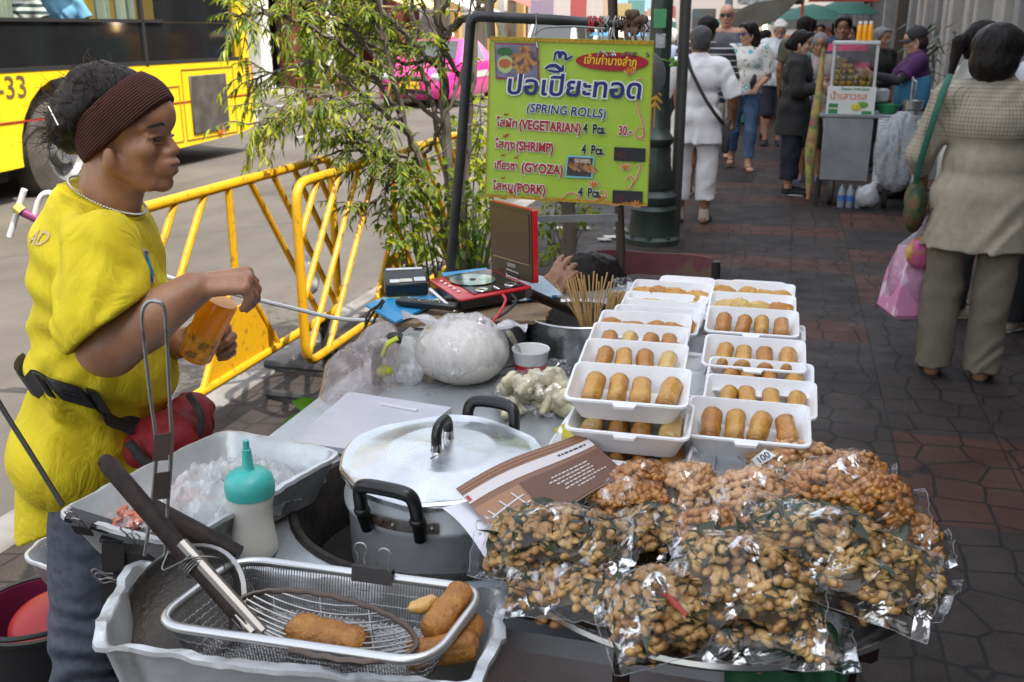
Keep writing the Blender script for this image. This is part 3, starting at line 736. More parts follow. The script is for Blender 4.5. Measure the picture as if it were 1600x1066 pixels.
b.box((-0.01, -0.086, 1.06), (0.008, 0.006, 0.4)); b.build('emblem', GOLD, lp, False, world=False)
q = MB(); q.box((0.0, -0.075, 1.62), (0.09, 0.012, 0.13), bev=0.004); q.build('sticker', mat('sticker_green', (0.05, 0.25, 0.10), 0.5, dirt=((0.5, 0.5, 0.48), 30, 0.4)), lp, world=False)
q = MB(); q.box((0.01, -0.074, 1.47), (0.07, 0.012, 0.10), bev=0.004); q.build('sticker', mat('sticker_grey', (0.35, 0.37, 0.4), 0.5, dirt=((0.05, 0.05, 0.05), 40, 0.5)), lp, world=False)
POLE = mat('pole_grey', (0.07, 0.072, 0.072), 0.5, 0.3, dirt=((0.2, 0.2, 0.2), 14, 0.4), stretch=(1, 1, 0.3))
b = MB(); b.tube([(0, 0, 0), (0.0, 0, 4.5)], 0.042, 16); o = b.build('signpost', POLE, None, world=False); o.location = ST(7.66, -0.78); tag(o, 'plain thin grey metal pole right beside the lamp post', 'pole')
b = MB(); b.tube([Vector((0.11 * math.cos(a), 0.11 * math.sin(a), 1.33 + 0.015 * math.sin(3 * a))) for a in [i * math.pi / 6 for i in range(12)]], 0.006, 6, closed=True)
for i in range(26):
 a = i * 0.9; b.ell((0.115 * math.cos(a), 0.115 * math.sin(a), 1.33 + random.uniform(-0.03, 0.02)), (0.02, 0.012, 0.012), nu=6, nv=4)
o = b.build('garland', mat('garland', (0.12, 0.28, 0.04), 0.6), None, world=False); o.location = ST(7.5, -0.93); tag(o, 'thin green garland tied round the lamp post and pole', 'garland')
# =============== trees and bushes ===============
BARK = mat('bark', (0.075, 0.06, 0.05), 0.9, col2=(0.14, 0.12, 0.10), vs=14, bmp=0.8, bs=50, stretch=(1, 1, 0.25))
LEAF = [mat('leaf_mid', (0.165, 0.25, 0.012), 0.42, tl=0.5), mat('leaf_light', (0.42, 0.46, 0.022), 0.42, tl=0.55), mat('leaf_dark', (0.075, 0.135, 0.014), 0.4, tl=0.35), mat('leaf_red', (0.22, 0.12, 0.04), 0.5, tl=0.4)]
def leaf(b, p, d, n, L, W, mi, droop=0.25):
 d = d.normalized(); s_ = d.cross(n)
 if s_.length < 1e-4: s_ = d.orthogonal()
 s_.normalize(); n = s_.cross(d)
 pts = []
 for t, w_ in ((0, 0.06), (0.3, 1.0), (0.65, 0.75), (1.0, 0.03)):
  c = p + d * (L * t) - n * 0 + Vector((0, 0, -droop * L * t * t))
  pts += [c - s_ * (W * w_ / 2) + n * (0.18 * W * w_), c, c + s_ * (W * w_ / 2) + n * (0.18 * W * w_)]
 fs = []
 for i in range(3):
  for k in range(2): fs.append((i * 3 + k, i * 3 + k + 1, (i + 1) * 3 + k + 1, (i + 1) * 3 + k))
 b.add(pts, fs, mi)
def rv():
 v = Vector((random.gauss(0, 1), random.gauss(0, 1), random.gauss(0, 1))); return v.normalized()
def path(pts, n=6):
 out_ = []
 P = [Vector(p) for p in pts]; P = [2 * P[0] - P[1]] + P + [2 * P[-1] - P[-2]]
 for i in range(1, len(P) - 2):
  for j in range(n):
   t = j / n; a, b_, c, d = P[i - 1], P[i], P[i + 1], P[i + 2]
   out_.append(0.5 * ((2 * b_) + (c - a) * t + (2 * a - 5 * b_ + 4 * c - d) * t * t + (3 * b_ - a - 3 * c + d) * t ** 3))
 out_.append(P[-2]); return out_
random.seed(11)
TY = 4.7
tr = thing('tree', 'leafy young tree with several thin dark stems beside the barricades', 'tree', (PY(705, 430, TY).x, TY, 0))
def tp(x, y, dy=0.0): return PY(x, y, TY + dy * 0.77)
stems = [([(712, 470, 0), (690, 350, 0), (660, 270, -.1), (628, 180, -.2), (600, 60, -.2), (575, -60, -.3)], 0.032, 0.012),
         ([(715, 470, 0), (705, 330, .1), (697, 200, .1), (690, 90, .1), (685, 20, .1), (670, -90, .1)], 0.042, 0.02),
         ([(722, 470, 0), (728, 300, .2), (735, 150, .2), (748, 20, .3), (765, -90, .3)], 0.03, 0.014),
         ([(690, 60, .1), (715, 38, .1), (748, 18, .0), (800, -30, 0)], 0.028, 0.016),
         ([(665, 240, 0), (690, 195, -.1), (715, 130, -.1), (735, 40, -.1), (740, -60, 0)], 0.014, 0.006),
         ([(700, 260, .1), (672, 150, .3), (650, 60, .3), (640, -70, .3)], 0.02, 0.01)]
branches = [([(650, 250, -.1), (585, 228, -.3), (520, 190, -.5), (450, 178, -.7), (390, 195, -.9)], 0.8),
   ([(640, 215, -.1), (570, 150, -.3), (500, 100, -.4), (440, 110, -.5), (395, 125, -.6)], 0.7),
   ([(630, 185, -.2), (560, 90, -.3), (480, 40, -.5), (420, 22, -.6), (365, 25, -.7)], 0.9),
   ([(615, 120, -.2), (540, 40, -.3), (470, -10, -.3), (400, -40, -.4)], 0.9),
   ([(600, 60, -.2), (560, 0, -.2), (500, -60, -.2)], 0.9),
   ([(668, 280, -.1), (610, 255, -.3), (560, 235, -.5), (520, 240, -.6)], 0.5),
   ([(690, 330, 0), (640, 280, -.3), (600, 250, -.4), (550, 215, -.5)], 0.5),
   ([(695, 120, .1), (640, 60, 0), (590, 10, 0), (560, -40, 0)], 0.8),
   ([(690, 90, .1), (630, 100, .1), (580, 70, .1), (520, 70, .1)], 0.6),
   ([(697, 200, .1), (640, 150, .3), (590, 130, .3), (540, 120, .3)], 0.5),
   ([(735, 150, .2), (700, 90, 0), (670, 30, -.1), (650, -30, -.1)], 0.7),
   ([(640, 60, .3), (600, 20, .4), (560, -20, .4)], 0.8),
   ([(650, 230, -.1), (600, 300, -.4), (560, 330, -.5)], 0.35),
   ([(690, 20, .1), (720, -30, 0), (760, -60, 0)], 0.5),
   ([(628, 180, -.2), (590, 200, -.5), (545, 160, -.7), (500, 150, -.8), (465, 140, -.9)], 0.7)]
b = MB(); lf = MB(); tw = MB()
for pts, r0, r1 in stems:
 P = path(([Vector((tp(*pts[0]).x + .01, TY, 0))] if pts[0][1] > 400 else []) + [tp(*p) for p in pts]); n = len(P); r0, r1 = r0 * .77, r1 * .77
 b.tube([p + rv() * 0.009 for p in P], [r0 + (r1 - r0) * i / (n - 1) for i in range(n)], 8)
for pts, dens in branches:
 P = path([tp(*p) for p in pts], 7); n = len(P)
 tw.tube([p + rv() * 0.006 for p in P], [0.011 * (1 - 0.8 * i / (n - 1)) + 0.002 for i in range(n)], 5)
 for i, p in enumerate(P):
  t = i / (n - 1)
  if t < 0.12: continue
  for _ in range(int(round(dens * random.choice((1, 2, 2, 2, 3))))):
   d = (P[min(i + 1, n - 1)] - P[max(i - 1, 0)]).normalized() * 0.6 + rv() * 0.8 + Vector((0, 0, -0.15)); d.normalize()
   Lt = random.uniform(0.11, 0.28); q = [p]; k = random.randint(6, 9)
   for j in range(k): q.append(q[-1] + (d + Vector((0, 0, -0.10 * j)) + rv() * 0.18).normalized() * (Lt / k))
   tw.tube(q, [0.0035 * (1 - 0.6 * j / k) for j in range(k + 1)], 4)
   for j in range(1, k + 1):
    for sgn in (-1, 1):
     td = (q[j] - q[j - 1]).normalized(); sd_ = td.cross(Vector((0, 0, 1))) * sgn
     ld = (td * 0.7 + sd_ * 0.7 + rv() * 0.35 + Vector((0, 0, -0.35))).normalized()
     mi = random.choices((0, 1, 2, 3), (0.5, 0.12 + 0.5 * t, 0.45 - 0.3 * t, 0.03 + 0.03 * t))[0]
     leaf(lf, q[j], ld, Vector((rv().x * 0.5, rv().y * 0.5, 1)).normalized(), random.uniform(0.030, 0.060), random.uniform(0.008, 0.0135), mi, 0.2)
for _ in range(14):                                 # bare twigs round the stems
 p = tp(random.uniform(630, 760), random.uniform(20, 300), random.uniform(-.2, .3)); q = [p]; d = rv(); d.z = abs(d.z)
 for j in range(5): q.append(q[-1] + (d + rv() * 0.4).normalized() * 0.09)
 tw.tube(q, [0.005, 0.0045, 0.004, 0.003, 0.002, 0.0015], 5)
trunk = b.build('trunk', BARK, tr); tw.build('twigs', BARK, trunk); lf.build('crown', LEAF, tr, False)
# upper crown above the picture (it shades the road)
lf = MB()
for _ in range(420):
 c = PY(random.gauss(620, 120), -170 + random.gauss(0, 70), TY + random.gauss(0, 0.4)); leaf(lf, c, rv(), rv(), random.uniform(0.05, 0.09), 0.02, random.choice((0, 0, 1, 2)))
lf.build('upper_crown', LEAF, tr, False)
def bush(name, label, base, cloud, n, L, W, mats, stem_n=5, seed=1, cat='bush', droop=0.3, wts=(0.5, 0.2, 0.3, 0.0)):
 random.seed(seed)
 r = thing(name, label, cat, base)
 b = MB(); s_ = MB(); base = Vector(base)
 tips = []
 for _ in range(stem_n):
  c, e = random.choice(cloud); tip = Vector(c) + rv() * e * 0.4
  mid = (base + tip) / 2 + rv() * 0.06; P = path([base + rv() * 0.03, mid, tip], 5)
  s_.tube(P, [0.008 * (1 - 0.7 * i / (len(P) - 1)) for i in range(len(P))], 5); tips += P[3:]
 for _ in range(n):
  c, e = random.choice(cloud); p = Vector(c) + rv() * e * random.random() ** 0.5
  d = (p - Vector(c)).normalized() * 0.5 + rv() * 0.7
  leaf(b, p, d, Vector((rv().x, rv().y, 1)), L * random.uniform(0.6, 1.2), W * random.uniform(0.7, 1.2), random.choices((0, 1, 2, 3), wts)[0], droop)
 s_.build('stems', BARK, r); b.build('foliage', mats, r, False); return r
def cl(pts): return [(PY(x, y, Y), e) for x, y, Y, e in pts]
bush('bush', 'dense low bush with broad leaves at the foot of the tree stems', (PY(690, 440, 4.55).x, 4.55, 0), cl([(640, 300, 4.5, .15), (655, 330, 4.5, .17), (690, 350, 4.5, .2), (620, 350, 4.4, .12), (670, 280, 4.6, .14), (720, 330, 4.7, .2), (650, 390, 4.4, .15), (690, 400, 4.5, .15)]), 480, 0.056, 0.028, LEAF, 14, 3)
bush('bush', 'bright green bush behind the left edge of the sign', (PY(745, 300, 6.2).x, 6.2, 0), cl([(735, 220, 6.2, .2), (745, 190, 6.3, .18), (720, 250, 6.2, .2), (755, 260, 6.2, .18), (740, 300, 6.1, .22), (745, 350, 6.1, .2)]), 640, 0.06, 0.03, LEAF, 10, 5, wts=(0.4, 0.5, 0.1, 0))
t2 = bush('tree', 'small dark tree trunk with few leaves below the green sign', PZ(885, 415), cl([(870, 330, 6.9, .14), (905, 330, 6.9, .14), (850, 345, 6.8, .14), (915, 325, 7.0, .12), (865, 390, 6.8, .12), (880, 300, 7, .2), (850, 400, 6.7, .1)]), 260, 0.06, 0.032, LEAF, 8, 9, cat='tree')
bse = PZ(885, 415); b = MB(); P = path([bse, bse + Vector((0.02, 0, 0.25)), bse + Vector((0.0, 0.02, 0.5)), bse + Vector((0.03, 0, 0.9)), bse + Vector((0, 0, 1.4))]); b.tube(P, [0.06 - 0.035 * i / (len(P) - 1) for i in range(len(P))], 10)
for s in (-1, 1): b.tube(path([bse + Vector((0, 0.02, 0.42)), bse + Vector((s * 0.12, 0, 0.52)), bse + Vector((s * 0.17, 0, 0.75))]), [0.03 - 0.0012 * i for i in range(13)], 8)
b.build('trunk', BARK, t2)
random.seed(21)
sw = thing('plant', 'plant with long upright strap leaves behind the player', 'plant', PY(748, 440, 5.4)); b = MB()
for i in range(22):
 p = PY(742 + random.uniform(-22, 22), 445, 5.2); d = Vector((random.uniform(-.8, .8), random.uniform(-.6, .4), 0)); L_ = random.uniform(.28, .5); P = [p + d * (.35 * t * t * L_ * 2) + Vector((0, 0, L_ * (1.1 * t - .25 * t * t))) for t in (0, .3, .6, .85, 1)]; s_ = d.cross(Vector((0, 0, 1))).normalized() * 0.013
 b.loft([[q - s_ * w_, q + Vector((0, 0, -.004)), q + s_ * w_] for q, w_ in zip(P, (.7, 1, 1, .6, .1))], caps=(False, False), closed=False)
b.build('foliage', mat('strap_leaf', (0.10, 0.20, 0.05), 0.4, tl=0.3), sw)
rl = thing('plant', 'single round pale green leaf plant near the barricade plate', 'plant', PY(668, 440, 5.0)); b = MB(); c = PY(665, 392, 5.0)
b.lathe([(0.0, 0.0), (0.03, 0.006), (0.058, -0.006), (0.064, -0.014)], 14, Matrix.Translation(c) @ Matrix.Rotation(R(35), 4, 'X'), wob=lambda a, z: 0.08 * math.sin(5 * a)); b.build('foliage', LEAF[0], rl); b = MB(); b.tube([PY(668, 440, 5.0), c], 0.004, 5); b.build('stems', LEAF[0], rl)
# =============== far side and far end of the street ===============
def simple(name, label, cat, b, m, grp=None, smooth=False):
 o = b.build(name, m, None, smooth=smooth, world=False); return tag(o, label, cat, grp)
far_cols = [('lavender', (0.50, 0.36, 0.62)), ('red', (0.6, 0.05, 0.04)), ('orange', (0.8, 0.3, 0.06)), ('white', (0.75, 0.73, 0.7)), ('pink', (0.75, 0.25, 0.35)), ('yellow', (0.8, 0.55, 0.08)), ('teal', (0.1, 0.4, 0.38)), ('peach', (0.75, 0.45, 0.28))]
random.seed(5)
bp = [(44, 0, 'lavender'), (46, 1, 'white'), (48.5, 2, 'red'), (51, 0, 'orange'), (54, 1, 'white'), (57, 2, 'peach'), (60, 0, 'pink'), (64, 1, 'yellow'), (68, 2, 'teal'), (73, 0, 'orange'), (79, 1, 'peach'), (86, 2, 'red')]
cd = dict(far_cols)
used = {}
for a, k, c in bp:
 used[c] = used.get(c, 0) + 1
 b = MB(); b.box(ST(a, -10.6 + 0.25 * k, 2.0 + 0.15 * k), (1.1, 0.04, 1.5 + 0.3 * k), Matrix.Rotation(-TH, 3, 'Z') @ Matrix.Rotation(R(-12 + 8 * k), 3, 'Z'))
 b.tube([ST(a, -10.6 + 0.25 * k, 2.9 + 0.2 * k), ST(a, -10.6 + 0.25 * k, 0.0)], 0.03, 6)
 simple('banner', '%s shop banner %s across the far road' % (c, 'hanging nearer' if used[c] == 1 else 'hanging farther off'), 'banner', b, mat('banner_' + c, tuple(.3 * sum(cd[c]) / 3 + .55 * x for x in cd[c]), 0.7), 'shop banners across the road')
for a, l, c, lab in ((30, -11.3, 'yellow', 'yellow shop awning seen through the tree leaves'), (36, -11.3, 'white', 'white shop awning across the road behind the taxi'), (47, -11.2, 'red', 'red shop awning far across the road'), (58, -11.2, 'teal', 'teal shop awning farthest across the road')):
 b = MB(); b.grid(lambda u, v: ST(a - 1.8 + 3.6 * u, l - 1.4 + 2.0 * v, 2.9 - 0.75 * v + 0.03 * math.sin(u * 60)), 20, 3, thick=0.02);
 for da in (-1.75, 1.75): b.tube([ST(a + da, l - 1.45, 2.2), ST(a + da, l + 0.55, 2.16)], 0.02, 5)
 simple('awning', lab, 'awning', b, mat('banner_' + c, cd[c], 0.7), 'awnings across the road')
for i, (a, l) in enumerate(((19.5, -9.6), (21.5, -9.8), (24, -9.7))):
 q = bush('shrub', ['leafy potted shrub beside a white post across the road', 'round potted shrub across the road left of the taxi', 'potted shrub across the road nearest the taxi'][i], ST(a, l, 0.2), [(ST(a, l, 0.75 + 0.3 * j), 0.35) for j in range(3)], 260, 0.16, 0.08, LEAF, 6, 40 + i, cat='shrub')
 b = MB(); b.lathe([(0.16, 0.03), (0.24, 0.4), (0.26, 0.42), (0.22, 0.42), (0.2, 0.36)], 14, Matrix.Translation(ST(a, l, 0))); b.build('pot', mat('terracotta', (0.35, 0.16, 0.09), 0.8), q)
# umbrellas and stalls on the near pavement
def umbrella(label, p, rad, z, col, grp='parasols over the pavement stalls'):
 r = thing('parasol', label, 'parasol', p, 0, grp)
 b = MB(); b.lathe([(rad, z - 0.42 * rad), (rad * 0.66, z - 0.2 * rad), (rad * 0.33, z - 0.06 * rad), (0.0, z)], 16, wob=lambda a, zz: 0.03 * math.cos(8 * a)); b.v = [(x, y, zz) for x, y, zz in b.v]; b.build('canopy', col, r, world=False)
 b = MB(); b.tube([(0, 0, 0), (0, 0, z)], 0.02, 8); b.build('pole', POLE, r, world=False)
 return r
UG = mat('umb_green', (0.05, 0.20, 0.15), 0.6, tl=0.35); UB = mat('umb_blue', (0.1, 0.35, 0.7), 0.6, tl=0.4)
umbrella('green parasol over a stall, left of two', ST(26, 0.35), 0.85, 2.12, UG); umbrella('green parasol over a stall, right of two and farther', ST(29, 1.25), 0.9, 2.3, UG)
umbrella('blue parasol over the road beyond the sign top', ST(20, -3.3, -0.12), 0.55, 1.78, UB); umbrella('green parasol far away beside the lamp post', ST(33, -1.6), 1.0, 2.1, UG)
TARP = mat('tarp', (0.16, 0.15, 0.125), 0.8, col2=(0.11, 0.10, 0.085), vs=3, tl=0.15)
b = MB(); b.grid(lambda u, v: ST(16.5 + 2.6 * v, -1.0 + 1.15 * u, 1.72 + 0.5 * u - 0.10 * math.sin(math.pi * v) + 0.16 * (1 - u) * math.sin(3.1 * v) + 0.05 * math.sin(7 * u + 4 * v)), 16, 10, thick=0.008); b.grid(lambda u, v: ST(16.5 - 0.02, -1.0 + 1.15 * u, 1.72 + 0.5 * u + 0.05 * math.sin(7 * u) + 0.012 - v * (0.42 - 0.3 * u * u)), 16, 4, thick=0.008); simple('tarp', 'sagging grey brown tarp over a pavement stall', 'tarp', b, TARP, smooth=True)
b = MB(); b.tube([ST(16.5, -1.02, 0), ST(16.5, -1.02, 2.6)], 0.06, 10); b.tube([ST(16.5, -1.02, 1.82), ST(16.5, -1.02, 1.90)], 0.064, 10, mi=1); simple('signpost', 'teal grey post with a blue band holding the tarp', 'post', b, [mat('post_teal', (0.14, 0.24, 0.25), 0.5), mat('band_blue', (0.02, 0.25, 0.6), 0.5)], smooth=True)
b = MB(); b.box(ST(18.5, -0.45, 2.2), (1.1, 0.06, 0.5), Matrix.Rotation(-TH, 3, 'Z')); simple('signboard', 'pale grey board above the tarp', 'sign', b, mat('board_grey', (0.4, 0.42, 0.42), 0.6, col2=(0.1, 0.12, 0.14), vs=9))
b = MB(); b.box(ST(21, 0.85, 2.22), (1.3, 0.06, 0.34), Matrix.Rotation(-TH, 3, 'Z')); b.box(ST(20.95, 0.55, 2.24), (0.5, 0.06, 0.22), Matrix.Rotation(-TH, 3, 'Z'), mi=1); b.tube([ST(21, 0.1, 0), ST(21, 0.1, 2.3)], 0.03, 6); simple('signboard', 'dull red shop board over the pavement', 'sign', b, [mat('board_red', (0.35, 0.05, 0.025), 0.6), mat('board_brown', (0.14, 0.06, 0.05), 0.6)])
stall_lab = [('ochre lit market stall behind the white haired man', (0.55, 0.28, 0.05)), ('teal draped market stall beneath the tarp', (0.05, 0.2, 0.17)), ('dark red market stall behind the crowd', (0.18, 0.03, 0.03))]
for i, ((lab, c), (a, l, z)) in enumerate(zip(stall_lab, ((19.5, -0.55, 1.45), (18.2, -0.95, 1.4), (24, 0.9, 1.6)))):
 r = thing('market_stall', lab, 'stall', ST(a, l), -TH, 'market stalls down the pavement')
 b = MB(); b.box((0, 0, 0.4), (0.9, 0.6, 0.8), bev=0.02); b.build('counter', mat('stall_%d' % i, c, 0.7), r, world=False)
 b = MB(); b.box((0, 0.28, 0.8 + (z - 0.8) / 2), (0.9, 0.04, z - 0.8)); b.build('back_panel', mat('stall_%d' % i, c, 0.7), r, world=False)
 b = MB()
 for k in range(22): b.ell((random.uniform(-.4, .4), random.uniform(-.25, .15), 0.84), (0.06, 0.06, 0.05), nu=7, nv=5)
 o = b.build('goods', mat('goods', (0.4, 0.3, 0.12), 0.6, col2=(0.3, 0.06, 0.05), vs=8), r, world=False); o['kind'] = 'stuff'
BULB = mat('bulb_glow', (1, 0.8, 0.4), 0.4, emit=(1.0, 0.62, 0.22, 9)); BULBW = mat('bulb_white', (1, 1, 1), 0.4, emit=(1.0, 0.9, 0.75, 9))
for i, (x, y, m_, lab) in enumerate(((1195, 46, BULB, 'lowest glowing yellow bulb over the stall'), (1195, 40, BULB, 'middle glowing yellow bulb over the stall'), (1198, 33, BULBW, 'white glowing bulb, right of two over the stall'), (1192, 34, BULBW, 'white glowing bulb, left of two over the stall'))):
 c = PY(x, y, 18.9); b = MB(); b.ell(c, (0.04, 0.04, 0.045)); b.tube([c, c + Vector((0, 0, 0.6))], 0.004, 4, mi=1); simple('light_bulb', lab, 'bulb', b, [m_, BLK], 'hanging stall bulbs', True)
# plants by the juice stall
random.seed(77)
pl = thing('plant', 'tall palm like plant with long arching leaves behind the juice stall', 'plant', ST(13.8, 1.55)); b = MB(); tcol = mat('palm_leaf', (0.045, 0.085, 0.03), 0.45, tl=0.3)
for i in range(46):
 a = random.uniform(0, 6.28); base = ST(13.8, 1.55, random.uniform(0.9, 1.5)); d = Vector((math.cos(a), math.sin(a), 0)); L = random.uniform(0.35, 0.6); P = [base + d * (L * t) + Vector((0, 0, L * (0.95 * t - 0.9 * t * t * random.uniform(0.6, 1.3)))) for t in (0, 0.33, 0.66, 1)]; s_ = d.cross(Vector((0, 0, 1))) * 0.022
 b.loft([[p - s_ * w_, p + s_ * w_] for p, w_ in zip(P, (0.5, 1, 0.8, 0.1))], caps=(False, False), closed=False)
b.build('foliage', tcol, pl); b = MB(); b.tube(path([ST(13.8, 1.55, 0.3), ST(13.8, 1.57, 0.9), ST(13.8, 1.55, 1.5)]), 0.04, 8); b.build('trunk', BARK, pl)
b = MB(); b.lathe([(0.18, 0), (0.25, 0.4), (0.21, 0.4), (0.2, 0.34)], 16, Matrix.Translation(ST(13.8, 1.55))); b.build('pot', mat('pot_dark', (0.06, 0.05, 0.045), 0.6), pl)
# =============== people ===============
SKIN = {'tan': mat('skin_tan', (0.30, 0.155, 0.09), 0.45, col2=(0.25, 0.12, 0.07), vs=14, sss=0.08, bmp=0.08, bs=220, bd=0.002), 'fair': mat('skin_fair', (0.47, 0.28, 0.19), 0.45, col2=(0.40, 0.23, 0.16), vs=14, sss=0.08), 'pink': mat('skin_pink', (0.50, 0.27, 0.19), 0.45, col2=(0.42, 0.21, 0.15), vs=14, sss=0.08), 'dark': mat('skin_dark', (0.23, 0.115, 0.07), 0.45, col2=(0.19, 0.09, 0.055), vs=14, sss=0.08)}
LIP = mat('lip', (0.24, 0.085, 0.07), 0.4); EYEW = mat('eye', (0.6, 0.57, 0.54), 0.15); EYEB = mat('iris', (0.02, 0.012, 0.008), 0.1); BROW = mat('brow', (0.03, 0.022, 0.02), 0.7)
def hairmat(name, c, c2, rough=0.42):
 if name in MC: return MC[name]
 m, nt, b = nodes_of(name); MC[name] = m
 n1 = noi(nt, coords(nt, 'Object', (1, 1, 0.16)), 130, 3, 0.6, 1.2)
 nt.links.new(ramp(nt, n1, [(0.3, c), (0.7, c2)]), b.inputs['Base Color']); b.inputs['Roughness'].default_value = rough
 b.inputs['Specular IOR Level'].default_value = 0.1; nt.links.new(bump(nt, n1, 0.5, 0.004), b.inputs['Normal']); return m
HB = hairmat('hair_black', (0.006, 0.005, 0.005), (0.024, 0.02, 0.019), 0.38); HG = hairmat('hair_grey', (0.10, 0.10, 0.105), (0.26, 0.26, 0.265)); HW = hairmat('hair_white', (0.48, 0.46, 0.42), (0.7, 0.68, 0.64)); HBR = hairmat('hair_brown', (0.02, 0.012, 0.009), (0.06, 0.034, 0.024)); HDG = hairmat('hair_dark_grey', (0.035, 0.035, 0.037), (0.12, 0.12, 0.125))
def cloth(name, c, c2=None, rough=0.8, bs=45, bmp=0.35):
 return mat(name, c, rough, col2=c2 or tuple(x * 0.8 for x in c), vs=9, bmp=bmp, bs=bs, bd=0.008)
def pattern_mat(name, fn, rough=0.8, bmp=0.3):
 if name in MC: return MC[name]
 m, nt, b = nodes_of(name); MC[name] = m
 co = coords(nt); nt.links.new(fn(nt, co), b.inputs['Base Color']); b.inputs['Roughness'].default_value = rough
 nt.links.new(bump(nt, noi(nt, co, 40, 4), bmp, 0.008), b.inputs['Normal']); return m
def _xyz(nt, co):
 s = nt.nodes.new('ShaderNodeSeparateXYZ'); nt.links.new(co, s.inputs[0]); return s.outputs
def _stripe(axis, per, duty, ca, cb):
 def f(nt, co):
  v = _xyz(nt, co)[axis]; t = mth(nt, 'FRACT', mth(nt, 'DIVIDE', v, per)); return mix(nt, mth(nt, 'LESS_THAN', t, duty), ca, cb)
 return f
def _plaid(nt, co):
 X = _xyz(nt, co); ang = mth(nt, 'MULTIPLY', mth(nt, 'ARCTAN2', X[1], X[0]), 0.17)
 g1 = mth(nt, 'LESS_THAN', mth(nt, 'FRACT', mth(nt, 'DIVIDE', X[2], 0.017)), 0.24); g2 = mth(nt, 'LESS_THAN', mth(nt, 'FRACT', mth(nt, 'DIVIDE', ang, 0.017)), 0.24)
 lines = mth(nt, 'MULTIPLY', mth(nt, 'ADD', g1, g2), mth(nt, 'MULTIPLY', mth(nt, 'GREATER_THAN', X[2], 1.10), 0.42))
 sl_ = mth(nt, 'MULTIPLY', mth(nt, 'ADD', g1, g2), mth(nt, 'MULTIPLY', mth(nt, 'GREATER_THAN', mth(nt, 'ABSOLUTE', X[1]), 0.225), 0.35))
 base = ramp(nt, noi(nt, co, 26, 4), [(0.3, (0.30, 0.262, 0.205)), (0.7, (0.365, 0.325, 0.258))])
 return mix(nt, mth(nt, 'MINIMUM', mth(nt, 'MAXIMUM', lines, sl_), 0.8), base, (0.10, 0.09, 0.08))
def _floral(nt, co):
 v = vor(nt, co, 13, 'F1', 1.0); ring = ramp(nt, v.outputs['Distance'], [(0.0, (0.85, 0.85, 0.6)), (0.16, (0.9, 0.9, 0.85)), (0.2, (0.02, 0.36, 0.44)), (0.36, (0.04, 0.45, 0.55)), (0.4, (0.62, 0.63, 0.62)), (0.75, (0.66, 0.66, 0.64))])
 w = nt.nodes.new('ShaderNodeTexWhiteNoise'); nt.links.new(v.outputs['Position'], w.inputs['Vector'])
 keep = mth(nt, 'GREATER_THAN', w.outputs[0], 0.45)
 f2 = ramp(nt, noi(nt, co, 22, 3), [(0.58, (0.66, 0.66, 0.64)), (0.63, (0.28, 0.28, 0.12)), (0.7, (0.15, 0.2, 0.2))])
 return mix(nt, keep, f2, ring)
def _jeans(nt, co):
 X = _xyz(nt, co); n = noi(nt, co, 5, 5)
 return ramp(nt, n, [(0.3, (0.025, 0.055, 0.13)), (0.55, (0.06, 0.115, 0.22)), (0.7, (0.17, 0.25, 0.36))])
def head_prims(f=1.0):
 """x forward, y left; origin at the middle of the skull, chin about -0.115, crown 0.115"""
 P = [('k', 0.007), ellp((-0.012, 0, 0.032), (0.094, 0.075, 0.083)), ellp((0.030, 0, -0.035), (0.056, 0.058, 0.083)), cone((0.0, 0, 0.03), (0.055, 0, 0.035), 0.055, 0.05)]
 for s in (-1, 1):
  P += [cone((-0.005, s * 0.052, -0.06), (0.052, s * 0.02, -0.098), 0.022, 0.02), cone((0.082, s * 0.010, 0.016), (0.06, s * 0.046, 0.014), 0.011, 0.009), ellp((0.056, s * 0.040, -0.03), (0.024, 0.022, 0.024)), cone((0.077, s * 0.012, -0.002), (0.068, s * 0.047, -0.004), 0.0085, 0.006), ellp((-0.008, s * 0.076, -0.022), (0.019, 0.009, 0.032), Matrix.Rotation(R(-12), 3, 'Y'))]
 P += [cone((0.085, 0, 0.004), (0.105, 0, -0.036), 0.008, 0.012), cone((0.092, -0.013, -0.042), (0.092, 0.013, -0.042), 0.009, 0.009), ellp((0.083, 0, -0.0685), (0.013, 0.023, 0.0065)), ellp((0.080, 0, -0.080), (0.013, 0.019, 0.0075)), ellp((0.068, 0, -0.105), (0.020, 0.020, 0.016)), ellp((0.068, 0, -0.06), (0.020, 0.03, 0.03))]
 return P
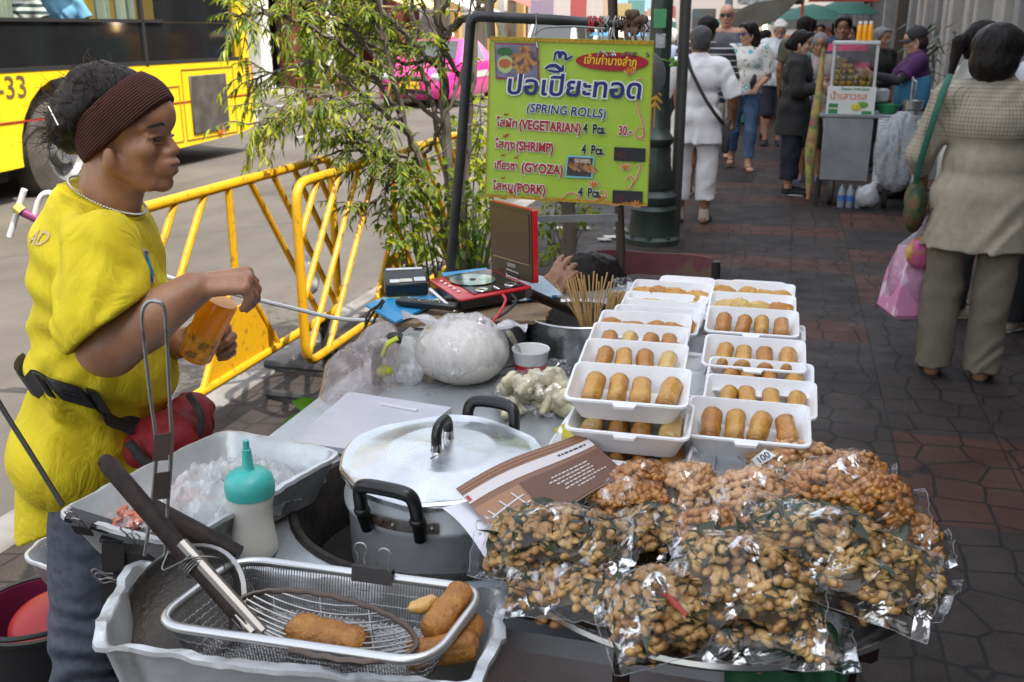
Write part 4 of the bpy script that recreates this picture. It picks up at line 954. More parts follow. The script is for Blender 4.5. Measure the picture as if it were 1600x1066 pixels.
def hand_prims(side=1, curl=0.5, spread=1.0, thumb=0.6, angs=None):
 """x along the fingers from the wrist, z out of the back of the hand, thumb on +y*side"""
 P = [('k', 0.006), cone((0.0, 0.016 * side, 0), (0.085, 0.024 * side, 0), 0.017, 0.0125), cone((0.0, -0.012 * side, 0), (0.078, -0.026 * side, 0), 0.016, 0.011), cone((0.005, 0, 0), (0.085, 0.0, 0.002), 0.018, 0.013), cone((0.0, 0, 0), (-0.03, 0, 0), 0.021, 0.024)]
 for i, (y, L) in enumerate(((0.029, 0.070), (0.010, 0.079), (-0.010, 0.073), (-0.028, 0.056))):
  p = Vector((0.085 - abs(i - 1) * 0.004, y * side, 0.002)); ang = 0; d0 = Vector((1, y * side * 3 * spread, 0)).normalized()
  c = curl * (1 + 0.18 * i)
  for sgm, (fr, r0, r1) in enumerate(((0.46, 0.0092, 0.0085), (0.30, 0.0085, 0.0078), (0.24, 0.0078, 0.0066))):
   ang += angs[sgm] * (1 + 0.06 * i) if angs else (0.75, 1.05, 0.65)[sgm] * c
   d = Vector((d0.x * math.cos(ang), d0.y * math.cos(ang), -math.sin(ang))); q = p + d * (L * fr)
   P.append(cone(p, q, r0, r1)); p = q
 a = Vector((0.015, 0.026 * side, -0.004)); m_ = Vector((0.05, 0.052 * side, -0.012 - 0.014 * thumb)); t = Vector((0.078, (0.060 - 0.022 * thumb) * side, -0.022 - 0.02 * thumb))
 P += [cone(a, m_, 0.0135, 0.0105), cone(m_, t, 0.0105, 0.0085)]
 return P
def frame(o, x, up):
 x = Vector(x).normalized(); z = Vector(up) - x * Vector(up).dot(x)
 if z.length < 1e-4: z = x.orthogonal()
 z.normalize(); y = z.cross(x)
 return Matrix(((x.x, y.x, z.x, o[0]), (x.y, y.y, z.y, o[1]), (x.z, y.z, z.z, o[2]), (0, 0, 0, 1)))
def foot_prims(ank, yaw, s=1.0, grow=0.0):
 d = Vector((math.cos(yaw), math.sin(yaw), 0)); n = Vector((-d.y, d.x, 0)); a = Vector(ank); g = grow
 z0 = a.z - 0.075 * s
 P = [cone(a, a + Vector((0, 0, -0.04 * s)), 0.036 * s + g, 0.034 * s + g), cone(Vector((a.x, a.y, z0 + 0.03 * s)) - d * 0.025 * s, Vector((a.x, a.y, z0 + 0.026 * s)) + d * 0.1 * s, 0.032 * s + g, 0.03 * s + g)]
 for k in (-1, 0, 1): P.append(cone(Vector((a.x, a.y, z0 + 0.026 * s)) + d * 0.08 * s + n * 0.012 * k * s, Vector((a.x, a.y, z0 + 0.018 * s)) + d * 0.175 * s + n * 0.022 * k * s, 0.022 * s + g, 0.016 * s + g))
 return P
def person(label, loc, face, H=1.6, skin='tan', build=1.0, belly=0.0, head=(0, 0, 0), lean=0.0, legs=((0, 0), (0, 0)), arms=None, stance=0.09, hair=('short', HB), top=None, bottom=None, shoes=None, vox=0.011, extras=None, hands=(0.4, 0.4), name='person', group=None, feet_yaw=(0.12, -0.12), grow=1.0, z=0.0, glasses=None):
 """face: compass angle in degrees of where the person looks (0 = away from the camera, 90 = right). local x forward, y left.
 legs: (hip pitch, knee bend) for left, right. arms: (elbow xyz, wrist xyz) left, right in metres for a body of height 1.6, from the shoulder."""
 s = H / 1.6
 rz = R(90 - face)
 r = thing(name, label, 'person', (loc[0], loc[1], loc[2] if len(loc) > 2 else z), rz, group)
 L = Matrix.Scale(s, 4)
 hipz = 0.82; w_ = build
 T = Matrix.Translation((0, 0, 0.9)) @ Matrix.Rotation(R(lean), 4, 'Y') @ Matrix.Translation((0, 0, -0.9))
 def U(p): return T @ Vector(p)
 torso = [ellp((0.0, 0, 0.88), (0.105 * w_, 0.155 * w_, 0.11)), ellp((0.008 + belly * 0.5, 0, 1.02), (0.10 * w_ + belly, 0.135 * w_ + belly * 0.6, 0.13)), ellp((0.0, 0, 1.2), (0.105 * w_, 0.148 * w_, 0.14)), cone((-0.005, -0.11 * w_, 1.30), (-0.005, 0.11 * w_, 1.30), 0.062), cone((-0.01, 0, 1.3), (0.0, 0, 1.38), 0.075, 0.055)]
 torso = xf(torso, T)
 Hd = Matrix.Translation(U((0.018, 0, 1.487))) @ Matrix.Rotation(R(head[0]), 4, 'Z') @ Matrix.Rotation(R(head[1]), 4, 'Y') @ Matrix.Rotation(R(head[2]), 4, 'X')
 neck = [cone(U((-0.012, 0, 1.31)), Hd @ Vector((-0.018, 0, -0.05)), 0.055 * (0.5 + 0.5 * w_), 0.051)]
 hp = xf(head_prims(), Hd)
 legp, legj, foot = [], [], []
 for k, sd in enumerate((1, -1)):
  a, kb = R(legs[k][0]), R(legs[k][1]); hip = Vector((0, sd * stance, hipz))
  kn = hip + Vector((math.sin(a), sd * (stance - 0.09) * 0.3, -math.cos(a))) * 0.385
  an = kn + Vector((math.sin(a - kb), 0, -math.cos(a - kb))) * 0.36
  legj.append((hip, kn, an)); w2 = 0.6 + 0.4 * w_
  legp += [cone(hip, kn, 0.082 * w2, 0.053 * w2), cone(kn, kn * 0.6 + an * 0.4 + Vector((-0.012, 0, 0)), 0.052 * w2, 0.052 * w2), cone(kn * 0.6 + an * 0.4 + Vector((-0.012, 0, 0)), an, 0.052 * w2, 0.036)]
 lowest = min(j[2].z for j in legj) - 0.075
 drop = Vector((0, 0, 0))
 A = arms or (((0.0, 0.06, -0.27), (0.06, 0.05, -0.51)), ((0.0, -0.06, -0.27), (0.06, -0.05, -0.51)))
 armp, armj, handp = [], [], []
 for k, sd in enumerate((1, -1)):
  sh = U((-0.005, sd * 0.165 * w_, 1.295)); el = sh + Vector(A[k][0]); wr = sh + Vector(A[k][1]); armj.append((sh, el, wr))
  armp += [cone(sh, el, 0.047 * (0.4 + 0.6 * w_), 0.037), cone(el, el * 0.65 + wr * 0.35, 0.038, 0.037), cone(el * 0.65 + wr * 0.35, wr, 0.037, 0.026)]
  d = wr - el
  up = Vector(A[k][2]) if len(A[k]) > 2 else Vector((0, sd, 0.2))
  armj[-1] = (sh, el, wr); handp += xf(hand_prims(-sd if len(A[k]) <= 3 else A[k][3], hands[k]), frame(wr + d.normalized() * 0.02, d, up))
 for k, (hip, kn, an) in enumerate(legj): foot += foot_prims(an, R(0) + feet_yaw[k])
 allp = xf(torso + legp + armp + foot + neck + hp + handp, Matrix.Translation((0, 0, -lowest)))
 off = Matrix.Translation((0, 0, -lowest))
 b = MB(); b.sdf(xf(allp, L), vox, 0.018 * s)
 body = b.build('body', SKIN[skin], r, world=False, ang=None)
 M2 = L @ off
 HM = M2 @ Hd
 if hair[0] != 'none' or glasses: pass
 # eyes and lips
 if vox < 0.012:
  q = MB()
  for sd in (1, -1): q.ell(HM @ Vector((0.0735, sd * 0.031, -0.003)), (0.011 * s,) * 3, nu=10, nv=6)
  q.build('eyes', EYEB, r, world=False)
  q = MB()
  for sd in (1, -1): q.tube([HM @ Vector((0.0885, sd * 0.012, 0.019)), HM @ Vector((0.083, sd * 0.034, 0.024)), HM @ Vector((0.066, sd * 0.052, 0.019))], [0.004 * s, 0.005 * s, 0.002 * s], 6)
  q.build('eyebrows', BROW, r, world=False)
  q = MB(); q.ell(HM @ Vector((0.088, 0, -0.074)), (0.011 * s, 0.021 * s, 0.009 * s), HM.to_3x3().normalized(), nu=10, nv=6); q.build('lips', LIP, r, world=False)
 # hair
 st, hm = hair
 face_cut = [((0.058, 0, 0.02), (0.75, 0, -0.62))]
 hpz = []
 if st in ('short', 'bob', 'long', 'bun', 'pony'):
  hpz.append(ellp((-0.014, 0, 0.040), (0.104, 0.085, 0.090), None, [((0.052, 0, 0.035), (0.85, 0, -0.5)), ((0, 0, -0.035), (0.75, 0, -0.9))]))
  hpz.append(ellp((-0.035, 0, -0.01), (0.076, 0.078, 0.085), None, [((-0.02, 0, 0), (1, 0, 0)), ((0, 0, -0.085 if st != 'short' else -0.075), (0, 0, -1))]))
  for sd in (1, -1): hpz.append(ellp((0.012, sd * 0.062, 0.055), (0.052, 0.026, 0.045)))
  hpz.append(cone((0.07, -0.04, 0.085), (0.07, 0.04, 0.085), 0.022))
 if st == 'bob':
  hpz += [ellp((-0.03, 0, -0.04), (0.085, 0.095, 0.09), None, [((0.0, 0, 0), (1, 0, -0.1))]), ellp((-0.02, 0, 0.045), (0.106, 0.094, 0.092), None, [((0.05, 0, 0.03), (0.85, 0, -0.5))])]
 if st == 'big': hpz += [ellp((-0.03, 0, 0.028), (0.116, 0.108, 0.104), None, [((0.05, 0, 0.03), (0.85, 0, -0.5))]), ellp((-0.045, 0, -0.045), (0.094, 0.102, 0.088), None, [((0.0, 0, 0), (1, 0, -0.1))])]
 if st == 'long': hpz += [cone((-0.055, 0, -0.02), (-0.09, 0, -0.24), 0.085, 0.06), cone((-0.03, 0.065, 0.0), (-0.05, 0.07, -0.2), 0.032, 0.03), cone((-0.03, -0.065, 0.0), (-0.05, -0.07, -0.2), 0.032, 0.03)]
 if st == 'bun': hpz += [ellp((-0.115, 0, -0.015), (0.05, 0.052, 0.05))]
 if st == 'pony': hpz += [cone((-0.1, 0, 0.03), (-0.145, 0, 0.0), 0.03, 0.034), cone((-0.145, 0, 0.0), (-0.15, 0, -0.16), 0.036, 0.018)]
 if st == 'fringe': hpz += [ellp((-0.014, 0, 0.040), (0.106, 0.090, 0.092), None, [((0.0, 0, -0.02), (0.45, 0, -1))]), ellp((-0.045, 0, -0.02), (0.075, 0.084, 0.085), None, [((-0.01, 0, 0), (1, 0, 0))])]
 if hpz:
  b = MB(); b.sdf(xf(hpz, HM), min(vox, 0.008), 0.022 * s, wrinkle(0.004, 55, 1.0, (1, 1, 0.35))); b.build('hair', hm, r, world=False, ang=None)
 if st == 'cap':
  b = MB(); b.sdf(xf([ellp((-0.012, 0, 0.05), (0.104, 0.086, 0.085), None, [((0, 0, 0.02), (-0.1, 0, -1))])], HM), 0.007, 0.01); bc = b.build('cap', hm, r, world=False, ang=0.8)
  b = MB(); b.grid(lambda u, v: HM @ Vector((0.07 + 0.095 * u - 0.05 * (2 * v - 1) ** 2, 0.075 * (2 * v - 1), 0.03 - 0.012 * u - 0.02 * (2 * v - 1) ** 2)), 8, 10, thick=0.004); b.build('brim', hm, bc, world=False)
  b = MB(); b.sdf(xf([ellp((-0.03, 0, -0.02), (0.085, 0.088, 0.085), None, [((0.0, 0, 0), (0.9, 0, 0.1)), ((0, 0, -0.085), (0, 0, -1)), ((0, 0, 0.035), (0, 0, 1))])], HM), 0.008, 0.01, wrinkle(0.003, 55, 2)); b.build('hair', HBR, r, world=False, ang=None)
 # clothes
 if top:
  tm, slv, hem = top['m'], top.get('sleeve', 1), top.get('hem', 0.82); lo = top.get('loose', 0.016); hz = top.get('hemw', 0.0)
  neckcut = top.get('neck', 1.385)
  P = [ellp((0.0, 0, 0.88), (0.105 * w_ + lo + hz * 0.5, 0.155 * w_ + lo + hz, 0.14)), ellp((0.006 + belly * 0.5, 0, 1.02), (0.10 * w_ + belly + lo, 0.140 * w_ + belly * 0.6 + lo, 0.16)), ellp((0.0, 0, 1.2), (0.108 * w_ + lo, 0.152 * w_ + lo, 0.15)), cone((-0.006, -0.12 * w_, 1.30), (-0.006, 0.12 * w_, 1.30), 0.06 + lo), cone((-0.012, 0, 1.3), (-0.008, 0, 1.37), 0.078 + lo, 0.06 + lo * 0.6)]
  if hem < 0.8: P += [cone((0, -0.05, 0.86), (0.0, -0.055, hem - 0.05), 0.115 * w_ + lo, 0.12 * w_ + lo + hz), cone((0, 0.05, 0.86), (0.0, 0.055, hem - 0.05), 0.115 * w_ + lo, 0.12 * w_ + lo + hz)]
  cl_ = [((0, 0, hem), (0, 0, -1)), ((0, 0, neckcut), (0.35, 0, 1))]
  P = [(p[:-1] + ((list(p[-1]) if p[-1] else []) + cl_,)) for p in P]
  P = xf(P, T)
  for k, sd in enumerate((1, -1)):
   sh, el, wr = armj[k]
   if slv == 1: e = sh + (el - sh) * top.get('slen', 0.72); P.append(cone(sh, e + (e - sh) * 0.3, 0.052 + lo, 0.05 + lo, [(e, (e - sh).normalized())]))
   if slv == 2:
    e = el + (wr - el) * top.get('slen', 0.96); P += [cone(sh, el, 0.054 + lo, 0.044 + lo * 0.8), cone(el, e + (e - el) * 0.1, 0.044 + lo * 0.8, 0.034 + lo * 0.7, [(e, (e - el).normalized())])]
  b = MB(); b.sdf(xf(P, M2), max(0.006, vox * 0.85), 0.03 * s, wrinkle(0.009 * top.get('wr', 1), 9, top.get('seed', 1.0))); b.build(top.get('name', 'shirt'), tm, r, world=False, ang=None)
 if bottom:
  bm_, end = bottom['m'], bottom.get('len', 0.1); lo = bottom.get('loose', 0.014); fl = bottom.get('flare', 0.0); w2 = 0.6 + 0.4 * w_
  if bottom.get('skirt'): P = [cone((0, 0, 0.93), (0, 0, end), 0.12 * w_, 0.17 + fl, [((0, 0, end), (0, 0, -1))]), ellp((0.0, 0, 0.90), (0.105 * w_ + lo, 0.155 * w_ + lo, 0.10))]
  else:
   P = [ellp((-0.008, 0, 0.87), (0.102 * w_ + lo * .5, 0.147 * w_ + lo * .5, 0.13), None, [((0, 0, bottom.get('waist', 0.97)), (0, 0, 1))])]
   for hip, kn, an in legj:
    z_ = an.z + end - 0.075
    P += [cone(hip, kn, 0.086 * w2 + lo, 0.058 * w2 + lo + fl * 0.5, [((0, 0, z_), (0, 0, -1))] if z_ > kn.z else None)]
    if z_ < kn.z + 0.02: P.append(cone(kn, an + (an - kn) * 0.15, 0.058 * w2 + lo + fl * 0.5, 0.045 + lo + fl, [(an + Vector((0, 0, end - 0.075)), (0, 0, -1))]))
  b = MB(); b.sdf(xf(P, M2), max(0.006, vox * 0.85), 0.022 * s, wrinkle(0.0075, 11, 2.0 + bottom.get('seed', 0), (1, 1, 0.7))); b.build(bottom.get('name', 'trousers'), bm_, r, world=False, ang=None)
 if shoes:
  for k, (hip, kn, an) in enumerate(legj):
   d = Vector((math.cos(feet_yaw[k]), math.sin(feet_yaw[k]), 0)); n = Vector((-d.y, d.x, 0)); o_ = Vector((an.x, an.y, an.z - 0.075))
   b = MB()
   if shoes[0] == 'shoe':
    P = [p[:-1] + ([(o_ + Vector((0, 0, 0.07)), (0, 0, 1))],) for p in foot_prims(an, feet_yaw[k], 1.0, 0.009)]
    b.sdf(xf(P, M2), 0.007, 0.012)
    so = MB();
   pr = [(-0.055, 0.0), (-0.045, 0.028), (0.0, 0.034), (0.08, 0.043), (0.15, 0.045), (0.19, 0.03), (0.203, 0.0)]
   pr = pr + [(x, -y) for x, y in pr[-2:0:-1]]
   so = MB(); so.loft([[M2 @ (o_ + d * x + n * y + Vector((0, 0, zz))) for x, y in pr] for zz in (-0.004, 0.012)])
   if shoes[0] != 'shoe':
    for f in (-1, 1): so.tube([M2 @ (o_ + d * 0.13 + Vector((0, 0, 0.048))), M2 @ (o_ + d * 0.09 + n * f * 0.03 + Vector((0, 0, 0.05))), M2 @ (o_ + d * 0.05 + n * f * 0.04 + Vector((0, 0, 0.012)))], 0.008 * s, 6)
    if shoes[0] == 'slipper': so.grid(lambda u, v: M2 @ (o_ + d * (0.07 + 0.09 * u) + n * (0.046 * math.cos(math.pi * v)) + Vector((0, 0, 0.008 + 0.052 * math.sin(math.pi * v)))), 4, 8, thick=0.004)
    so.build('sandal', shoes[1], r, world=False)
   else:
    so.v = so.v; b.m = b.m; so.m = [1] * len(so.m); b.add(so.v, so.f, 1); b.build('shoe', [shoes[1], shoes[2] if len(shoes) > 2 else shoes[1]], r, world=False)
 if glasses:
  b = MB()
  for sd in (1, -1): b.box(HM @ Vector((0.097, sd * 0.033, 0.0)), (0.006 * s, 0.05 * s, 0.034 * s), HM.to_3x3().normalized(), 0.002); b.tube([HM @ Vector((0.095, sd * 0.06, 0.006)), HM @ Vector((0.0, sd * 0.082, 0.004))], 0.0025 * s, 5)
  b.tube([HM @ Vector((0.1, 0.012, 0.006)), HM @ Vector((0.1, -0.012, 0.006))], 0.003 * s, 5); b.build('glasses', glasses, r, world=False)
 info = dict(root=r, M=M2, HM=HM, arms=[[M2 @ p for p in a] for a in armj], legs=[[M2 @ p for p in l_] for l_ in legj], U=lambda p: M2 @ U(p), s=s)
 return info
def wp(i, p): return ROOTM[i['root'].name] @ p            # person space to world
AWAY, TOWARD = 15.0, 195.0
WSH = cloth('white_cotton', (0.80, 0.80, 0.83), (0.72, 0.72, 0.76))
LA = lambda *a: a
# --- woman in white seen from behind
p = person('person in loose white shirt and white cropped trousers seen from behind', ST(8.38, -0.72), 12, 1.56, 'tan', 1.13, hair=('short', HDG), head=(0, 12, 0),
 arms=(((-0.02, 0.10, -0.25), (0.03, 0.09, -0.45)), ((-0.0, -0.11, -0.25), (0.12, -0.12, -0.40))), stance=0.105, top=dict(m=WSH, sleeve=1, slen=0.95, hem=0.68, loose=0.02, hemw=0.012, seed=3, neck=1.40), bottom=dict(m=WSH, len=0.20, loose=0.015, flare=0.018), shoes=('slipper', cloth('slip_dark', (0.02, 0.022, 0.03))), vox=0.01)
b = MB()
for l_ in p['legs']: b.tube([l_[2] + Vector((0, 0, -0.03)), l_[2] + Vector((0, 0, 0.09))], [0.044, 0.042], 10)
o_ = MB()
for k, l_ in enumerate(p['legs']):
 q = MB(); q.tube([l_[2] + Vector((0.0, 0, -0.045)), l_[2] + Vector((0, 0, 0.03)), l_[2] + Vector((0, 0, 0.10))], [0.046, 0.043, 0.042], 12); q.build('sock', cloth('sock_cream', (0.5, 0.43, 0.36)), p['root'], world=False)
STRAP = cloth('strap_brown', (0.035, 0.025, 0.022))
q = MB(); q.tube(path([p['U']((-0.05, 0.10, 1.375)), p['U']((-0.135, 0.06, 1.27)), p['U']((-0.168, -0.06, 1.06)), p['U']((-0.14, -0.16, 0.92)), p['U']((-0.02, -0.225, 0.84))]), 0.016, 8, flat=0.35); q.build('bag_strap', STRAP, p['root'], world=False)
q = MB(); q.box(p['U']((0.05, -0.25, 0.72)), (0.2, 0.06, 0.24), bev=0.02); o = q.build('shoulder_bag', cloth('bag_dark', (0.05, 0.045, 0.05)), p['root'], world=False)
# --- bare headed man behind, with sunglasses
person('bald man in grey tank top with sunglasses and black backpack straps', ST(13.1, -0.82), 200, 1.84, 'pink', 1.15, hair=('none', HB), top=dict(m=cloth('tank_grey', (0.11, 0.11, 0.13)), sleeve=0, hem=0.8, neck=1.33, loose=0.012), bottom=dict(m=cloth('short_grey', (0.3, 0.28, 0.25)), len=0.42, loose=0.03), shoes=('flip', cloth('slip_dark', (0.02, 0.022, 0.03))), glasses=mat('shade_black', (0.008, 0.008, 0.008), 0.1), vox=0.011)
BKP = cloth('pack_black', (0.012, 0.012, 0.014))
# --- striped shirt man
person('person in navy shirt with thin pale stripes behind the white shirt', ST(9.9, -0.80), 25, 1.66, 'tan', 1.2, hair=('short', HB), top=dict(m=pattern_mat('navy_stripe', _stripe(2, 0.055, 0.2, (0.018, 0.02, 0.035), (0.45, 0.42, 0.42))), sleeve=1, slen=0.9, hem=0.8, loose=0.02), bottom=dict(m=cloth('short_beige', (0.45, 0.42, 0.36)), len=0.45, loose=0.03), shoes=('flip', cloth('slip_white', (0.6, 0.6, 0.6))), vox=0.011)
# --- floral blouse woman
p = person('woman in white blouse with teal flowers and blue jeans, head turned aside', ST(11.9, -0.50), 190, 1.62, 'fair', 1.05, head=(-58, 4, 0), hair=('long', HB), arms=(((-0.02, 0.07, -0.26), (0.17, -0.04, -0.36), (0.4, 0.6, 0.6)), ((-0.02, -0.1, -0.25), (0.05, -0.12, -0.48))), legs=((6, 4), (-10, 18)), top=dict(m=pattern_mat('floral', _floral), sleeve=1, slen=0.9, hem=0.84, loose=0.03, neck=1.36, seed=4), bottom=dict(m=pattern_mat('jeans', _jeans), len=0.14, loose=0.008), shoes=('flip', cloth('sandal_brown', (0.16, 0.06, 0.03))), glasses=mat('glasses_blue', (0.04, 0.04, 0.2), 0.3), vox=0.01)
q = MB(); w0 = p['arms'][0][2]; q.box(wp(p, w0 + Vector((0.06, -0.06, 0.05))), (0.10, 0.03, 0.16), Matrix.Rotation(R(60), 3, 'Z') @ Matrix.Rotation(R(60), 3, 'Y'), 0.008); simple('wallet', 'dark wallet held by the woman in the floral blouse', 'wallet', q, cloth('wallet_dark', (0.03, 0.02, 0.02)))
# --- white haired man looking down
person('white haired man in pale short sleeved shirt looking down', ST(14.6, -0.2), 192, 1.66, 'pink', 1.1, head=(0, 28, 0), hair=('short', HW), arms=(((0.0, 0.06, -0.26), (0.2, -0.03, -0.2)), ((0.0, -0.06, -0.26), (0.2, 0.03, -0.2))), top=dict(m=cloth('pale_shirt', (0.62, 0.66, 0.70)), hem=0.78, loose=0.03, slen=0.85), bottom=dict(m=cloth('dark_shorts', (0.04, 0.045, 0.07)), len=0.40, loose=0.03), shoes=('shoe', cloth('slip_dark', (0.02, 0.022, 0.03))), vox=0.011)
# --- woman in black jacket
p = person('woman in long black jacket with green face mask under her chin', ST(10.19, 0.05), 105, 1.53, 'fair', 1.1, head=(-8, 2, 0), hair=('bun', HB), arms=(((0.02, 0.06, -0.25), (0.2, 0.02, -0.2)), ((0.02, -0.05, -0.26), (0.22, -0.02, -0.22))), top=dict(m=cloth('jacket_black', (0.012, 0.012, 0.014), (0.02, 0.02, 0.022)), sleeve=2, hem=0.60, loose=0.03, hemw=0.02, name='jacket', seed=7), bottom=dict(m=cloth('trouser_navy', (0.012, 0.014, 0.03)), len=0.16, loose=0.03, flare=0.015), shoes=('shoe', cloth('shoe_black', (0.015, 0.015, 0.016)), cloth('slip_white', (0.6, 0.6, 0.6))), vox=0.01)
HMq = p['HM']; q = MB(); q.sdf(xf([ellp((0.085, 0, -0.105), (0.02, 0.045, 0.032))], HMq), 0.005, 0.005); q.build('face_mask', cloth('mask_green', (0.12, 0.4, 0.28)), p['root'], world=False)
q = MB(); q.ell(HMq @ Vector((-0.115, 0.035, 0.045)), (0.03, 0.03, 0.028)); q.build('hair_tie', cloth('tie_magenta', (0.4, 0.03, 0.25)), p['root'], world=False)
q = MB(); q.tube(path([p['U']((0.10, 0.06, 1.38)), p['U']((0.15, 0.05, 1.2)), p['U']((0.165, 0.04, 1.0)), p['U']((0.15, 0.04, 0.8))]), 0.028, 8, flat=0.4); q.build('scarf', pattern_mat('scarf', lambda nt, co: ramp(nt, noi(nt, co, 40, 3), [(0.4, (0.02, 0.03, 0.12)), (0.55, (0.2, 0.15, 0.4)), (0.65, (0.6, 0.6, 0.7))])), p['root'], world=False)
# --- grey haired woman in beige tunic
p = person('grey haired woman in beige tunic and black knee trousers walking near', ST(11.2, 0.26), 196, 1.50, 'tan', 1.0, hair=('fringe', HG), arms=(((0.0, 0.07, -0.25), (0.12, 0.02, -0.28)), ((0.02, -0.07, -0.25), (0.2, 0.02, -0.18))), top=dict(m=cloth('tunic', (0.33, 0.29, 0.26), (0.28, 0.245, 0.22)), sleeve=2, slen=0.5, hem=0.72, loose=0.03, hemw=0.02, seed=9), bottom=dict(m=cloth('knee_black', (0.012, 0.012, 0.014)), len=0.38, loose=0.02), shoes=('flip', cloth('slip_blue', (0.05, 0.15, 0.5))), vox=0.011)
q = MB(); q.sdf([ellp(wp(p, p['arms'][0][2]) + Vector((0.02, 0, -0.28)), (0.11, 0.06, 0.24))], 0.02, 0.01, wrinkle(0.012, 16, 2)); simple('carrier_bag', 'crumpled white carrier bag held by the woman in the beige tunic', 'bag', q, film('film_white_far', 0.8, 0.55, (0.85, 0.86, 0.88)), smooth=True)
# --- man in navy and pink polo
person('man in navy and pink polo shirt standing behind the juice stall', ST(11.9, 0.50), 198, 1.68, 'dark', 1.15, hair=('short', HB), top=dict(m=pattern_mat('polo', lambda nt, co: ramp(nt, mth(nt, 'FRACT', mth(nt, 'MULTIPLY', _xyz(nt, co)[2], 5.0)), [(0.0, (0.03, 0.035, 0.08)), (0.6, (0.03, 0.035, 0.08)), (0.64, (0.5, 0.03, 0.13)), (0.95, (0.5, 0.03, 0.13))])), hem=0.8, loose=0.02, slen=0.85), bottom=dict(m=cloth('dark_trouser', (0.03, 0.03, 0.035)), len=0.05, loose=0.02), shoes=('shoe', cloth('slip_dark', (0.02, 0.022, 0.03))), vox=0.011)
# --- crowd farther off
DK = cloth('dark_trouser', (0.03, 0.03, 0.035)); SHD = ('shoe', cloth('slip_dark', (0.02, 0.022, 0.03)))
crowd = [('dark haired person walking away in olive shirt beyond the black jacket', ST(13.2, 0.10), 20, 1.70, ('short', HB), (0.10, 0.10, 0.06)), ('dark haired person in blue shirt deep in the crowd', ST(17.0, 0.62), 25, 1.66, ('short', HB), (0.04, 0.06, 0.14)), ('person in dark brown shirt deep in the crowd, face visible', ST(17.5, 0.85), 190, 1.58, ('short', HB), (0.08, 0.05, 0.04)), ('person with black cap like hair far behind the olive shirt', ST(18.5, 0.25), 15, 1.72, ('short', HB), (0.03, 0.03, 0.035)), ('white haired person half hidden behind the lamp post', ST(13.5, -1.55), 20, 1.56, ('short', HW), (0.25, 0.3, 0.42)), ('person in white T-shirt just left of the white haired man', ST(15.6, -0.42), 20, 1.54, ('short', HB), (0.6, 0.62, 0.7)), ('person in grey shirt behind the tunic woman', ST(15.2, 0.75), 200, 1.6, ('short', HB), (0.2, 0.2, 0.22)), ('person in red shirt far down the pavement', ST(20.5, 0.45), 195, 1.64, ('short', HB), (0.3, 0.03, 0.03)), ('person in orange shirt far down the pavement', ST(22.5, 0.1), 20, 1.66, ('short', HB), (0.5, 0.2, 0.03)), ('person in green shirt far down the pavement', ST(22.0, 0.75), 190, 1.62, ('short', HB), (0.05, 0.15, 0.07)), ('person in straw hat across the road by the blue parasol', ST(19.2, -3.15, -0.12), 160, 1.6, ('none', HB), (0.05, 0.07, 0.2)), ('pale shirted person behind the bald man', ST(14.5, -1.1), 195, 1.68, ('short', HB), (0.4, 0.4, 0.45))]
for i, (lab, pos, fc, H_, hr, c) in enumerate(crowd):
 p = person(lab, pos, fc, H_, 'tan', 1.08, hair=hr, legs=((8, 5), (-8, 12)) if i % 2 else ((-6, 10), (8, 4)), top=dict(m=cloth('crowd_top_%d' % i, c), hem=0.78, loose=0.025, seed=i), bottom=dict(m=DK if i % 3 else cloth('crowd_jean', (0.05, 0.08, 0.14)), len=0.06 if i != 5 else 0.4, loose=0.02), shoes=SHD, vox=0.013, z=pos.z)
 if 'straw' in lab:
  q = MB(); q.lathe([(0.2, 0.045), (0.11, 0.10), (0.03, 0.16), (0.0, 0.165)], 20, p['HM']); q.build('straw_hat', mat('straw', (0.6, 0.46, 0.28), 0.7), p['root'], world=False)
# --- plaid shirt woman
PT = cloth('trouser_taupe', (0.175, 0.15, 0.118), (0.145, 0.124, 0.096))
p = person('woman in beige checked shirt and taupe trousers seen from behind', ST(4.77, 0.845), 24, 1.555, 'tan', 1.12, belly=0.01, hair=('big', HB), head=(-25, 10, 0), arms=(((0.02, 0.085, -0.25), (0.16, 0.07, -0.42)), ((0.05, -0.11, -0.25), (0.24, -0.08, -0.30))), stance=0.105, top=dict(m=pattern_mat('plaid_linen', _plaid, 0.85, 0.22), sleeve=2, slen=0.45, hem=0.64, loose=0.022, hemw=0.012, seed=5, neck=1.41, wr=1.3), bottom=dict(m=PT, len=0.055, loose=0.012, flare=0.026), shoes=('slipper', cloth('slip_dark', (0.02, 0.022, 0.03))), vox=0.0085)
PLAID = p
# shoulder bag and shopping
q = MB(); q.tube(path([p['U']((0.02, 0.19, 1.40)), p['U']((-0.10, 0.21, 1.33)), p['U']((-0.13, 0.235, 1.2)), p['U']((-0.06, 0.27, 1.0)), p['U']((0.04, 0.28, 0.86))]), 0.014, 8, flat=0.4); q.build('bag_strap', cloth('strap_green', (0.02, 0.12, 0.08)), p['root'], world=False)
q = MB(); q.sdf(xf([ellp((0.06, 0.27, 0.80), (0.14, 0.05, 0.13))], p['M']), 0.012, 0.02, wrinkle(0.006, 20, 1)); q.build('shoulder_bag', pattern_mat('bag_camo', lambda nt, co: ramp(nt, noi(nt, co, 16, 3), [(0.4, (0.02, 0.05, 0.03)), (0.55, (0.10, 0.09, 0.03)), (0.62, (0.12, 0.05, 0.03))])), p['root'], world=False)
hand = wp(p, p['arms'][0][2])
q = MB(); c = PY(1425, 430, hand.y)
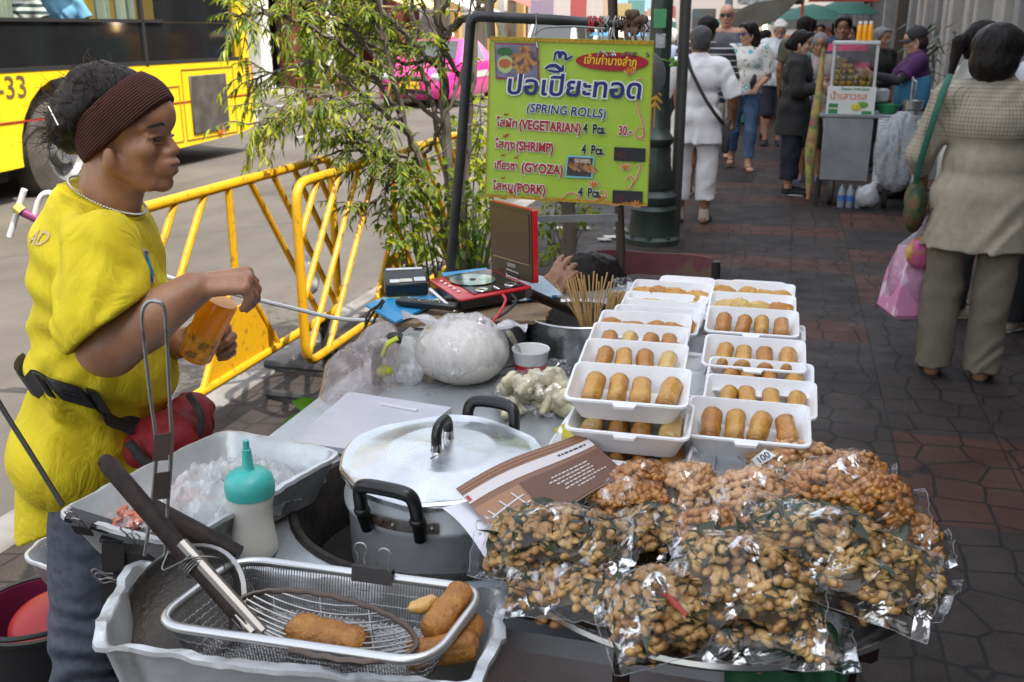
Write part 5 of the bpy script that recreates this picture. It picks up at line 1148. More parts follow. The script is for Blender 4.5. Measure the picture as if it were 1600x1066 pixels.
q.loft([[c + Vector((sx_ * w2 + dx, sy_ * d2, dz)) for sx_, sy_ in ((-1, -1), (1, -1), (1, 1), (-1, 1))] for dz, w2, d2, dx in ((-0.19, 0.075, 0.10, -0.02), (-0.17, 0.09, 0.11, -0.02), (0.0, 0.085, 0.105, 0.0), (0.13, 0.07, 0.08, 0.02))])
simple('tissue_pack', 'pink wrapped tissue pack in a carrier bag beside the checked shirt woman', 'tissue pack', q, pattern_mat('tissue_wrap', lambda nt, co: mix(nt, ramp(nt, noi(nt, co, 9, 2), [(0.55, (0, 0, 0)), (0.6, (1, 1, 1))]), (0.62, 0.25, 0.42), (0.75, 0.55, 0.66))))
q = MB(); q.sdf([ellp(c + Vector((0, 0, -0.03)), (0.11, 0.12, 0.20)), cone(c + Vector((0.02, 0, 0.12)), c + Vector((0.05, 0, 0.27)), 0.07, 0.018)], 0.012, 0.05, wrinkle(0.007, 26, 3)); simple('carrier_bag', 'thin white carrier bag round the pink tissue pack', 'bag', q, film('film_milky', 1.0, 0.22, (0.9, 0.9, 0.95), 30), smooth=True)
q = MB(); c2 = PY(1440, 395, hand.y - 0.12); q.sdf([ellp(c2, (0.075, 0.03, 0.075), Matrix.Rotation(R(35), 3, 'Y'))], 0.008, 0.01, wrinkle(0.005, 30, 3)); simple('snack_bag', 'pink and orange snack bag hanging in front of the tissue pack', 'bag', q, pattern_mat('snack_print', lambda nt, co: ramp(nt, noi(nt, co, 14, 3), [(0.4, (0.6, 0.1, 0.3)), (0.5, (0.45, 0.18, 0.06)), (0.6, (0.6, 0.4, 0.1))]), 0.3), smooth=True)
# --- people beyond her
person('woman with black ponytail beyond the checked shirt, pale collar', ST(5.95, 0.95), 85, 1.58, 'tan', 0.82, hair=('pony', HB), head=(6, 8, 0), top=dict(m=cloth('pale_grey', (0.4, 0.4, 0.38)), hem=0.75, loose=0.02), bottom=dict(m=DK, len=0.06, loose=0.02), shoes=('shoe', cloth('shoe_tan', (0.3, 0.25, 0.2))), vox=0.011)
person('person in dark clothing at the right edge behind the checked shirt', ST(5.6, 1.30), 60, 1.64, 'tan', 1.1, hair=('short', HB), top=dict(m=cloth('pale_blue', (0.5, 0.53, 0.58)), hem=0.78, loose=0.02), bottom=dict(m=cloth('trouser_black', (0.01, 0.01, 0.012)), len=0.06, loose=0.03), shoes=('shoe', cloth('shoe_tan', (0.3, 0.25, 0.2)), cloth('slip_white', (0.6, 0.6, 0.6))), vox=0.011)
# --- purple juice seller
p = person('juice seller in purple top and dark cap reaching over the stall', ST(10.25, 1.10), -78, 1.56, 'fair', 1.08, hair=('cap', cloth('cap_dark', (0.02, 0.022, 0.025))), head=(4, 8, 0), arms=(((0.17, 0.04, -0.17), (0.40, 0.0, -0.12)), ((0.17, -0.04, -0.19), (0.40, 0.02, -0.22))), top=dict(m=cloth('purple_top', (0.075, 0.012, 0.10), (0.055, 0.01, 0.075)), sleeve=1, slen=0.75, hem=0.8, loose=0.025), bottom=dict(m=DK, len=0.06, loose=0.02), shoes=SHD, vox=0.01)
for k in (0, 1):
 sh, el, wr = p['arms'][k]; q = MB(); q.tube([sh + (el - sh) * 0.7, el, wr], [0.056, 0.048, 0.036], 10); q.build('sleeve_guard', cloth('guard_grey', (0.035, 0.035, 0.045)), p['root'], world=False)
q = MB(); q.box(p['U']((-0.0, 0, 1.02)), (0.29, 0.36, 0.34), bev=0.08, seg=3); q.build('apron', cloth('apron_blue', (0.04, 0.2, 0.35)), p['root'], world=False)
person('grey haired person behind the juice bottles', ST(12.2, 0.92), 150, 1.56, 'tan', 1.1, hair=('short', HG), top=dict(m=cloth('black_top', (0.012, 0.012, 0.013)), hem=0.8, loose=0.03), bottom=dict(m=DK, len=0.06, loose=0.02), shoes=SHD, vox=0.012)
# --- passengers in the bus
for lab, y, c, m_ in (('bus passenger in dark and white striped shirt behind the window', -3.82, 0, pattern_mat('bus_stripe', _stripe(2, 0.07, 0.5, (0.03, 0.06, 0.06), (0.5, 0.55, 0.52)))), ('bus passenger in light blue shirt behind the window', -3.12, 0, cloth('bus_blue', (0.14, 0.36, 0.55)))):
 w0 = ROOTM[bus.name] @ Vector((-0.55, y, 0.66))
 person(lab, w0, 160, 1.6, 'tan', 1.15, hair=('short', HB), arms=(((0.0, 0.1, -0.22), (0.15, 0.05, -0.3)), ((0.05, -0.12, -0.2), (0.2, -0.05, -0.3))), top=dict(m=m_, hem=0.8, loose=0.03, slen=0.8), bottom=dict(m=DK, len=0.06, loose=0.02), shoes=SHD, vox=0.013, z=w0.z)
# --- customer bowed behind the table
ch = thing('folding_chair', 'folding chair with faded red fabric back at the far end of the table', 'chair', PY(1010, 450, 3.35) * 1.0)
RC = pattern_mat('chair_red', lambda nt, co: ramp(nt, noi(nt, co, 7, 4), [(0.35, (0.13, 0.035, 0.045)), (0.55, (0.16, 0.05, 0.06)), (0.68, (0.15, 0.13, 0.07))]), 0.7)
q = MB(); c0, c1 = PY(918, 393, 3.3), PY(1114, 404, 3.2); c2_, c3 = PY(922, 480, 3.3), PY(1110, 500, 3.2)
q.grid(lambda u, v: (c0 * (1 - u) + c1 * u) * (1 - v) + (c2_ * (1 - u) + c3 * u) * v + Vector((0, 0.06 * math.sin(math.pi * u), 0.004 * math.sin(u * 9))), 20, 8, thick=0.006); q.build('backrest', RC, ch)
for cA, cB in ((c0, c2_), (c1 + Vector((0.01, 0, 0)), c3 + Vector((0.012, 0, 0)))):
 q = MB(); q.tube([cA + Vector((0, 0, -0.01)), cB, Vector((cB.x, cB.y - 0.05, 0.42)), Vector((cB.x, cB.y - 0.2, 0.0))], 0.016, 10); q.build('leg', BLK, ch)
 q = MB(); q.tube([Vector((cB.x, cB.y - 0.05, 0.42)), Vector((cB.x, cB.y + 0.2, 0.0))], 0.014, 10); q.build('leg', BLK, ch)
q = MB(); sc = (c2_ + c3) / 2; q.box((sc.x, sc.y - 0.12, 0.43), (0.36, 0.36, 0.03), bev=0.012); q.build('seat', RC, ch)
hc = PY(925, 455, 3.0); rr_ = Vector((hc.x - 0.02, hc.y + 0.02, 0))
cu = thing('person', 'seated dark haired person bowing behind the table, hand at the forehead', 'person', rr_)
Hd = Matrix.Translation(hc) @ Matrix.Rotation(R(215), 4, 'Z') @ Matrix.Rotation(R(74), 4, 'Y')
hand_o = PY(858, 472, 2.84)
hM = frame(hand_o, PY(884, 415, 2.86) - hand_o, (-0.5, -0.85, 0.1))
base = [Vector((hc.x + 0.06, hc.y + 0.16, z_)) for z_ in (0.50, 0.62, 0.74)]
P = [ellp(base[0], (0.17, 0.14, 0.13)), ellp(base[1], (0.17, 0.11, 0.14)), cone(base[2] + Vector((-0.15, 0, -0.02)), base[2] + Vector((0.15, 0, -0.02)), 0.06), cone(base[2], Hd @ Vector((-0.02, 0, -0.08)), 0.06, 0.05)]
for s_ in (-1, 1): P += [cone(base[0] + Vector((s_ * 0.08, 0, -0.03)), base[0] + Vector((s_ * 0.09, -0.36, -0.02)), 0.075, 0.055), cone(base[0] + Vector((s_ * 0.09, -0.36, -0.02)), (base[0].x + s_ * 0.09, base[0].y - 0.34, 0.06), 0.05, 0.036)]
el_ = Vector((hand_o.x - 0.10, hand_o.y + 0.05, 0.66))
P += [cone(base[2] + Vector((-0.15, 0, -0.02)), el_, 0.045, 0.038), cone(el_, hand_o, 0.037, 0.026)] + xf(hand_prims(1, 0.35), hM)
hp_ = xf(head_prims(), Hd)
b = MB(); b.sdf(P + hp_, 0.006, 0.012); b.build('body', SKIN['tan'], cu, ang=None)
b = MB(); b.sdf(xf([ellp((-0.014, 0, 0.040), (0.106, 0.088, 0.092), None, [((0.055, 0, 0.03), (0.8, 0, -0.6))]), ellp((-0.04, 0, -0.02), (0.08, 0.086, 0.085), None, [((-0.0, 0, 0), (1, 0, 0))])], Hd), 0.006, 0.02, wrinkle(0.003, 60, 1)); b.build('hair', HB, cu, ang=None)
b = MB(); b.sdf([ellp(base[0], (0.19, 0.16, 0.14)), ellp(base[1], (0.19, 0.13, 0.15)), cone(base[2] + Vector((-0.16, 0, -0.03)), base[2] + Vector((0.16, 0, -0.03)), 0.075), cone(base[2] + Vector((-0.15, 0, -0.02)), base[2] * 0.4 + el_ * 0.6 + Vector((-0.06, 0, 0)), 0.065, 0.055)], 0.01, 0.03, wrinkle(0.005, 10, 2)); b.build('shirt', cloth('cust_shirt', (0.05, 0.03, 0.03)), cu, ang=None)
# =============== the vendor ===============
from mathutils.bvhtree import BVHTree
VY = 1.75
def q3(px, py, Y=VY): return PY(px, py, Y)
ven = thing('person', 'vendor in yellow T-shirt and dark brown headband opening a juice bottle', 'person', (q3(140, 900).x, VY, 0))
HMv = Matrix.Translation(q3(195, 205)) @ Matrix.Rotation(R(-4), 4, 'Z') @ Matrix.Rotation(R(2), 4, 'Y') @ Matrix.Scale(0.85, 4)
VHEAD = [p for p in head_prims() if p[0] == 'k' or not (p[0] == 'e' and abs(abs(p[1].y) - 0.076) < 1e-4) and not (p[0] == 'c' and p[1].x > 0.084)]
for s_ in (-1, 1): VHEAD.append(ellp((-0.004, s_ * 0.071, -0.046), (0.013, 0.008, 0.021)))
VHEAD += [cone((0.083, 0, 0.0), (0.103, 0, -0.034), 0.007, 0.0095), cone((0.090, -0.012, -0.040), (0.090, 0.012, -0.040), 0.0085), ellp((0.096, 0, -0.058), (0.0115, 0.022, 0.007)), ellp((0.092, 0, -0.0775), (0.0115, 0.019, 0.0068)), ellp((0.076, 0, -0.066), (0.026, 0.032, 0.026)), ellp((0.075, 0, -0.101), (0.018, 0.02, 0.014)), ellp((0.02, 0, -0.10), (0.04, 0.04, 0.022)), ellp((0.075, 0, 0.03), (0.024, 0.045, 0.03)), ellp((0.045, -0.034, -0.055), (0.022, 0.017, 0.026))]
torso = [ellp(q3(155, 440), (0.085, 0.125, 0.15)), ellp(q3(160, 575), (0.10, 0.13, 0.15)), ellp(q3(130, 690), (0.10, 0.14, 0.13)), cone(q3(155, 375, 1.64), q3(160, 370, 1.88), 0.035)]
nk = [cone(q3(160, 345), HMv @ Vector((-0.024, 0, -0.055)), 0.055, 0.047), cone(q3(176, 345), HMv @ Vector((0.0, 0, -0.085)), 0.040, 0.032)]
shN, elN, wrN = q3(160, 388, 1.585), q3(170, 540, 1.53), q3(304, 452, 1.585)
shF, elF, wrF = q3(170, 350, 1.95), q3(215, 545, 1.99), q3(283, 535, 1.76)
arms_ = [cone(shN, shN * .4 + elN * .6, 0.034, 0.042), cone(shN * .4 + elN * .6, elN, 0.042, 0.047), cone(elN, elN * 0.6 + wrN * 0.4, 0.049, 0.044), cone(elN * 0.6 + wrN * 0.4, wrN, 0.044, 0.029), cone(shF, elF, 0.036, 0.042), cone(elF, wrF, 0.045, 0.029)]
hN = xf(hand_prims(1, 0.95, 0.4, 0.9, (1.15, 0.55, 0.35)), frame(wrN + Vector((0.012, 0.004, 0.004)), (1, 0.22, 0.10), (-0.1, -0.45, 1)) @ Matrix.Scale(0.86, 4))
hF = xf(hand_prims(-1, 0.62, 0.5, 0.45, (0.8, 0.95, 0.5)), frame(wrF + Vector((0.012, 0, -0.002)), (1, -0.05, 0.2), (0.05, 1, 0.25)) @ Matrix.Scale(0.88, 4))
legsv = []
for hx, kx, ax_, Yh in ((146, 136, 118, 1.67), (160, 160, 155, 1.84)):
 hip, kn = q3(hx, 790, Yh), q3(kx, 985, Yh - 0.02); an = Vector((kn.x - 0.02, Yh + 0.02, 0.08))
 legsv.append((hip, kn, an))
lp_ = []
for hip, kn, an in legsv:
 lp_ += [cone(hip, kn, 0.066, 0.058), cone(kn, kn * 0.6 + an * 0.4 + Vector((-0.02, 0, 0)), 0.058, 0.056), cone(kn * 0.6 + an * 0.4 + Vector((-0.02, 0, 0)), an, 0.055, 0.036)] + foot_prims(an, 0.1)
b = MB(); b.sdf(torso + arms_ + lp_ + nk + xf(VHEAD, HMv), 0.0036, 0.016)
b2 = MB(); b2.sdf(hN + [cone(elN * 0.5 + wrN * 0.5, wrN, 0.0425, 0.029)], 0.0028, 0.006); b3 = MB(); b3.sdf(hF + [cone(elF * 0.4 + wrF * 0.6, wrF, 0.0355, 0.029)], 0.0028, 0.006)
b.add(b2.v, b2.f); b.add(b3.v, b3.f)
VSK = mat('skin_vendor', (0.385, 0.198, 0.116), 0.40, col2=(0.29, 0.135, 0.074), vs=20, sss=0.08, bmp=0.3, bs=260, bd=0.0015)
b.build('body', VSK, ven, ang=None)
q = MB(); q.ell(HMv @ Vector((0.0795, -0.031, -0.0085)), (0.009, 0.013, 0.0034)); q.ell(HMv @ Vector((0.0795, 0.031, -0.0085)), (0.009, 0.013, 0.0034)); q.build('eyes', EYEB, ven)
q = MB()
for s_ in (1, -1): q.sdf(xf([cone((0.081, s_ * 0.018, -0.002), (0.073, s_ * 0.046, -0.005), 0.0072, 0.005), cone((0.081, s_ * 0.020, -0.016), (0.073, s_ * 0.043, -0.014), 0.0055, 0.004)], HMv), 0.002, 0.003)
q.build('eyelids', VSK, ven, ang=None)
q = MB()
for s_ in (1, -1): q.tube([HMv @ Vector((0.0965, s_ * 0.010, 0.015)), HMv @ Vector((0.0905, s_ * 0.032, 0.022)), HMv @ Vector((0.0715, s_ * 0.053, 0.016))], [0.003, 0.004, 0.0015], 6)
q.build('eyebrows', BROW, ven)
q = MB(); q.sdf(xf([ellp((0.0985, 0, -0.0605), (0.0095, 0.021, 0.0055)), ellp((0.0955, 0, -0.0765), (0.0095, 0.018, 0.0065))], HMv), 0.0022, 0.003); q.build('lips', LIP, ven, ang=None)
# hair, headband
nA, nB = ((0.043, 0, 0.117), (-0.66, 0, 0.75)), ((0.1, 0, 0.069), (0.62, 0, -0.785))
m, nt, bs_ = nodes_of('knit_brown'); MC['knit_brown'] = m
cw = coords(nt, 'Object', (1, 1, 1), (0, R(40), 0)); wv = nt.nodes.new('ShaderNodeTexWave'); wv.bands_direction = 'Z'; wv.inputs['Scale'].default_value = 75; wv.inputs['Distortion'].default_value = 0.6; nt.links.new(cw, wv.inputs['Vector'])
nt.links.new(ramp(nt, wv.outputs['Fac'], [(0.2, (0.042, 0.011, 0.009)), (0.8, (0.10, 0.027, 0.02))]), bs_.inputs['Base Color']); bs_.inputs['Roughness'].default_value = 0.95; nt.links.new(bump(nt, wv.outputs['Fac'], 0.8, 0.003), bs_.inputs['Normal'])
HBand = m
b = MB(); b.sdf(xf([ellp((-0.012, 0, 0.032), (0.107, 0.086, 0.093), None, [nA, nB]), ellp((0.028, 0, 0.038), (0.082, 0.076, 0.080), None, [nA, nB]), ellp((-0.028, 0, -0.02), (0.070, 0.078, 0.075), None, [nA, nB])], HMv), 0.003, 0.012, wrinkle(0.0012, 30, 1)); b.build('headband', HBand, ven, ang=None)
hcut = [((0.043, 0, 0.117), (0.66, 0, -0.75))]
hz = [ellp((-0.016, 0, 0.034), (0.104, 0.084, 0.092), None, hcut), ellp((-0.03, 0, 0.075), (0.07, 0.065, 0.055), None, hcut)]
for c, r_ in (((-0.085, 0.0, 0.06), 0.05), ((-0.105, 0.01, 0.025), 0.045), ((-0.11, -0.02, -0.005), 0.04), ((-0.085, -0.03, 0.02), 0.05), ((-0.05, 0, 0.09), 0.045), ((-0.10, 0.0, -0.02), 0.035)): hz.append(ellp(c, (r_, r_ * 0.95, r_ * 0.85)))
b = MB(); b.sdf(xf(hz, HMv), 0.0035, 0.02, wrinkle(0.0028, 55, 2.0, (1, 1, 0.5))); b.build('hair', HB, ven, ang=None)
random.seed(4); b = MB()
def curl(p, d, n, step, tw_, r0):
 P = [Vector(p)]; d = Vector(d).normalized(); ax2 = rv()
 for i in range(n):
  d = (Matrix.Rotation(tw_ * random.uniform(0.5, 1.4), 3, ax2) @ d + rv() * 0.22).normalized(); P.append(P[-1] + d * step)
 b.tube(P, [r0 * (1 - 0.7 * i / n) for i in range(n + 1)], 4)
for i in range(800):
 c, r_ = random.choice((((-0.085, 0.0, 0.06), 0.046), ((-0.105, 0.01, 0.025), 0.042), ((-0.11, -0.02, -0.005), 0.038), ((-0.085, -0.03, 0.02), 0.046), ((-0.10, 0.0, -0.03), 0.034), ((-0.05, -0.01, 0.09), 0.044), ((-0.02, -0.02, 0.09), 0.05), ((-0.04, -0.05, 0.06), 0.042)))
 d = rv(); p = Vector(c) + d * r_ * 0.95
 if p.x * 0.66 - p.z * 0.75 > 0.043 * 0.66 - 0.117 * 0.75 - 0.004: continue
 t = (rv() + d * 0.5 + Vector((-0.3, 0, -0.1)))
 curl(HMv @ p, t, random.randint(5, 10), 0.0065, random.choice((-0.55, 0.55, 0.35)), random.uniform(0.0005, 0.0009))
for i in range(60):
 p = Vector((random.uniform(-0.15, -0.11), random.uniform(-.03, .03), random.uniform(-0.04, 0.07))); curl(HMv @ p, Vector((-0.8, 0, random.uniform(-.6, .5))) + rv() * 0.5, random.randint(6, 11), 0.007, random.choice((-0.5, 0.5)), 0.0007)
b.build('loose_hair', hairmat('hair_curl', (0.01, 0.007, 0.006), (0.03, 0.022, 0.019), 0.5), ven, False)
q = MB(); q.tube([HMv @ Vector((-0.115, -0.075, 0.05)), HMv @ Vector((-0.095, -0.083, 0.015))], 0.0016, 6); q.build('hairpin', STEEL, ven)
# T-shirt
m, nt, bs_ = nodes_of('shirt_yellow'); MC['shirt_yellow'] = m
co = coords(nt); nt.links.new(ramp(nt, noi(nt, co, 5, 6, 0.6), [(0.3, (0.66, 0.51, 0.008)), (0.7, (0.76, 0.61, 0.015))]), bs_.inputs['Base Color']); bs_.inputs['Roughness'].default_value = 0.85
n_a = bump(nt, noi(nt, coords(nt, 'Object', (1, 1, 0.55), (0, R(35), 0)), 14, 4, 0.55, 2.2), 0.6, 0.015); n_b = bump(nt, noi(nt, co, 300, 2), 0.15, 0.001, n_a); nt.links.new(n_b, bs_.inputs['Normal'])
SHY = m
hem = [(q3(140, 775), (0.50, 0, -0.86))]
nkc = [(q3(158, 313), (0.42, 0, 0.91))]
def tclip(p): return p[:-1] + ((list(p[-1]) if p[-1] else []) + hem + nkc,)
TS = [ellp(q3(160, 432), (0.104, 0.175, 0.185)), ellp(q3(132, 418), (0.068, 0.14, 0.12)), ellp(q3(192, 490), (0.078, 0.13, 0.10)), ellp(q3(166, 560), (0.116, 0.175, 0.125)), ellp(q3(196, 590), (0.085, 0.13, 0.10)), ellp(q3(116, 520), (0.06, 0.13, 0.10)), ellp(q3(136, 690), (0.124, 0.185, 0.12)), cone(q3(136, 650), q3(130, 820), 0.112, 0.122), cone(q3(157, 386, 1.62), q3(158, 374, 1.90), 0.064), cone(q3(148, 356), q3(160, 318), 0.074, 0.056), cone(q3(136, 352), q3(156, 322), 0.045, 0.05), cone(q3(184, 690), q3(204, 745), 0.095, 0.105)]
TS = [tclip(p) for p in TS]
eN = shN + (elN - shN) * 0.86; eF = shF + (elF - shF) * 0.8
slvN = [cone(shN, q3(163, 505, 1.53), 0.064, 0.079, [(q3(164, 512, 1.53), (0.62, -0.05, -0.79))])]
slvF = [cone(shF, eF + (eF - shF) * 0.3, 0.075, 0.075, [(eF, (eF - shF).normalized())])]
def shirt_disp(x, y, z):
 w1 = wrinkle(0.0042, 8, 1.0, (1.0, 0.6, 0.9))(x, y, z) + wrinkle(0.0018, 19, 4.0, (1.0, 0.5, 0.6))(x, y, z)
 # pulled folds fanning from the armpit towards the belt
 ax0, az0 = float(q3(235, 480).x), float(q3(235, 480).z)
 ang = np.arctan2(z - az0, x - ax0); dd = np.sqrt((x - ax0) ** 2 + (z - az0) ** 2)
 w2 = 0.0045 * np.sin(ang * 15 + 3 * np.sin(dd * 14)) * np.clip(dd * 6, 0, 1) * np.exp(-((dd - 0.15) / 0.14) ** 2)
 zb = float(q3(100, 560).z); w3 = 0.0055 * np.sin((z + 0.55 * x) * 95 + 2 * np.sin(x * 18)) * np.exp(-((z + 0.7 * (x - float(q3(100, 560).x)) - zb) / 0.06) ** 2)
 return (w1 + w2 + w3).astype(np.float32)
b = MB(); b.sdf(TS + slvN + slvF, 0.0045, 0.022, shirt_disp); b.build('t_shirt', SHY, ven, ang=None)
tree = BVHTree.FromPolygons([Vector(v) for v in b.v], b.f)
def proj(p, d, off=0.0025):
 h = tree.ray_cast(Vector(p) - Vector(d).normalized() * 0.6, Vector(d).normalized())
 return (h[0] + h[1] * off) if h[0] is not None else Vector(p)
# chest print, seen edge on, and pale back print
LB_, LW_, LC_ = mat('print_blue', (0.012, 0.05, 0.42), 0.6), mat('print_white', (0.8, 0.8, 0.75), 0.6), mat('print_cyan', (0.02, 0.32, 0.6), 0.6)
vd = Vector((-0.72, 0.69, 0))
def decal(quad, m_, off, n=8, nm='print'):
 q = MB(); A, B, C, D = quad
 q.grid(lambda u, v: proj((A * (1 - u) + B * u) * (1 - v) + (D * (1 - u) + C * u) * v, vd, off), n, n); return q.build(nm, m_, ven)
Q = lambda x, y: q3(x, y, 1.66)
decal((Q(228, 388), Q(262, 402), Q(275, 452), Q(256, 455)), LW_, 0.002); decal((Q(233, 396), Q(238, 396), Q(268, 450), Q(263, 452)), LB_, 0.004); decal((Q(243, 412), Q(258, 405), Q(273, 447), Q(264, 440)), LC_, 0.004); decal((Q(232, 394), Q(260, 404), Q(262, 409), Q(234, 400)), LB_, 0.0045)
decal((Q(256, 520), Q(276, 505), Q(276, 512), Q(256, 527)), mat('print_grey', (0.4, 0.38, 0.33), 0.6), 0.003)
tb = MB(); O = q3(40, 381, 1.62); textm(tb, 'AD', O, (0.72, -0.69, 0.0), (0.1, 0.05, 1), 0.030, bold=0.0006)
tb.v = [tuple(proj(Vector(v), Vector((0.62, 0.78, 0)), 0.002)) for v in tb.v]; tb.build('lettering', mat('print_pale', (0.62, 0.45, 0.22), 0.7), ven, False)
# collar seam and sleeve hem
q = MB(); cc = q3(160, 316); q.tube([tree.find_nearest(cc + Vector((0.062 * math.cos(a), 0.07 * math.sin(a), -0.006 - 0.03 * math.cos(a))))[0] for a in [i * math.pi / 14 for i in range(28)]], 0.0045, 6, closed=True); q.build('collar', SHY, ven)
# leggings
m, nt, bs_ = nodes_of('leggings'); co = coords(nt); X = _xyz(nt, co)
wz_ = nt.nodes.new('ShaderNodeTexWave'); wz_.bands_direction = 'Z'; wz_.inputs['Scale'].default_value = 6; wz_.inputs['Distortion'].default_value = 9; wz_.inputs['Detail'].default_value = 3; nt.links.new(co, wz_.inputs['Vector'])
nt.links.new(ramp(nt, noi(nt, co, 60, 4), [(0.3, (0.05, 0.06, 0.085)), (0.7, (0.095, 0.105, 0.135))]), bs_.inputs['Base Color']); bs_.inputs['Roughness'].default_value = 0.9; nt.links.new(bump(nt, wz_.outputs['Fac'], 0.3, 0.012), bs_.inputs['Normal'])
P = [ellp(q3(145, 740), (0.085, 0.13, 0.09))]
for hip, kn, an in legsv: P += [cone(hip, kn, 0.078, 0.066), cone(kn, kn * 0.6 + an * 0.4 + Vector((-0.02, 0, 0)), 0.066, 0.064), cone(kn * 0.6 + an * 0.4 + Vector((-0.02, 0, 0)), an + Vector((0, 0, 0.03)), 0.063, 0.048, [((0, 0, 0.12), (0, 0, -1))])]
def legwr(x, y, z): return (0.004 * np.sin(z * 120 + 3.5 * np.sin(x * 22 + z * 9) + y * 22) * np.exp(-((z - 0.33) / 0.16) ** 2) + wrinkle(0.003, 14, 3)(x, y, z)).astype(np.float32)
b = MB(); b.sdf(P, 0.005, 0.02, legwr); b.build('leggings', m, ven, ang=None)
for hip, kn, an in legsv:
 q = MB(); q.loft([[Vector((an.x + x, an.y + y, an.z + zz)) for x, y in ((-0.07, 0), (-0.05, 0.035), (0.1, 0.048), (0.19, 0.03), (0.205, 0), (0.19, -0.03), (0.1, -0.048), (-0.05, -0.035))] for zz in (-0.079, -0.062)]); q.tube([Vector((an.x + 0.1, an.y - 0.045, 0.01)), Vector((an.x + 0.11, an.y, 0.055)), Vector((an.x + 0.1, an.y + 0.045, 0.01))], 0.01, 6); q.build('sandal', MC['slip_dark'], ven)
CH = mat('chain_silver', (0.6, 0.6, 0.58), 0.25, 0.9)
q = MB(); cc = q3(164, 308)
for i in range(84):
 a = i * 2 * math.pi / 84; p = cc + Vector((0.060 * math.cos(a) + 0.006, 0.068 * math.sin(a), 0.004 - 0.032 * math.cos(a))); q.ell(p, (0.0028, 0.0028, 0.0022), nu=6, nv=4)
q.build('necklace', CH, ven)
# waist bag
wb = thing('waist_bag', 'red and black waist bag with a wide black belt on the vendor', 'waist bag', q3(285, 660, 1.75))
BELT = mat('belt_black', (0.022, 0.022, 0.026), 0.6, col2=(0.035, 0.035, 0.04), vs=40, bmp=0.4, bs=220); REDB = mat('bag_red', (0.27, 0.010, 0.016), 0.7, col2=(0.2, 0.007, 0.012), vs=12, bmp=0.4, bs=60)
ctr = [q3(28, 562, 1.80), q3(48, 578, 1.66), q3(78, 598, 1.59), q3(112, 618, 1.565), q3(150, 642, 1.565), q3(190, 672, 1.575), q3(232, 692, 1.62), q3(268, 690, 1.70), q3(285, 680, 1.80), q3(260, 650, 1.93), q3(150, 610, 1.955), q3(60, 575, 1.92)]
P = path(ctr + ctr[:1], 5); b = MB(); rows = []
for i, p in enumerate(P):
 d = tree.find_nearest(p)
 pp = p
 if d[0] is not None: pp = d[0] + d[1] * 0.006
 rows.append(pp)
up_ = Vector((-0.45, 0, 0.89)).normalized()
b.loft([[p - up_ * 0.021, p + up_ * 0.021, p + up_ * 0.021 + (p - q3(150, 640)).normalized() * 0.004, p - up_ * 0.021 + (p - q3(150, 640)).normalized() * 0.004] for p in rows], caps=(False, False)); b.build('belt', BELT, wb)
q = MB(); i0 = 15; c = rows[i0]; tx = (rows[i0 + 2] - rows[i0 - 2]).normalized(); nz_ = tx.cross(up_).normalized();
if nz_.y > 0: nz_ = -nz_
Mb = Matrix((tx, up_, nz_)).transposed()
q.box(c + nz_ * 0.007, (0.058, 0.046, 0.014), Mb, 0.005, seg=2); q.box(c + tx * 0.045 + nz_ * 0.005, (0.022, 0.05, 0.012), Mb, 0.004); q.box(c - tx * 0.043 + nz_ * 0.005, (0.016, 0.05, 0.012), Mb, 0.004); q.box(c + nz_ * 0.014, (0.034, 0.012, 0.006), Mb, 0.003); q.build('buckle', mat('buckle_black', (0.015, 0.015, 0.017), 0.35), wb)
b = MB(); b.sdf([ellp(q3(255, 690, 1.66), (0.075, 0.05, 0.05), Matrix.Rotation(R(-25), 3, 'Y')), ellp(q3(290, 668, 1.75), (0.045, 0.11, 0.058))], 0.005, 0.02, wrinkle(0.006, 30, 2)); b.build('pouch', REDB, wb, ang=None)
q = MB(); q.tube(path([q3(296, 618, 1.69), q3(310, 640, 1.66), q3(314, 665, 1.655), q3(300, 700, 1.65)]), 0.007, 8); q.tube(path([q3(200, 690, 1.60), q3(228, 722, 1.60), q3(262, 735, 1.62), q3(296, 715, 1.655)]), 0.009, 8); q.build('piping', BELT, wb)
# juice bottle in her hands
jb = thing('juice_bottle', 'small bottle of orange juice held in the vendor\'s hands', 'bottle', q3(322, 515, 1.665))
top_, bot_ = q3(347, 464, 1.665), q3(303, 560, 1.665)
ax3 = (top_ - bot_).normalized(); Lb = (top_ - bot_).length
Mj = frame(bot_, ax3.orthogonal(), ax3)
OJ = mat('juice_orange', (0.98, 0.50, 0.015), 0.12, spec=0.6, coat=0.6, tl=0.5);
b = MB(); b.lathe([(0.0, 0.003), (0.022, 0.0), (0.0285, 0.006), (0.0295, 0.03), (0.029, Lb * 0.5), (0.030, Lb * 0.7), (0.031, Lb * 0.92), (0.029, Lb * 0.95), (0.0, Lb * 0.945)], 28, Mj); b.build('body', OJ, jb)
b = MB(); b.lathe([(0.0288, 0.008), (0.0299, 0.03), (0.0296, Lb * 0.42), (0.0293, Lb * 0.43)], 28, Mj); b.build('label', pattern_mat('juice_label', lambda nt, co: ramp(nt, noi(nt, co, 55, 3), [(0.35, (0.9, 0.42, 0.01)), (0.5, (0.8, 0.28, 0.01)), (0.6, (0.12, 0.10, 0.02)), (0.68, (0.8, 0.5, 0.1))]), 0.35), jb)
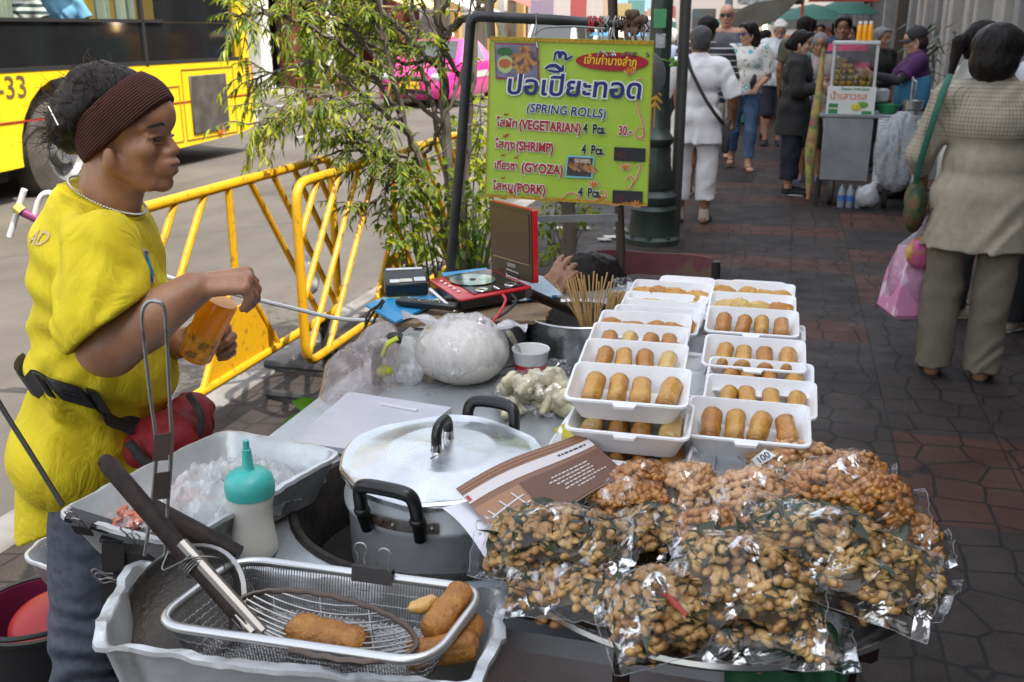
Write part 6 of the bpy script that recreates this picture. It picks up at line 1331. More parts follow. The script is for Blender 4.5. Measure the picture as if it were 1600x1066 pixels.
# =============== the food stall ===============
ALU = mat('aluminium', (0.68, 0.70, 0.72), 0.38, 0.5, col2=(0.52, 0.54, 0.555), vs=7, rvar=0.12, bmp=0.35, bs=16, bd=0.012, dirt=((0.22, 0.20, 0.18), 14, 0.38))
ALUP = mat('aluminium_pale', (0.74, 0.76, 0.78), 0.34, 0.8, col2=(0.6, 0.62, 0.64), vs=9, rvar=0.1, bmp=0.25, bs=20, bd=0.01)
LIDM = mat('lid_metal', (0.74, 0.76, 0.78), 0.3, 0.88, col2=(0.60, 0.63, 0.66), vs=10, rvar=0.08, bmp=0.12, bs=9, bd=0.02)
SST = mat('stainless', (0.55, 0.56, 0.57), 0.3, 0.9, col2=(0.45, 0.46, 0.47), vs=5, rvar=0.1, dirt=((0.2, 0.19, 0.18), 20, 0.33))
TOPM = mat('table_sheet', (0.50, 0.53, 0.56), 0.32, 0.55, col2=(0.42, 0.445, 0.47), vs=4, rvar=0.12, bmp=0.12, bs=20, dirt=((0.2, 0.19, 0.18), 26, 0.3))
BAKE = mat('bakelite', (0.012, 0.012, 0.013), 0.28, dirt=((0.09, 0.045, 0.02), 40, 0.38)); SOOT = mat('soot', (0.012, 0.010, 0.009), 0.75, col2=(0.035, 0.028, 0.022), vs=40, bmp=0.6, bs=90)
DKST = mat('dark_steel', (0.035, 0.032, 0.032), 0.5, 0.4, dirt=((0.12, 0.09, 0.07), 22, 0.38)); FOAM = mat('foam', (0.80, 0.81, 0.83), 0.48, col2=(0.76, 0.77, 0.79), vs=20, sss=0.1, bmp=0.1, bs=300, bd=0.001)
WIRE = mat('wire_steel', (0.36, 0.355, 0.35), 0.36, 0.85, dirt=((0.08, 0.05, 0.025), 22, 0.45)); WOODD = mat('wood_dark', (0.012, 0.007, 0.006), 0.5, spec=.2, col2=(0.034, 0.02, 0.016), vs=30, stretch=(1, 1, 0.12), bmp=0.5, bs=60)
ZT = 0.80
PC = PZ(692, 716, 0.88); PC.z = 0.0                        # middle of the pot
cart = thing('food_stall', 'steel topped street food table with a round burner well', 'food stall', ST(1.9, -0.45), -TH)
def loc_(p): return ROOTM[cart.name].inverted() @ Vector(p)
L0, L1, A0, A1 = -0.92, 0.02, 1.09, 3.0
pc = loc_((PC.x, PC.y, ZT)); hx0, hx1, hy0, hy1 = L0 + 0.45, L1 + 0.45, A0 - 1.9, A1 - 1.9
b = MB(); RH, n = 0.243, 64; inn, outr = [], []
for k in range(n):
 a = 2 * math.pi * k / n + 0.001; d = Vector((math.cos(a), math.sin(a), 0)); ts = []
 if d.x > 0: ts.append((hx1 - pc.x) / d.x)
 if d.x < 0: ts.append((hx0 - pc.x) / d.x)
 if d.y > 0: ts.append((hy1 - pc.y) / d.y)
 if d.y < 0: ts.append((hy0 - pc.y) / d.y)
 inn.append(pc + d * RH); outr.append(pc + d * min(ts))
for cx_, cy_ in ((hx0, hy0), (hx1, hy0), (hx1, hy1), (hx0, hy1)):
 j = min(range(n), key=lambda i: (outr[i] - Vector((cx_, cy_, ZT))).length); outr[j] = Vector((cx_, cy_, ZT))
dz = Vector((0, 0, -0.03))
b.loft([inn, outr, [p + dz for p in outr], [p + dz for p in inn], inn], caps=(False, False)); b.build('table_top', TOPM, cart, ang=0.5, world=False)
b = MB(); b.lathe([(RH - 0.002, 0.006), (RH - 0.006, 0.0), (RH - 0.02, -0.11), (0.09, -0.15), (0.0, -0.15)], 48, Matrix.Translation(pc)); b.lathe([(RH + 0.010, 0.001), (RH + 0.006, 0.008), (RH - 0.004, 0.006)], 48, Matrix.Translation(pc)); b.build('burner_well', SOOT, cart, world=False)
for x in (hx0 + 0.03, hx1 - 0.03):
 for y in (hy0 + 0.03, hy1 - 0.03): q = MB(); q.box((x, y, 0.385), (0.04, 0.04, 0.765), bev=0.004); q.build('leg', DKST, cart, world=False)
q = MB(); q.box(((hx0 + hx1) / 2, hy0 + 0.008, 0.70), (hx1 - hx0 - 0.02, 0.012, 0.14)); q.build('front_panel', SST, cart, False, world=False)
q = MB(); q.box(((hx0 + hx1) / 2, (hy0 + hy1) / 2, 0.22), (hx1 - hx0 - 0.08, hy1 - hy0 - 0.08, 0.03)); q.build('lower_shelf', DKST, cart, False, world=False)
q = MB(); q.box((hx1 - 0.38, hy0 + 0.10, 0.45), (0.6, 0.16, 0.36), bev=0.01); q.build('fire_box', mat('fire_box', (0.022, 0.020, 0.02), 0.8, dirt=((0.2, 0.19, 0.18), 18, 0.45), bmp=0.6, bs=50), cart, world=False)
q = MB(); q.box((hx0 + 0.012, (hy0 + hy1) / 2, 0.62), (0.012, hy1 - hy0 - 0.1, 0.3)); q.build('side_panel', DKST, cart, False, world=False)
q = MB(); q.box((hx1 - 0.012, (hy0 + hy1) / 2, 0.6), (0.012, hy1 - hy0 - 0.1, 0.34)); q.build('side_panel', SST, cart, False, world=False)
# ---- the pot and its lid
PR = 0.165
pot = thing('cooking_pot', 'big battered aluminium pot with black loop handles in the burner well', 'pot', (PC.x, PC.y, 0.70))
Mp = Matrix.Translation((PC.x, PC.y, 0.70))
b = MB(); b.lathe([(0.0, -0.03), (0.12, -0.03), (0.148, -0.015), (0.155, 0.02), (0.157, 0.115), (0.163, 0.122), (0.163, 0.13), (0.159, 0.135), (0.160, 0.168), (0.166, 0.174), (0.161, 0.176), (0.154, 0.17), (0.150, 0.0), (0.0, -0.005)], 72, Mp, wob=lambda a, z: 0.004 * math.sin(3 * a + 1) + 0.002 * math.sin(7 * a)); b.build('body', mat('pot_alu', (0.78, 0.80, 0.82), 0.48, 0.25, col2=(0.66, 0.68, 0.70), vs=5, rvar=0.1, bmp=0.25, bs=14, bd=0.01, dirt=((0.13, 0.10, 0.07), 7, 0.42)), pot)
def pot_handle(px, py, name):
 dv = PZ(px, py, 0.88) - Vector((PC.x, PC.y, 0.88)); dv.z = 0; dv.normalize(); t = Vector((-dv.y, dv.x, 0)); c = Vector((PC.x, PC.y, 0))
 P = [c + dv * 0.168 + t * 0.045 + Vector((0, 0, 0.825)), c + dv * 0.178 + t * 0.047 + Vector((0, 0, 0.86)), c + dv * 0.185 + t * 0.045 + Vector((0, 0, 0.895)), c + dv * 0.19 + t * 0.034 + Vector((0, 0, 0.908)), c + dv * 0.192 + Vector((0, 0, 0.911)), c + dv * 0.19 - t * 0.034 + Vector((0, 0, 0.908)), c + dv * 0.185 - t * 0.045 + Vector((0, 0, 0.895)), c + dv * 0.178 - t * 0.047 + Vector((0, 0, 0.86)), c + dv * 0.168 - t * 0.045 + Vector((0, 0, 0.825))]
 q = MB(); PP = path(P, 5); q.tube(PP, [0.0095 + 0.0015 * math.sin(math.pi * i / len(PP)) for i in range(len(PP))], 12)
 for i in (5, len(PP) - 6): q.ell(PP[i], (0.0135, 0.0135, 0.009))
 h_ = q.build('handle', BAKE, pot)
 q = MB(); q.grid(lambda u, v: c + (dv * math.cos((u - 0.5) * 0.85) + t * math.sin((u - 0.5) * 0.85)) * (0.1665) + Vector((0, 0, 0.832 + 0.018 * v)), 12, 1, thick=-0.003)
 for a in (-0.36, 0.0, 0.36): q.ell(c + (dv * math.cos(a) + t * math.sin(a)) * 0.17 + Vector((0, 0, 0.841)), (0.004, 0.004, 0.004), nu=8, nv=5)
 q.build('handle_plate', mat('plate_steel', (0.35, 0.33, 0.3), 0.4, 0.8, dirt=((0.12, 0.05, 0.02), 30, 0.5)), h_)
pot_handle(605, 790, 'a'); pot_handle(775, 650, 'b')
lid = thing('pot_lid', 'domed aluminium lid with black arch knob on the big pot', 'pot lid', (PC.x, PC.y, 0.878))
Ml = Matrix.Translation((PC.x, PC.y, 0.879)) @ Matrix.Rotation(R(1.5), 4, 'X')
b = MB(); b.lathe([(0.161, -0.010), (0.1665, -0.006), (0.1675, 0.003), (0.163, 0.0065), (0.150, 0.002), (0.146, 0.003), (0.092, 0.0172), (0.088, 0.0188), (0.0845, 0.0186), (0.03, 0.026), (0.0, 0.027)], 80, Ml, wob=lambda a, z: (0.006 * math.sin(5 * a) + 0.005 * math.sin(11 * a + 2) + 0.003 * math.sin(17 * a)) if z < 0.008 else 0.0)
b.v = [(x, y, z + 0.0028 * math.sin(5 * math.atan2(y - PC.y, x - PC.x) + 1) * (1 if math.hypot(x - PC.x, y - PC.y) > 0.15 else 0) + mnoise.noise(Vector((x * 17, y * 17, 0))) * 0.0022) for x, y, z in b.v]
b.build('dome', LIDM, lid)
q = MB(); kd = Vector((0.30, 0.95, 0)).normalized(); kc = Vector((PC.x, PC.y, 0.905)); PP = path([kc - kd * 0.026, kc - kd * 0.026 + Vector((0, 0, 0.022)), kc - kd * 0.018 + Vector((0, 0, 0.036)), kc + Vector((0, 0, 0.039)), kc + kd * 0.018 + Vector((0, 0, 0.036)), kc + kd * 0.026 + Vector((0, 0, 0.022)), kc + kd * 0.026], 4); q.tube(PP, 0.0085, 12); q.build('knob', BAKE, lid)
q = MB()
for s_ in (-1, 1): q.lathe([(0.011, -0.003), (0.009, 0.004), (0.0085, 0.014)], 14, Matrix.Translation(kc + kd * (0.026 * s_)))
q.loft([[kc + kd * (0.05 * u) + kd.cross(Vector((0, 0, 1))) * w_ * s_ + Vector((0, 0, 0.001 - 0.003 * abs(u))) for s_ in (-1, 1)] for u, w_ in ((-1, 0.001), (-0.6, 0.010), (0, 0.006), (0.6, 0.010), (1, 0.001))], caps=(False, False), closed=False); q.build('knob_base', mat('chrome', (0.7, 0.7, 0.7), 0.15, 1.0), lid)
# ---- trays
def rring(C, rc, n=5):
 """rounded ring through four corners (in order)"""
 out_ = []
 for i in range(4):
  p, c, q_ = C[i - 1], C[i], C[(i + 1) % 4]; a, b_ = (p - c).normalized(), (q_ - c).normalized(); out_ += arc(c + a * rc, c, c + b_ * rc, n)
 return out_
def densify(r, m):
 out_ = []
 for i in range(len(r)):
  p, q_ = r[i], r[(i + 1) % len(r)]; k = max(1, int((p - q_).length / m)); out_ += [p + (q_ - p) * (j / k) for j in range(k)]
 return out_
def pan(b, C, depth, flare, rc, lip=0.010, wav=0.003, th=0.003, seed=0.0):
 cen = sum(C, Vector()) / 4; rim = densify(rring(C, rc), 0.015); N_ = len(rim)
 def off(k, dz, wv=0.0):
  res = []
  for p in rim:
   d = p - cen; d.z = 0; L = d.length; z_ = wv * (mnoise.noise(p * 28 + Vector((seed, 0, 0))) + 0.6 * mnoise.noise(p * 60)); dn = d.normalized() * (k + (wv * 1.2 * mnoise.noise(p * 33 + Vector((9, seed, 0))) if wv else 0))
   res.append(p + dn + Vector((0, 0, dz + z_)))
  return res
 bo = [cen + (p - cen) * 1.0 for p in rim]
 b.loft([off(-flare - th, -depth + th), off(-th - 0.001, -0.004, wav * 0.5), off(0.0, 0.001, wav), off(lip, 0.0, wav), off(lip + 0.001, -0.006, wav), off(0.002, -0.008, wav * 0.6), off(-flare, -depth)], caps=(True, True))
c0, c1, c3 = PZ(350, 672, .88), PZ(533, 706, .88), PZ(88, 800, .88); c2 = c3 + (c1 - c0) * 0.93
tray = thing('food_tray', 'dented aluminium tray with ice and bags behind the strainer basket', 'tray', ((c0 + c2) / 2 - Vector((0, 0, .08))))
b = MB(); pan(b, [c0, c1, c2, c3], 0.075, 0.035, 0.035, 0.008, 0.0028); b.build('pan', ALU, tray, ang=0.9)
tc_ = (c0 + c1 + c2 + c3) / 4
CLR = film('film_clear', 1.1, 0.0, bs=22, bstr=0.6, crease=45); CLRM = film('film_ice', 1.0, 0.6, (0.95, 0.97, 0.98), 24, .6)
random.seed(8)
b = MB(); ib = PZ(395, 775, .825)
b.grid(lambda u, v: Vector((c0 + (c3 - c0) * (0.05 + 0.72 * v) + (c1 - c0) * (0.12 + 0.80 * u)) + Vector((0, 0, -0.05 + 0.055 * math.sin(math.pi * u) ** 0.7 * math.sin(math.pi * v) ** 0.7 + 0.022 * mnoise.noise(Vector((u * 9, v * 9, 1))) + 0.013 * mnoise.noise(Vector((u * 22, v * 22, 4)))))), 44, 44); simple('plastic_bag', 'crumpled clear plastic bag over ice in the aluminium tray', 'bag', b, CLRM, smooth=True)
ICE = mat('ice', (0.80, 0.85, 0.88), 0.2, trans=0.25, ior=1.2)
for i in range(12):
 u, v = random.uniform(.25, .8), random.uniform(.15, .65); p = c0 + (c3 - c0) * v + (c1 - c0) * u + Vector((0, 0, -0.058)); q = MB(); q.box(p, (random.uniform(.014, .024),) * 3, Euler((random.random(), random.random(), random.random())).to_matrix(), 0.006); tag(q.build('ice_piece', ICE, None, world=False), 'lump of ice under the plastic in the aluminium tray', 'ice', 'ice lumps in the tray')
SHR = mat('shrimp', (0.62, 0.15, 0.07), 0.35, col2=(0.75, 0.30, 0.2), vs=40, bmp=0.5, bs=90, bd=0.003)
for j, (x, y, n_, lab) in enumerate(((205, 815, 26, 'clear bag of orange pink shrimp in the near left tray corner'), (285, 778, 16, 'small clear bag of shrimp beside the dark stick'))):
 r = thing('shrimp_bag', lab, 'bag', PZ(x, y, .81)); o_ = PZ(x, y, .825); b = MB()
 for i in range(n_):
  p = o_ + Vector((random.gauss(0, .022), random.gauss(0, .018), abs(random.gauss(0, .008)))); d = rv(); d.z *= .3; e = d.cross(Vector((0, 0, 1))).normalized()
  b.tube([p - d * .017 + e * .006, p - d * .008 - e * .002, p + d * .004 - e * .003, p + d * .015 + e * .006], [.004, .0065, .006, .003], 6)
 o = b.build('shrimp', SHR, r); o['kind'] = 'stuff'
 b = MB(); b.sdf([ellp(o_ + Vector((0, 0, 0.006)), (0.056, 0.045, 0.024))], 0.006, 0.01, wrinkle(0.005, 40, j)); b.build('film', CLR, r)
q = MB(); o_ = PZ(330, 800, .83); q.sdf([ellp(o_, (0.03, 0.022, 0.018)), ellp(o_ + Vector((0.02, 0.02, 0.0)), (0.022, 0.02, 0.012))], 0.004, 0.01, wrinkle(0.004, 60, 2)); simple('tissue_ball', 'crumpled white tissue lying on the shrimp bag', 'tissue', q, cloth('tissue_white', (0.75, 0.76, 0.78)), smooth=True)
# squeeze bottle
sb_ = PZ(399, 864, .802); sq = thing('squeeze_bottle', 'translucent squeeze bottle with teal nozzle cap in the tray', 'bottle', sb_)
b = MB(); b.lathe([(0.0, 0.0), (0.030, 0.0), (0.034, 0.005), (0.034, 0.02), (0.0295, 0.055), (0.0305, 0.078), (0.034, 0.092), (0.034, 0.102), (0.031, 0.104)], 32, Matrix.Translation(sb_)); b.build('body', mat('bottle_milky', (0.86, 0.85, 0.78), 0.35, col2=(0.78, 0.77, 0.69), vs=9, sss=0.2, tl=0.08), sq)
b = MB(); b.lathe([(0.0355, 0.098), (0.0365, 0.112), (0.034, 0.124), (0.024, 0.134), (0.010, 0.137), (0.0085, 0.14), (0.0065, 0.168), (0.005, 0.169), (0.0045, 0.182), (0.0, 0.183)], 32, Matrix.Translation(sb_)); b.build('cap', mat('teal_plastic', (0.06, 0.46, 0.42), 0.35, sss=0.1), sq)
# front tub
d0, d1, d2, d3 = PZ(212, 880, .85), PZ(790, 925, .85), PZ(738, 1072, .85), PZ(152, 1003, .85)
tub = thing('wash_tub', 'large crumpled aluminium tub under the strainer basket in front', 'tub', (d0 + d2) / 2 - Vector((0, 0, .15)))
b = MB(); pan(b, [d0, d1, d2, d3], 0.14, 0.03, 0.03, 0.013, 0.009, seed=3.0); b.build('pan', ALU, tub, ang=0.9)
q = MB(); fl = [p + ((d0 + d2) / 2 - p) * 0.12 + Vector((0, 0, -0.10)) for p in (d0, d1, d2, d3)]; q.add(fl, [(3, 2, 1, 0)]); q.build('water', mat('oily_water', (0.05, 0.045, 0.035), 0.08, spec=0.6), tub, False)
# strainer basket woven from wire
e0, e1, e2, e3 = PZ(372, 872, .875), PZ(760, 922, .875), PZ(672, 1038, .875), PZ(236, 975, .875)
bk = thing('strainer_basket', 'rectangular woven wire strainer basket resting on the front tub', 'strainer', (e0 + e2) / 2 - Vector((0, 0, .06)))
rim = densify(rring([e0, e1, e2, e3], 0.045, 8), 0.02); b = MB(); b.tube(rim, 0.0062, 10, closed=True); b.build('rim', mat('rim_steel', (0.6, 0.605, 0.61), 0.3, 0.85, dirt=((0.2, 0.15, 0.1), 26, .36)), bk)
def bq(u, v): return e3 + (e2 - e3) * u + (e0 - e3) * v + (e1 - e0 - e2 + e3) * (u * v)
def bsurf(u, v):
 a_, c_ = 2 * u - 1, 2 * v - 1; s_ = max(abs(a_), abs(c_)); k_ = s_ / max(1e-6, (abs(a_) ** 7 + abs(c_) ** 7) ** (1 / 7)); p = bq(.5 + a_ * k_ / 2, .5 + c_ * k_ / 2); dep = 0.062 * min(1, (1 - s_) / 0.16) ** 0.8
 return p + Vector((0, 0, -dep))
b = MB(); NU, NV = 88, 46
for i in range(1, NU):
 P = [bsurf(i / NU, j / 26) + Vector((0, 0, 0.0008 * (1 if (i + j) % 2 else -1))) for j in range(27)]; b.tube(P, 0.00075, 3, caps=False)
for j in range(1, NV):
 P = [bsurf(i / 44, j / NV) + Vector((0, 0, 0.0008 * (1 if (i + j) % 2 else -1))) for i in range(45)]; b.tube(P, 0.00075, 3, caps=False)
o = b.build('mesh', WIRE, bk)
# round ladle strainer standing in the tub
ls = thing('ladle_strainer', 'round perforated strainer with tall bent wire handle standing in the tub', 'strainer', PZ(270, 960, .80))
yc = PZ(262, 880, .87).y
Mr = Matrix.Translation(PZ(285, 955, .835)) @ Matrix.Rotation(R(38), 4, 'X') @ Matrix.Rotation(R(-14), 4, 'Y')
q = MB(); q.lathe([(0.088, 0.002), (0.085, 0.006), (0.082, 0.0), (0.07, -0.02), (0.04, -0.032), (0.0, -0.036)], 40, Mr); q.build('bowl', mat('bowl_dark', (0.06, 0.052, 0.045), 0.45, 0.5, dirt=((0.2, 0.16, 0.11), 30, 0.4), bmp=0.5, bs=120), ls)
q = MB(); q.lathe([(0.086, 0.0), (0.091, 0.004), (0.086, 0.008), (0.084, 0.004)], 40, Mr); q.build('hoop', WIRE, ls)
W = lambda x, y: PY(x, y, yc)
q = MB(); q.tube(path([W(226, 868), W(237, 790), W(244, 700), W(235, 620), W(226, 540), W(222, 495), W(229, 474), W(244, 471), W(257, 485), W(262, 560), W(266, 640), W(268, 700), W(262, 790), W(258, 868)], 5), 0.0026, 8); q.build('handle', WIRE, ls)
for y in (697, 757): q = MB(); q.loft([[W(243, y - 19) + Vector((0, d, 0)), W(266, y - 22) + Vector((0, d, 0)), W(264, y + 20) + Vector((0, d, 0)), W(240, y + 22) + Vector((0, d, 0))] for d in (-0.0045, -0.0025)]); q.build('grip_plate', mat('grip_brown', (0.08, 0.06, 0.05), 0.5, 0.3), ls, False)
# spider strainer with wooden handle
sp = thing('spider_strainer', 'spider strainer with long dark wooden handle lying across the basket', 'strainer', PZ(505, 975, .86))
hA, hB = PZ(166, 722, 1.03), PZ(395, 990, .87); hm_ = hA + (hB - hA) * 0.62
q = MB(); q.tube([hA, hA + (hB - hA) * 0.02, hA + (hB - hA) * 0.3, hm_, hm_ + (hB - hm_) * 0.9], [0.009, 0.012, 0.0115, 0.0105, 0.0085], 14); q.ell(hA, (0.0105, 0.0105, 0.010)); q.build('handle', WOODD, sp)
q = MB(); q.tube([hm_ + (hB - hA) * -0.12 + Vector((0.008, -0.006, 0.006)), hB + Vector((0.012, 0, 0.002))], 0.0075, 8); q.tube([hB + (hA - hB) * 0.1, hB], 0.009, 8)
for i in range(5):
 c = hm_ + (hB - hA) * (-0.03 + 0.012 * i); t = (hB - hA).normalized(); e_ = t.orthogonal().normalized(); f_ = t.cross(e_); q.tube([c + (e_ * math.cos(a) + f_ * math.sin(a)) * 0.0155 for a in [k * math.pi / 8 for k in range(16)]], 0.0011, 5, closed=True)
q.tube(path([hm_ + Vector((-.03, 0, .02)), hm_ + Vector((-.035, -.01, 0.0)), hm_ + Vector((0, -.01, .016)), hm_ + Vector((.03, 0, .01)), hm_ + Vector((.035, 0.005, -.01))]), 0.001, 5); q.build('ferrule', mat('ferrule', (0.22, 0.21, 0.2), 0.3, 0.9), sp)
oc = PZ(505, 975, .872); ex, ey = PZ(650, 1000, .872) - oc, PZ(500, 928, .872) - oc
def hoopp(a, s_=1.0, z=0.0): return oc + ex * (math.cos(a) * s_) + ey * (math.sin(a) * s_) + Vector((0, 0, z))
q = MB(); q.tube([hoopp(i * math.pi / 24, 1, 0.0012 * math.sin(3 * i)) for i in range(48)], 0.0038, 8, closed=True); q.build('hoop', mat('hoop_brown', (0.13, 0.10, 0.085), 0.35, 0.8), sp)
q = MB()
for i in range(-6, 7):
 t = i / 7.0; hw_ = math.sqrt(1 - t * t); q.tube([oc + ex * (s_ * hw_) + ey * t + Vector((0, 0, -0.030 * (1 - (s_ * hw_) ** 2 - t * t))) for s_ in [k / 8 - 1 for k in range(17)]], 0.0013, 5, caps=False)
for t in (-0.55, 0.0, 0.55):
 hw_ = math.sqrt(1 - t * t); q.tube([oc + ex * t + ey * (s_ * hw_) + Vector((0, 0, -0.030 * (1 - (s_ * hw_) ** 2 - t * t) - 0.001)) for s_ in [k / 6 - 1 for k in range(13)]], 0.0015, 5, caps=False)
q.build('wires', WIRE, sp)
s1, s2 = PZ(226, 788, .93), PZ(372, 868, .868)
q = MB(); q.tube([s1, s1 + (s2 - s1) * 0.05, s1 + (s2 - s1) * 0.5, s2], [0.010, 0.0135, 0.0145, 0.014], 14); simple('wooden_stick', 'thick dark wooden stick lying behind the strainer handle', 'stick', q, WOODD, smooth=True)
# fried pieces in the basket
FRY = mat('fried', (0.30, 0.105, 0.016), 0.34, col2=(0.52, 0.24, 0.045), vs=34, vlo=0.32, vhi=0.7, sss=0.04, bmp=0.8, bs=170, bd=0.006, dirt=((0.20, 0.06, 0.012), 20, 0.42), coat=0.12)
FRY2 = mat('fried_pale', (0.58, 0.32, 0.085), 0.36, col2=(0.68, 0.45, 0.16), vs=26, vlo=0.35, vhi=0.7, sss=0.06, bmp=0.45, bs=130, bd=0.003, dirt=((0.36, 0.14, 0.025), 16, 0.42), coat=0.12)
def roll_mesh(L, r0, seed, M, lump=0.0):
 b = MB(); rings = []; n = 28
 for i in range(25):
  t = i / 24; e = min(t, 1 - t); rr = r0 * (min(1, 0.62 + e * 5)) * (1 + 0.05 * math.sin(5 * t + seed)); ring = []
  for k in range(n):
   a = 2 * math.pi * k / n; x = rr * (1 + 0.05 * (k / n)) * (1 + 0.05 * math.sin(3 * a + seed))
   ring.append(M @ Vector((L * (t - 0.5), x * math.cos(a), x * math.sin(a) * 0.92)))
  rings.append(ring)
 b.loft(rings)
 b.v = [tuple(Vector(v) + mnoise.noise_vector(Vector(v) * 60 + Vector((seed, 0, 0))) * (0.0012 + lump) + mnoise.noise_vector(Vector(v) * 210) * (0.0010 + lump * .4)) for v in b.v]
 return b
for i, (x, y, z_, ang, L, r_, lab) in enumerate(((700, 955, .868, 62, .085, .0175, 'crisp brown prawn roll leaning on the basket rim, topmost'), (690, 1015, .848, 20, .085, .02, 'golden fried roll lying lowest at the right end of the basket'), (722, 992, .85, 70, .07, .018, 'fried roll tucked under the topmost roll beside the rim'), (512, 998, .838, -18, .105, .024, 'long fried roll lying under the spider strainer wires'))):
 Mx = Matrix.Translation(PZ(x, y, z_)) @ Matrix.Rotation(R(ang), 4, 'Z') @ Matrix.Rotation(R(-14 if i == 0 else 0), 4, 'Y')
 tag(roll_mesh(L, r_, i * 2.3, Mx, 0.0012).build('fried_roll', FRY, None, world=False), lab, 'fried roll', 'fried rolls in the strainer basket')
q = MB(); q.sdf([ellp(PZ(663, 945, .868), (.022, .012, .009), Matrix.Rotation(R(35), 3, 'Z'))], .003, .004, wrinkle(.002, 90, 1)); tag(q.build('fried_roll', FRY2, None, world=False), 'small pale fried scrap behind the topmost prawn roll', 'fried roll', 'fried rolls in the strainer basket')
# black bracket and binder clips
bkt = thing('bracket', 'dark rusty steel bracket clamped to the near end of the aluminium tray', 'bracket', PZ(160, 830, .86))
def slab(b, pts, th):
 pts = [Vector(p) for p in pts]; nn = (pts[1] - pts[0]).cross(pts[2] - pts[0]).normalized() * th; b.loft([[p - nn for p in pts], [p + nn for p in pts]])
yb = PZ(160, 830, .87).y; Wb = lambda x, y, d=0.0: PY(x, y, yb + d)
q = MB(); slab(q, (Wb(100, 812), Wb(168, 832), Wb(176, 815, .02), Wb(112, 795, .02)), 0.004); slab(q, (Wb(155, 845), Wb(335, 868), Wb(340, 850, .05), Wb(165, 828, .05)), 0.003); q.build('top_plate', mat('bracket_paint', (0.022, 0.022, 0.025), 0.4, dirt=((0.4, 0.25, 0.04), 22, 0.34)), bkt, False)
q = MB(); slab(q, (Wb(160, 846, -.004), Wb(196, 850, -.004), Wb(194, 985, -.004), Wb(160, 960, -.004)), 0.003); slab(q, (Wb(196, 850), Wb(336, 870), Wb(330, 990), Wb(194, 985)), 0.002); q.build('plate', DKST, bkt, False)
def binder(label, c, ax, up, w_=0.03, sc=1.0):
 r = thing('binder_clip', label, 'binder clip', c, 0, 'binder clips on the trays'); ax, up = Vector(ax).normalized(), Vector(up).normalized(); nn = ax.cross(up)
 b = MB(); b.loft([[c + ax * s_ * w_ + nn * x + up * z for x, z in ((-.007, -.012), (-.008, -.013), (-.004, .006), (.004, .006), (.008, -.013), (.007, -.012), (.003, .004), (-.003, .004))] for s_ in (-.5, .5)]); b.build('body', DKST, r, False)
 for s_ in (-1, 1):
  b = MB(); o_ = c + nn * (.0045 * s_) + up * .004 + ax * (0.25 * w_ * s_ * sc); P = path([o_ + ax * .006, o_ + ax * .004 + up * .012, o_ + ax * .0085 + up * .022, o_ + ax * .006 + up * .029, o_ + up * .031, o_ - ax * .006 + up * .029, o_ - ax * .0085 + up * .022, o_ - ax * .004 + up * .012, o_ - ax * .006], 4); b.tube(P, 0.0011, 6); b.build('arm', WIRE, r)
rim_ax = e1 - e0
binder('binder clip on the back rim of the strainer basket', PZ(583, 893, .884), rim_ax, (0, 0.12, 1), 0.055, 1.3)
binder('binder clip on the tray rim, nearest the vendor', PZ(130, 822, .89), (1, -.25, 0), (-.1, -0.6, .8), 0.03)
binder('binder clip on the tray bracket, next to the wire handle', PZ(212, 850, .885), (1, -.2, 0), (0, -0.5, .9), 0.03)
binder('binder clip low on the dark bracket plate', PY(187, 905, yb - .01), (0.3, 0, -1), (-1, -.2, .3), 0.02)
# ---- foam boxes and spring rolls
def boxring(w_, d_, z, rc, n=4):
 return rring([Vector((w_ / 2, d_ / 2, z)), Vector((-w_ / 2, d_ / 2, z)), Vector((-w_ / 2, -d_ / 2, z)), Vector((w_ / 2, -d_ / 2, z))], rc, n)
def foam_mb():
 b = MB(); W_, D_, H_ = 0.190, 0.132, 0.038
 b.loft([boxring(.140, .084, -H_, .018), boxring(.150, .094, -H_ + .002, .02), boxring(.170, .112, -.014, .022), boxring(.172, .114, -.0125, .022), boxring(.182, .124, -.001, .02), boxring(.186, .128, .003, .018), boxring(.190, .132, .0025, .016), boxring(.189, .131, .0055, .016), boxring(.181, .123, .0065, .016), boxring(.176, .118, .002, .018), boxring(.166, .108, -.011, .02), boxring(.164, .106, -.012, .02), boxring(.146, .088, -H_ + .006, .018), boxring(.138, .082, -H_ + .0045, .016)])
 b.loft([[Vector((x, y, z)) for x, y in ((-.019, -.064), (.019, -.064), (.015, -.077), (-.015, -.077))] for z in (.0012, .0052)])
 return b
fb0 = tag(foam_mb().build('foam_box', FOAM, None, ang=0.45, world=False), 'placeholder', 'foam box')
ROLLM = [mat('roll_gold', (0.48, 0.21, 0.025), 0.32, col2=(0.64, 0.38, 0.075), vs=20, vlo=0.35, vhi=0.68, sss=0.06, bmp=0.6, bs=150, bd=0.004, dirt=((0.22, 0.06, 0.008), 22, 0.43), coat=0.15), mat('roll_brown', (0.38, 0.14, 0.016), 0.32, col2=(0.55, 0.26, 0.042), vs=22, vlo=0.35, vhi=0.7, sss=0.05, bmp=0.6, bs=150, bd=0.004, dirt=((0.16, 0.04, 0.007), 24, 0.44), coat=0.15), mat('roll_pale', (0.56, 0.35, 0.09), 0.34, col2=(0.68, 0.49, 0.19), vs=20, sss=0.06, bmp=0.35, bs=150, bd=0.002, dirt=((0.42, 0.2, 0.04), 16, 0.42), coat=0.15)]
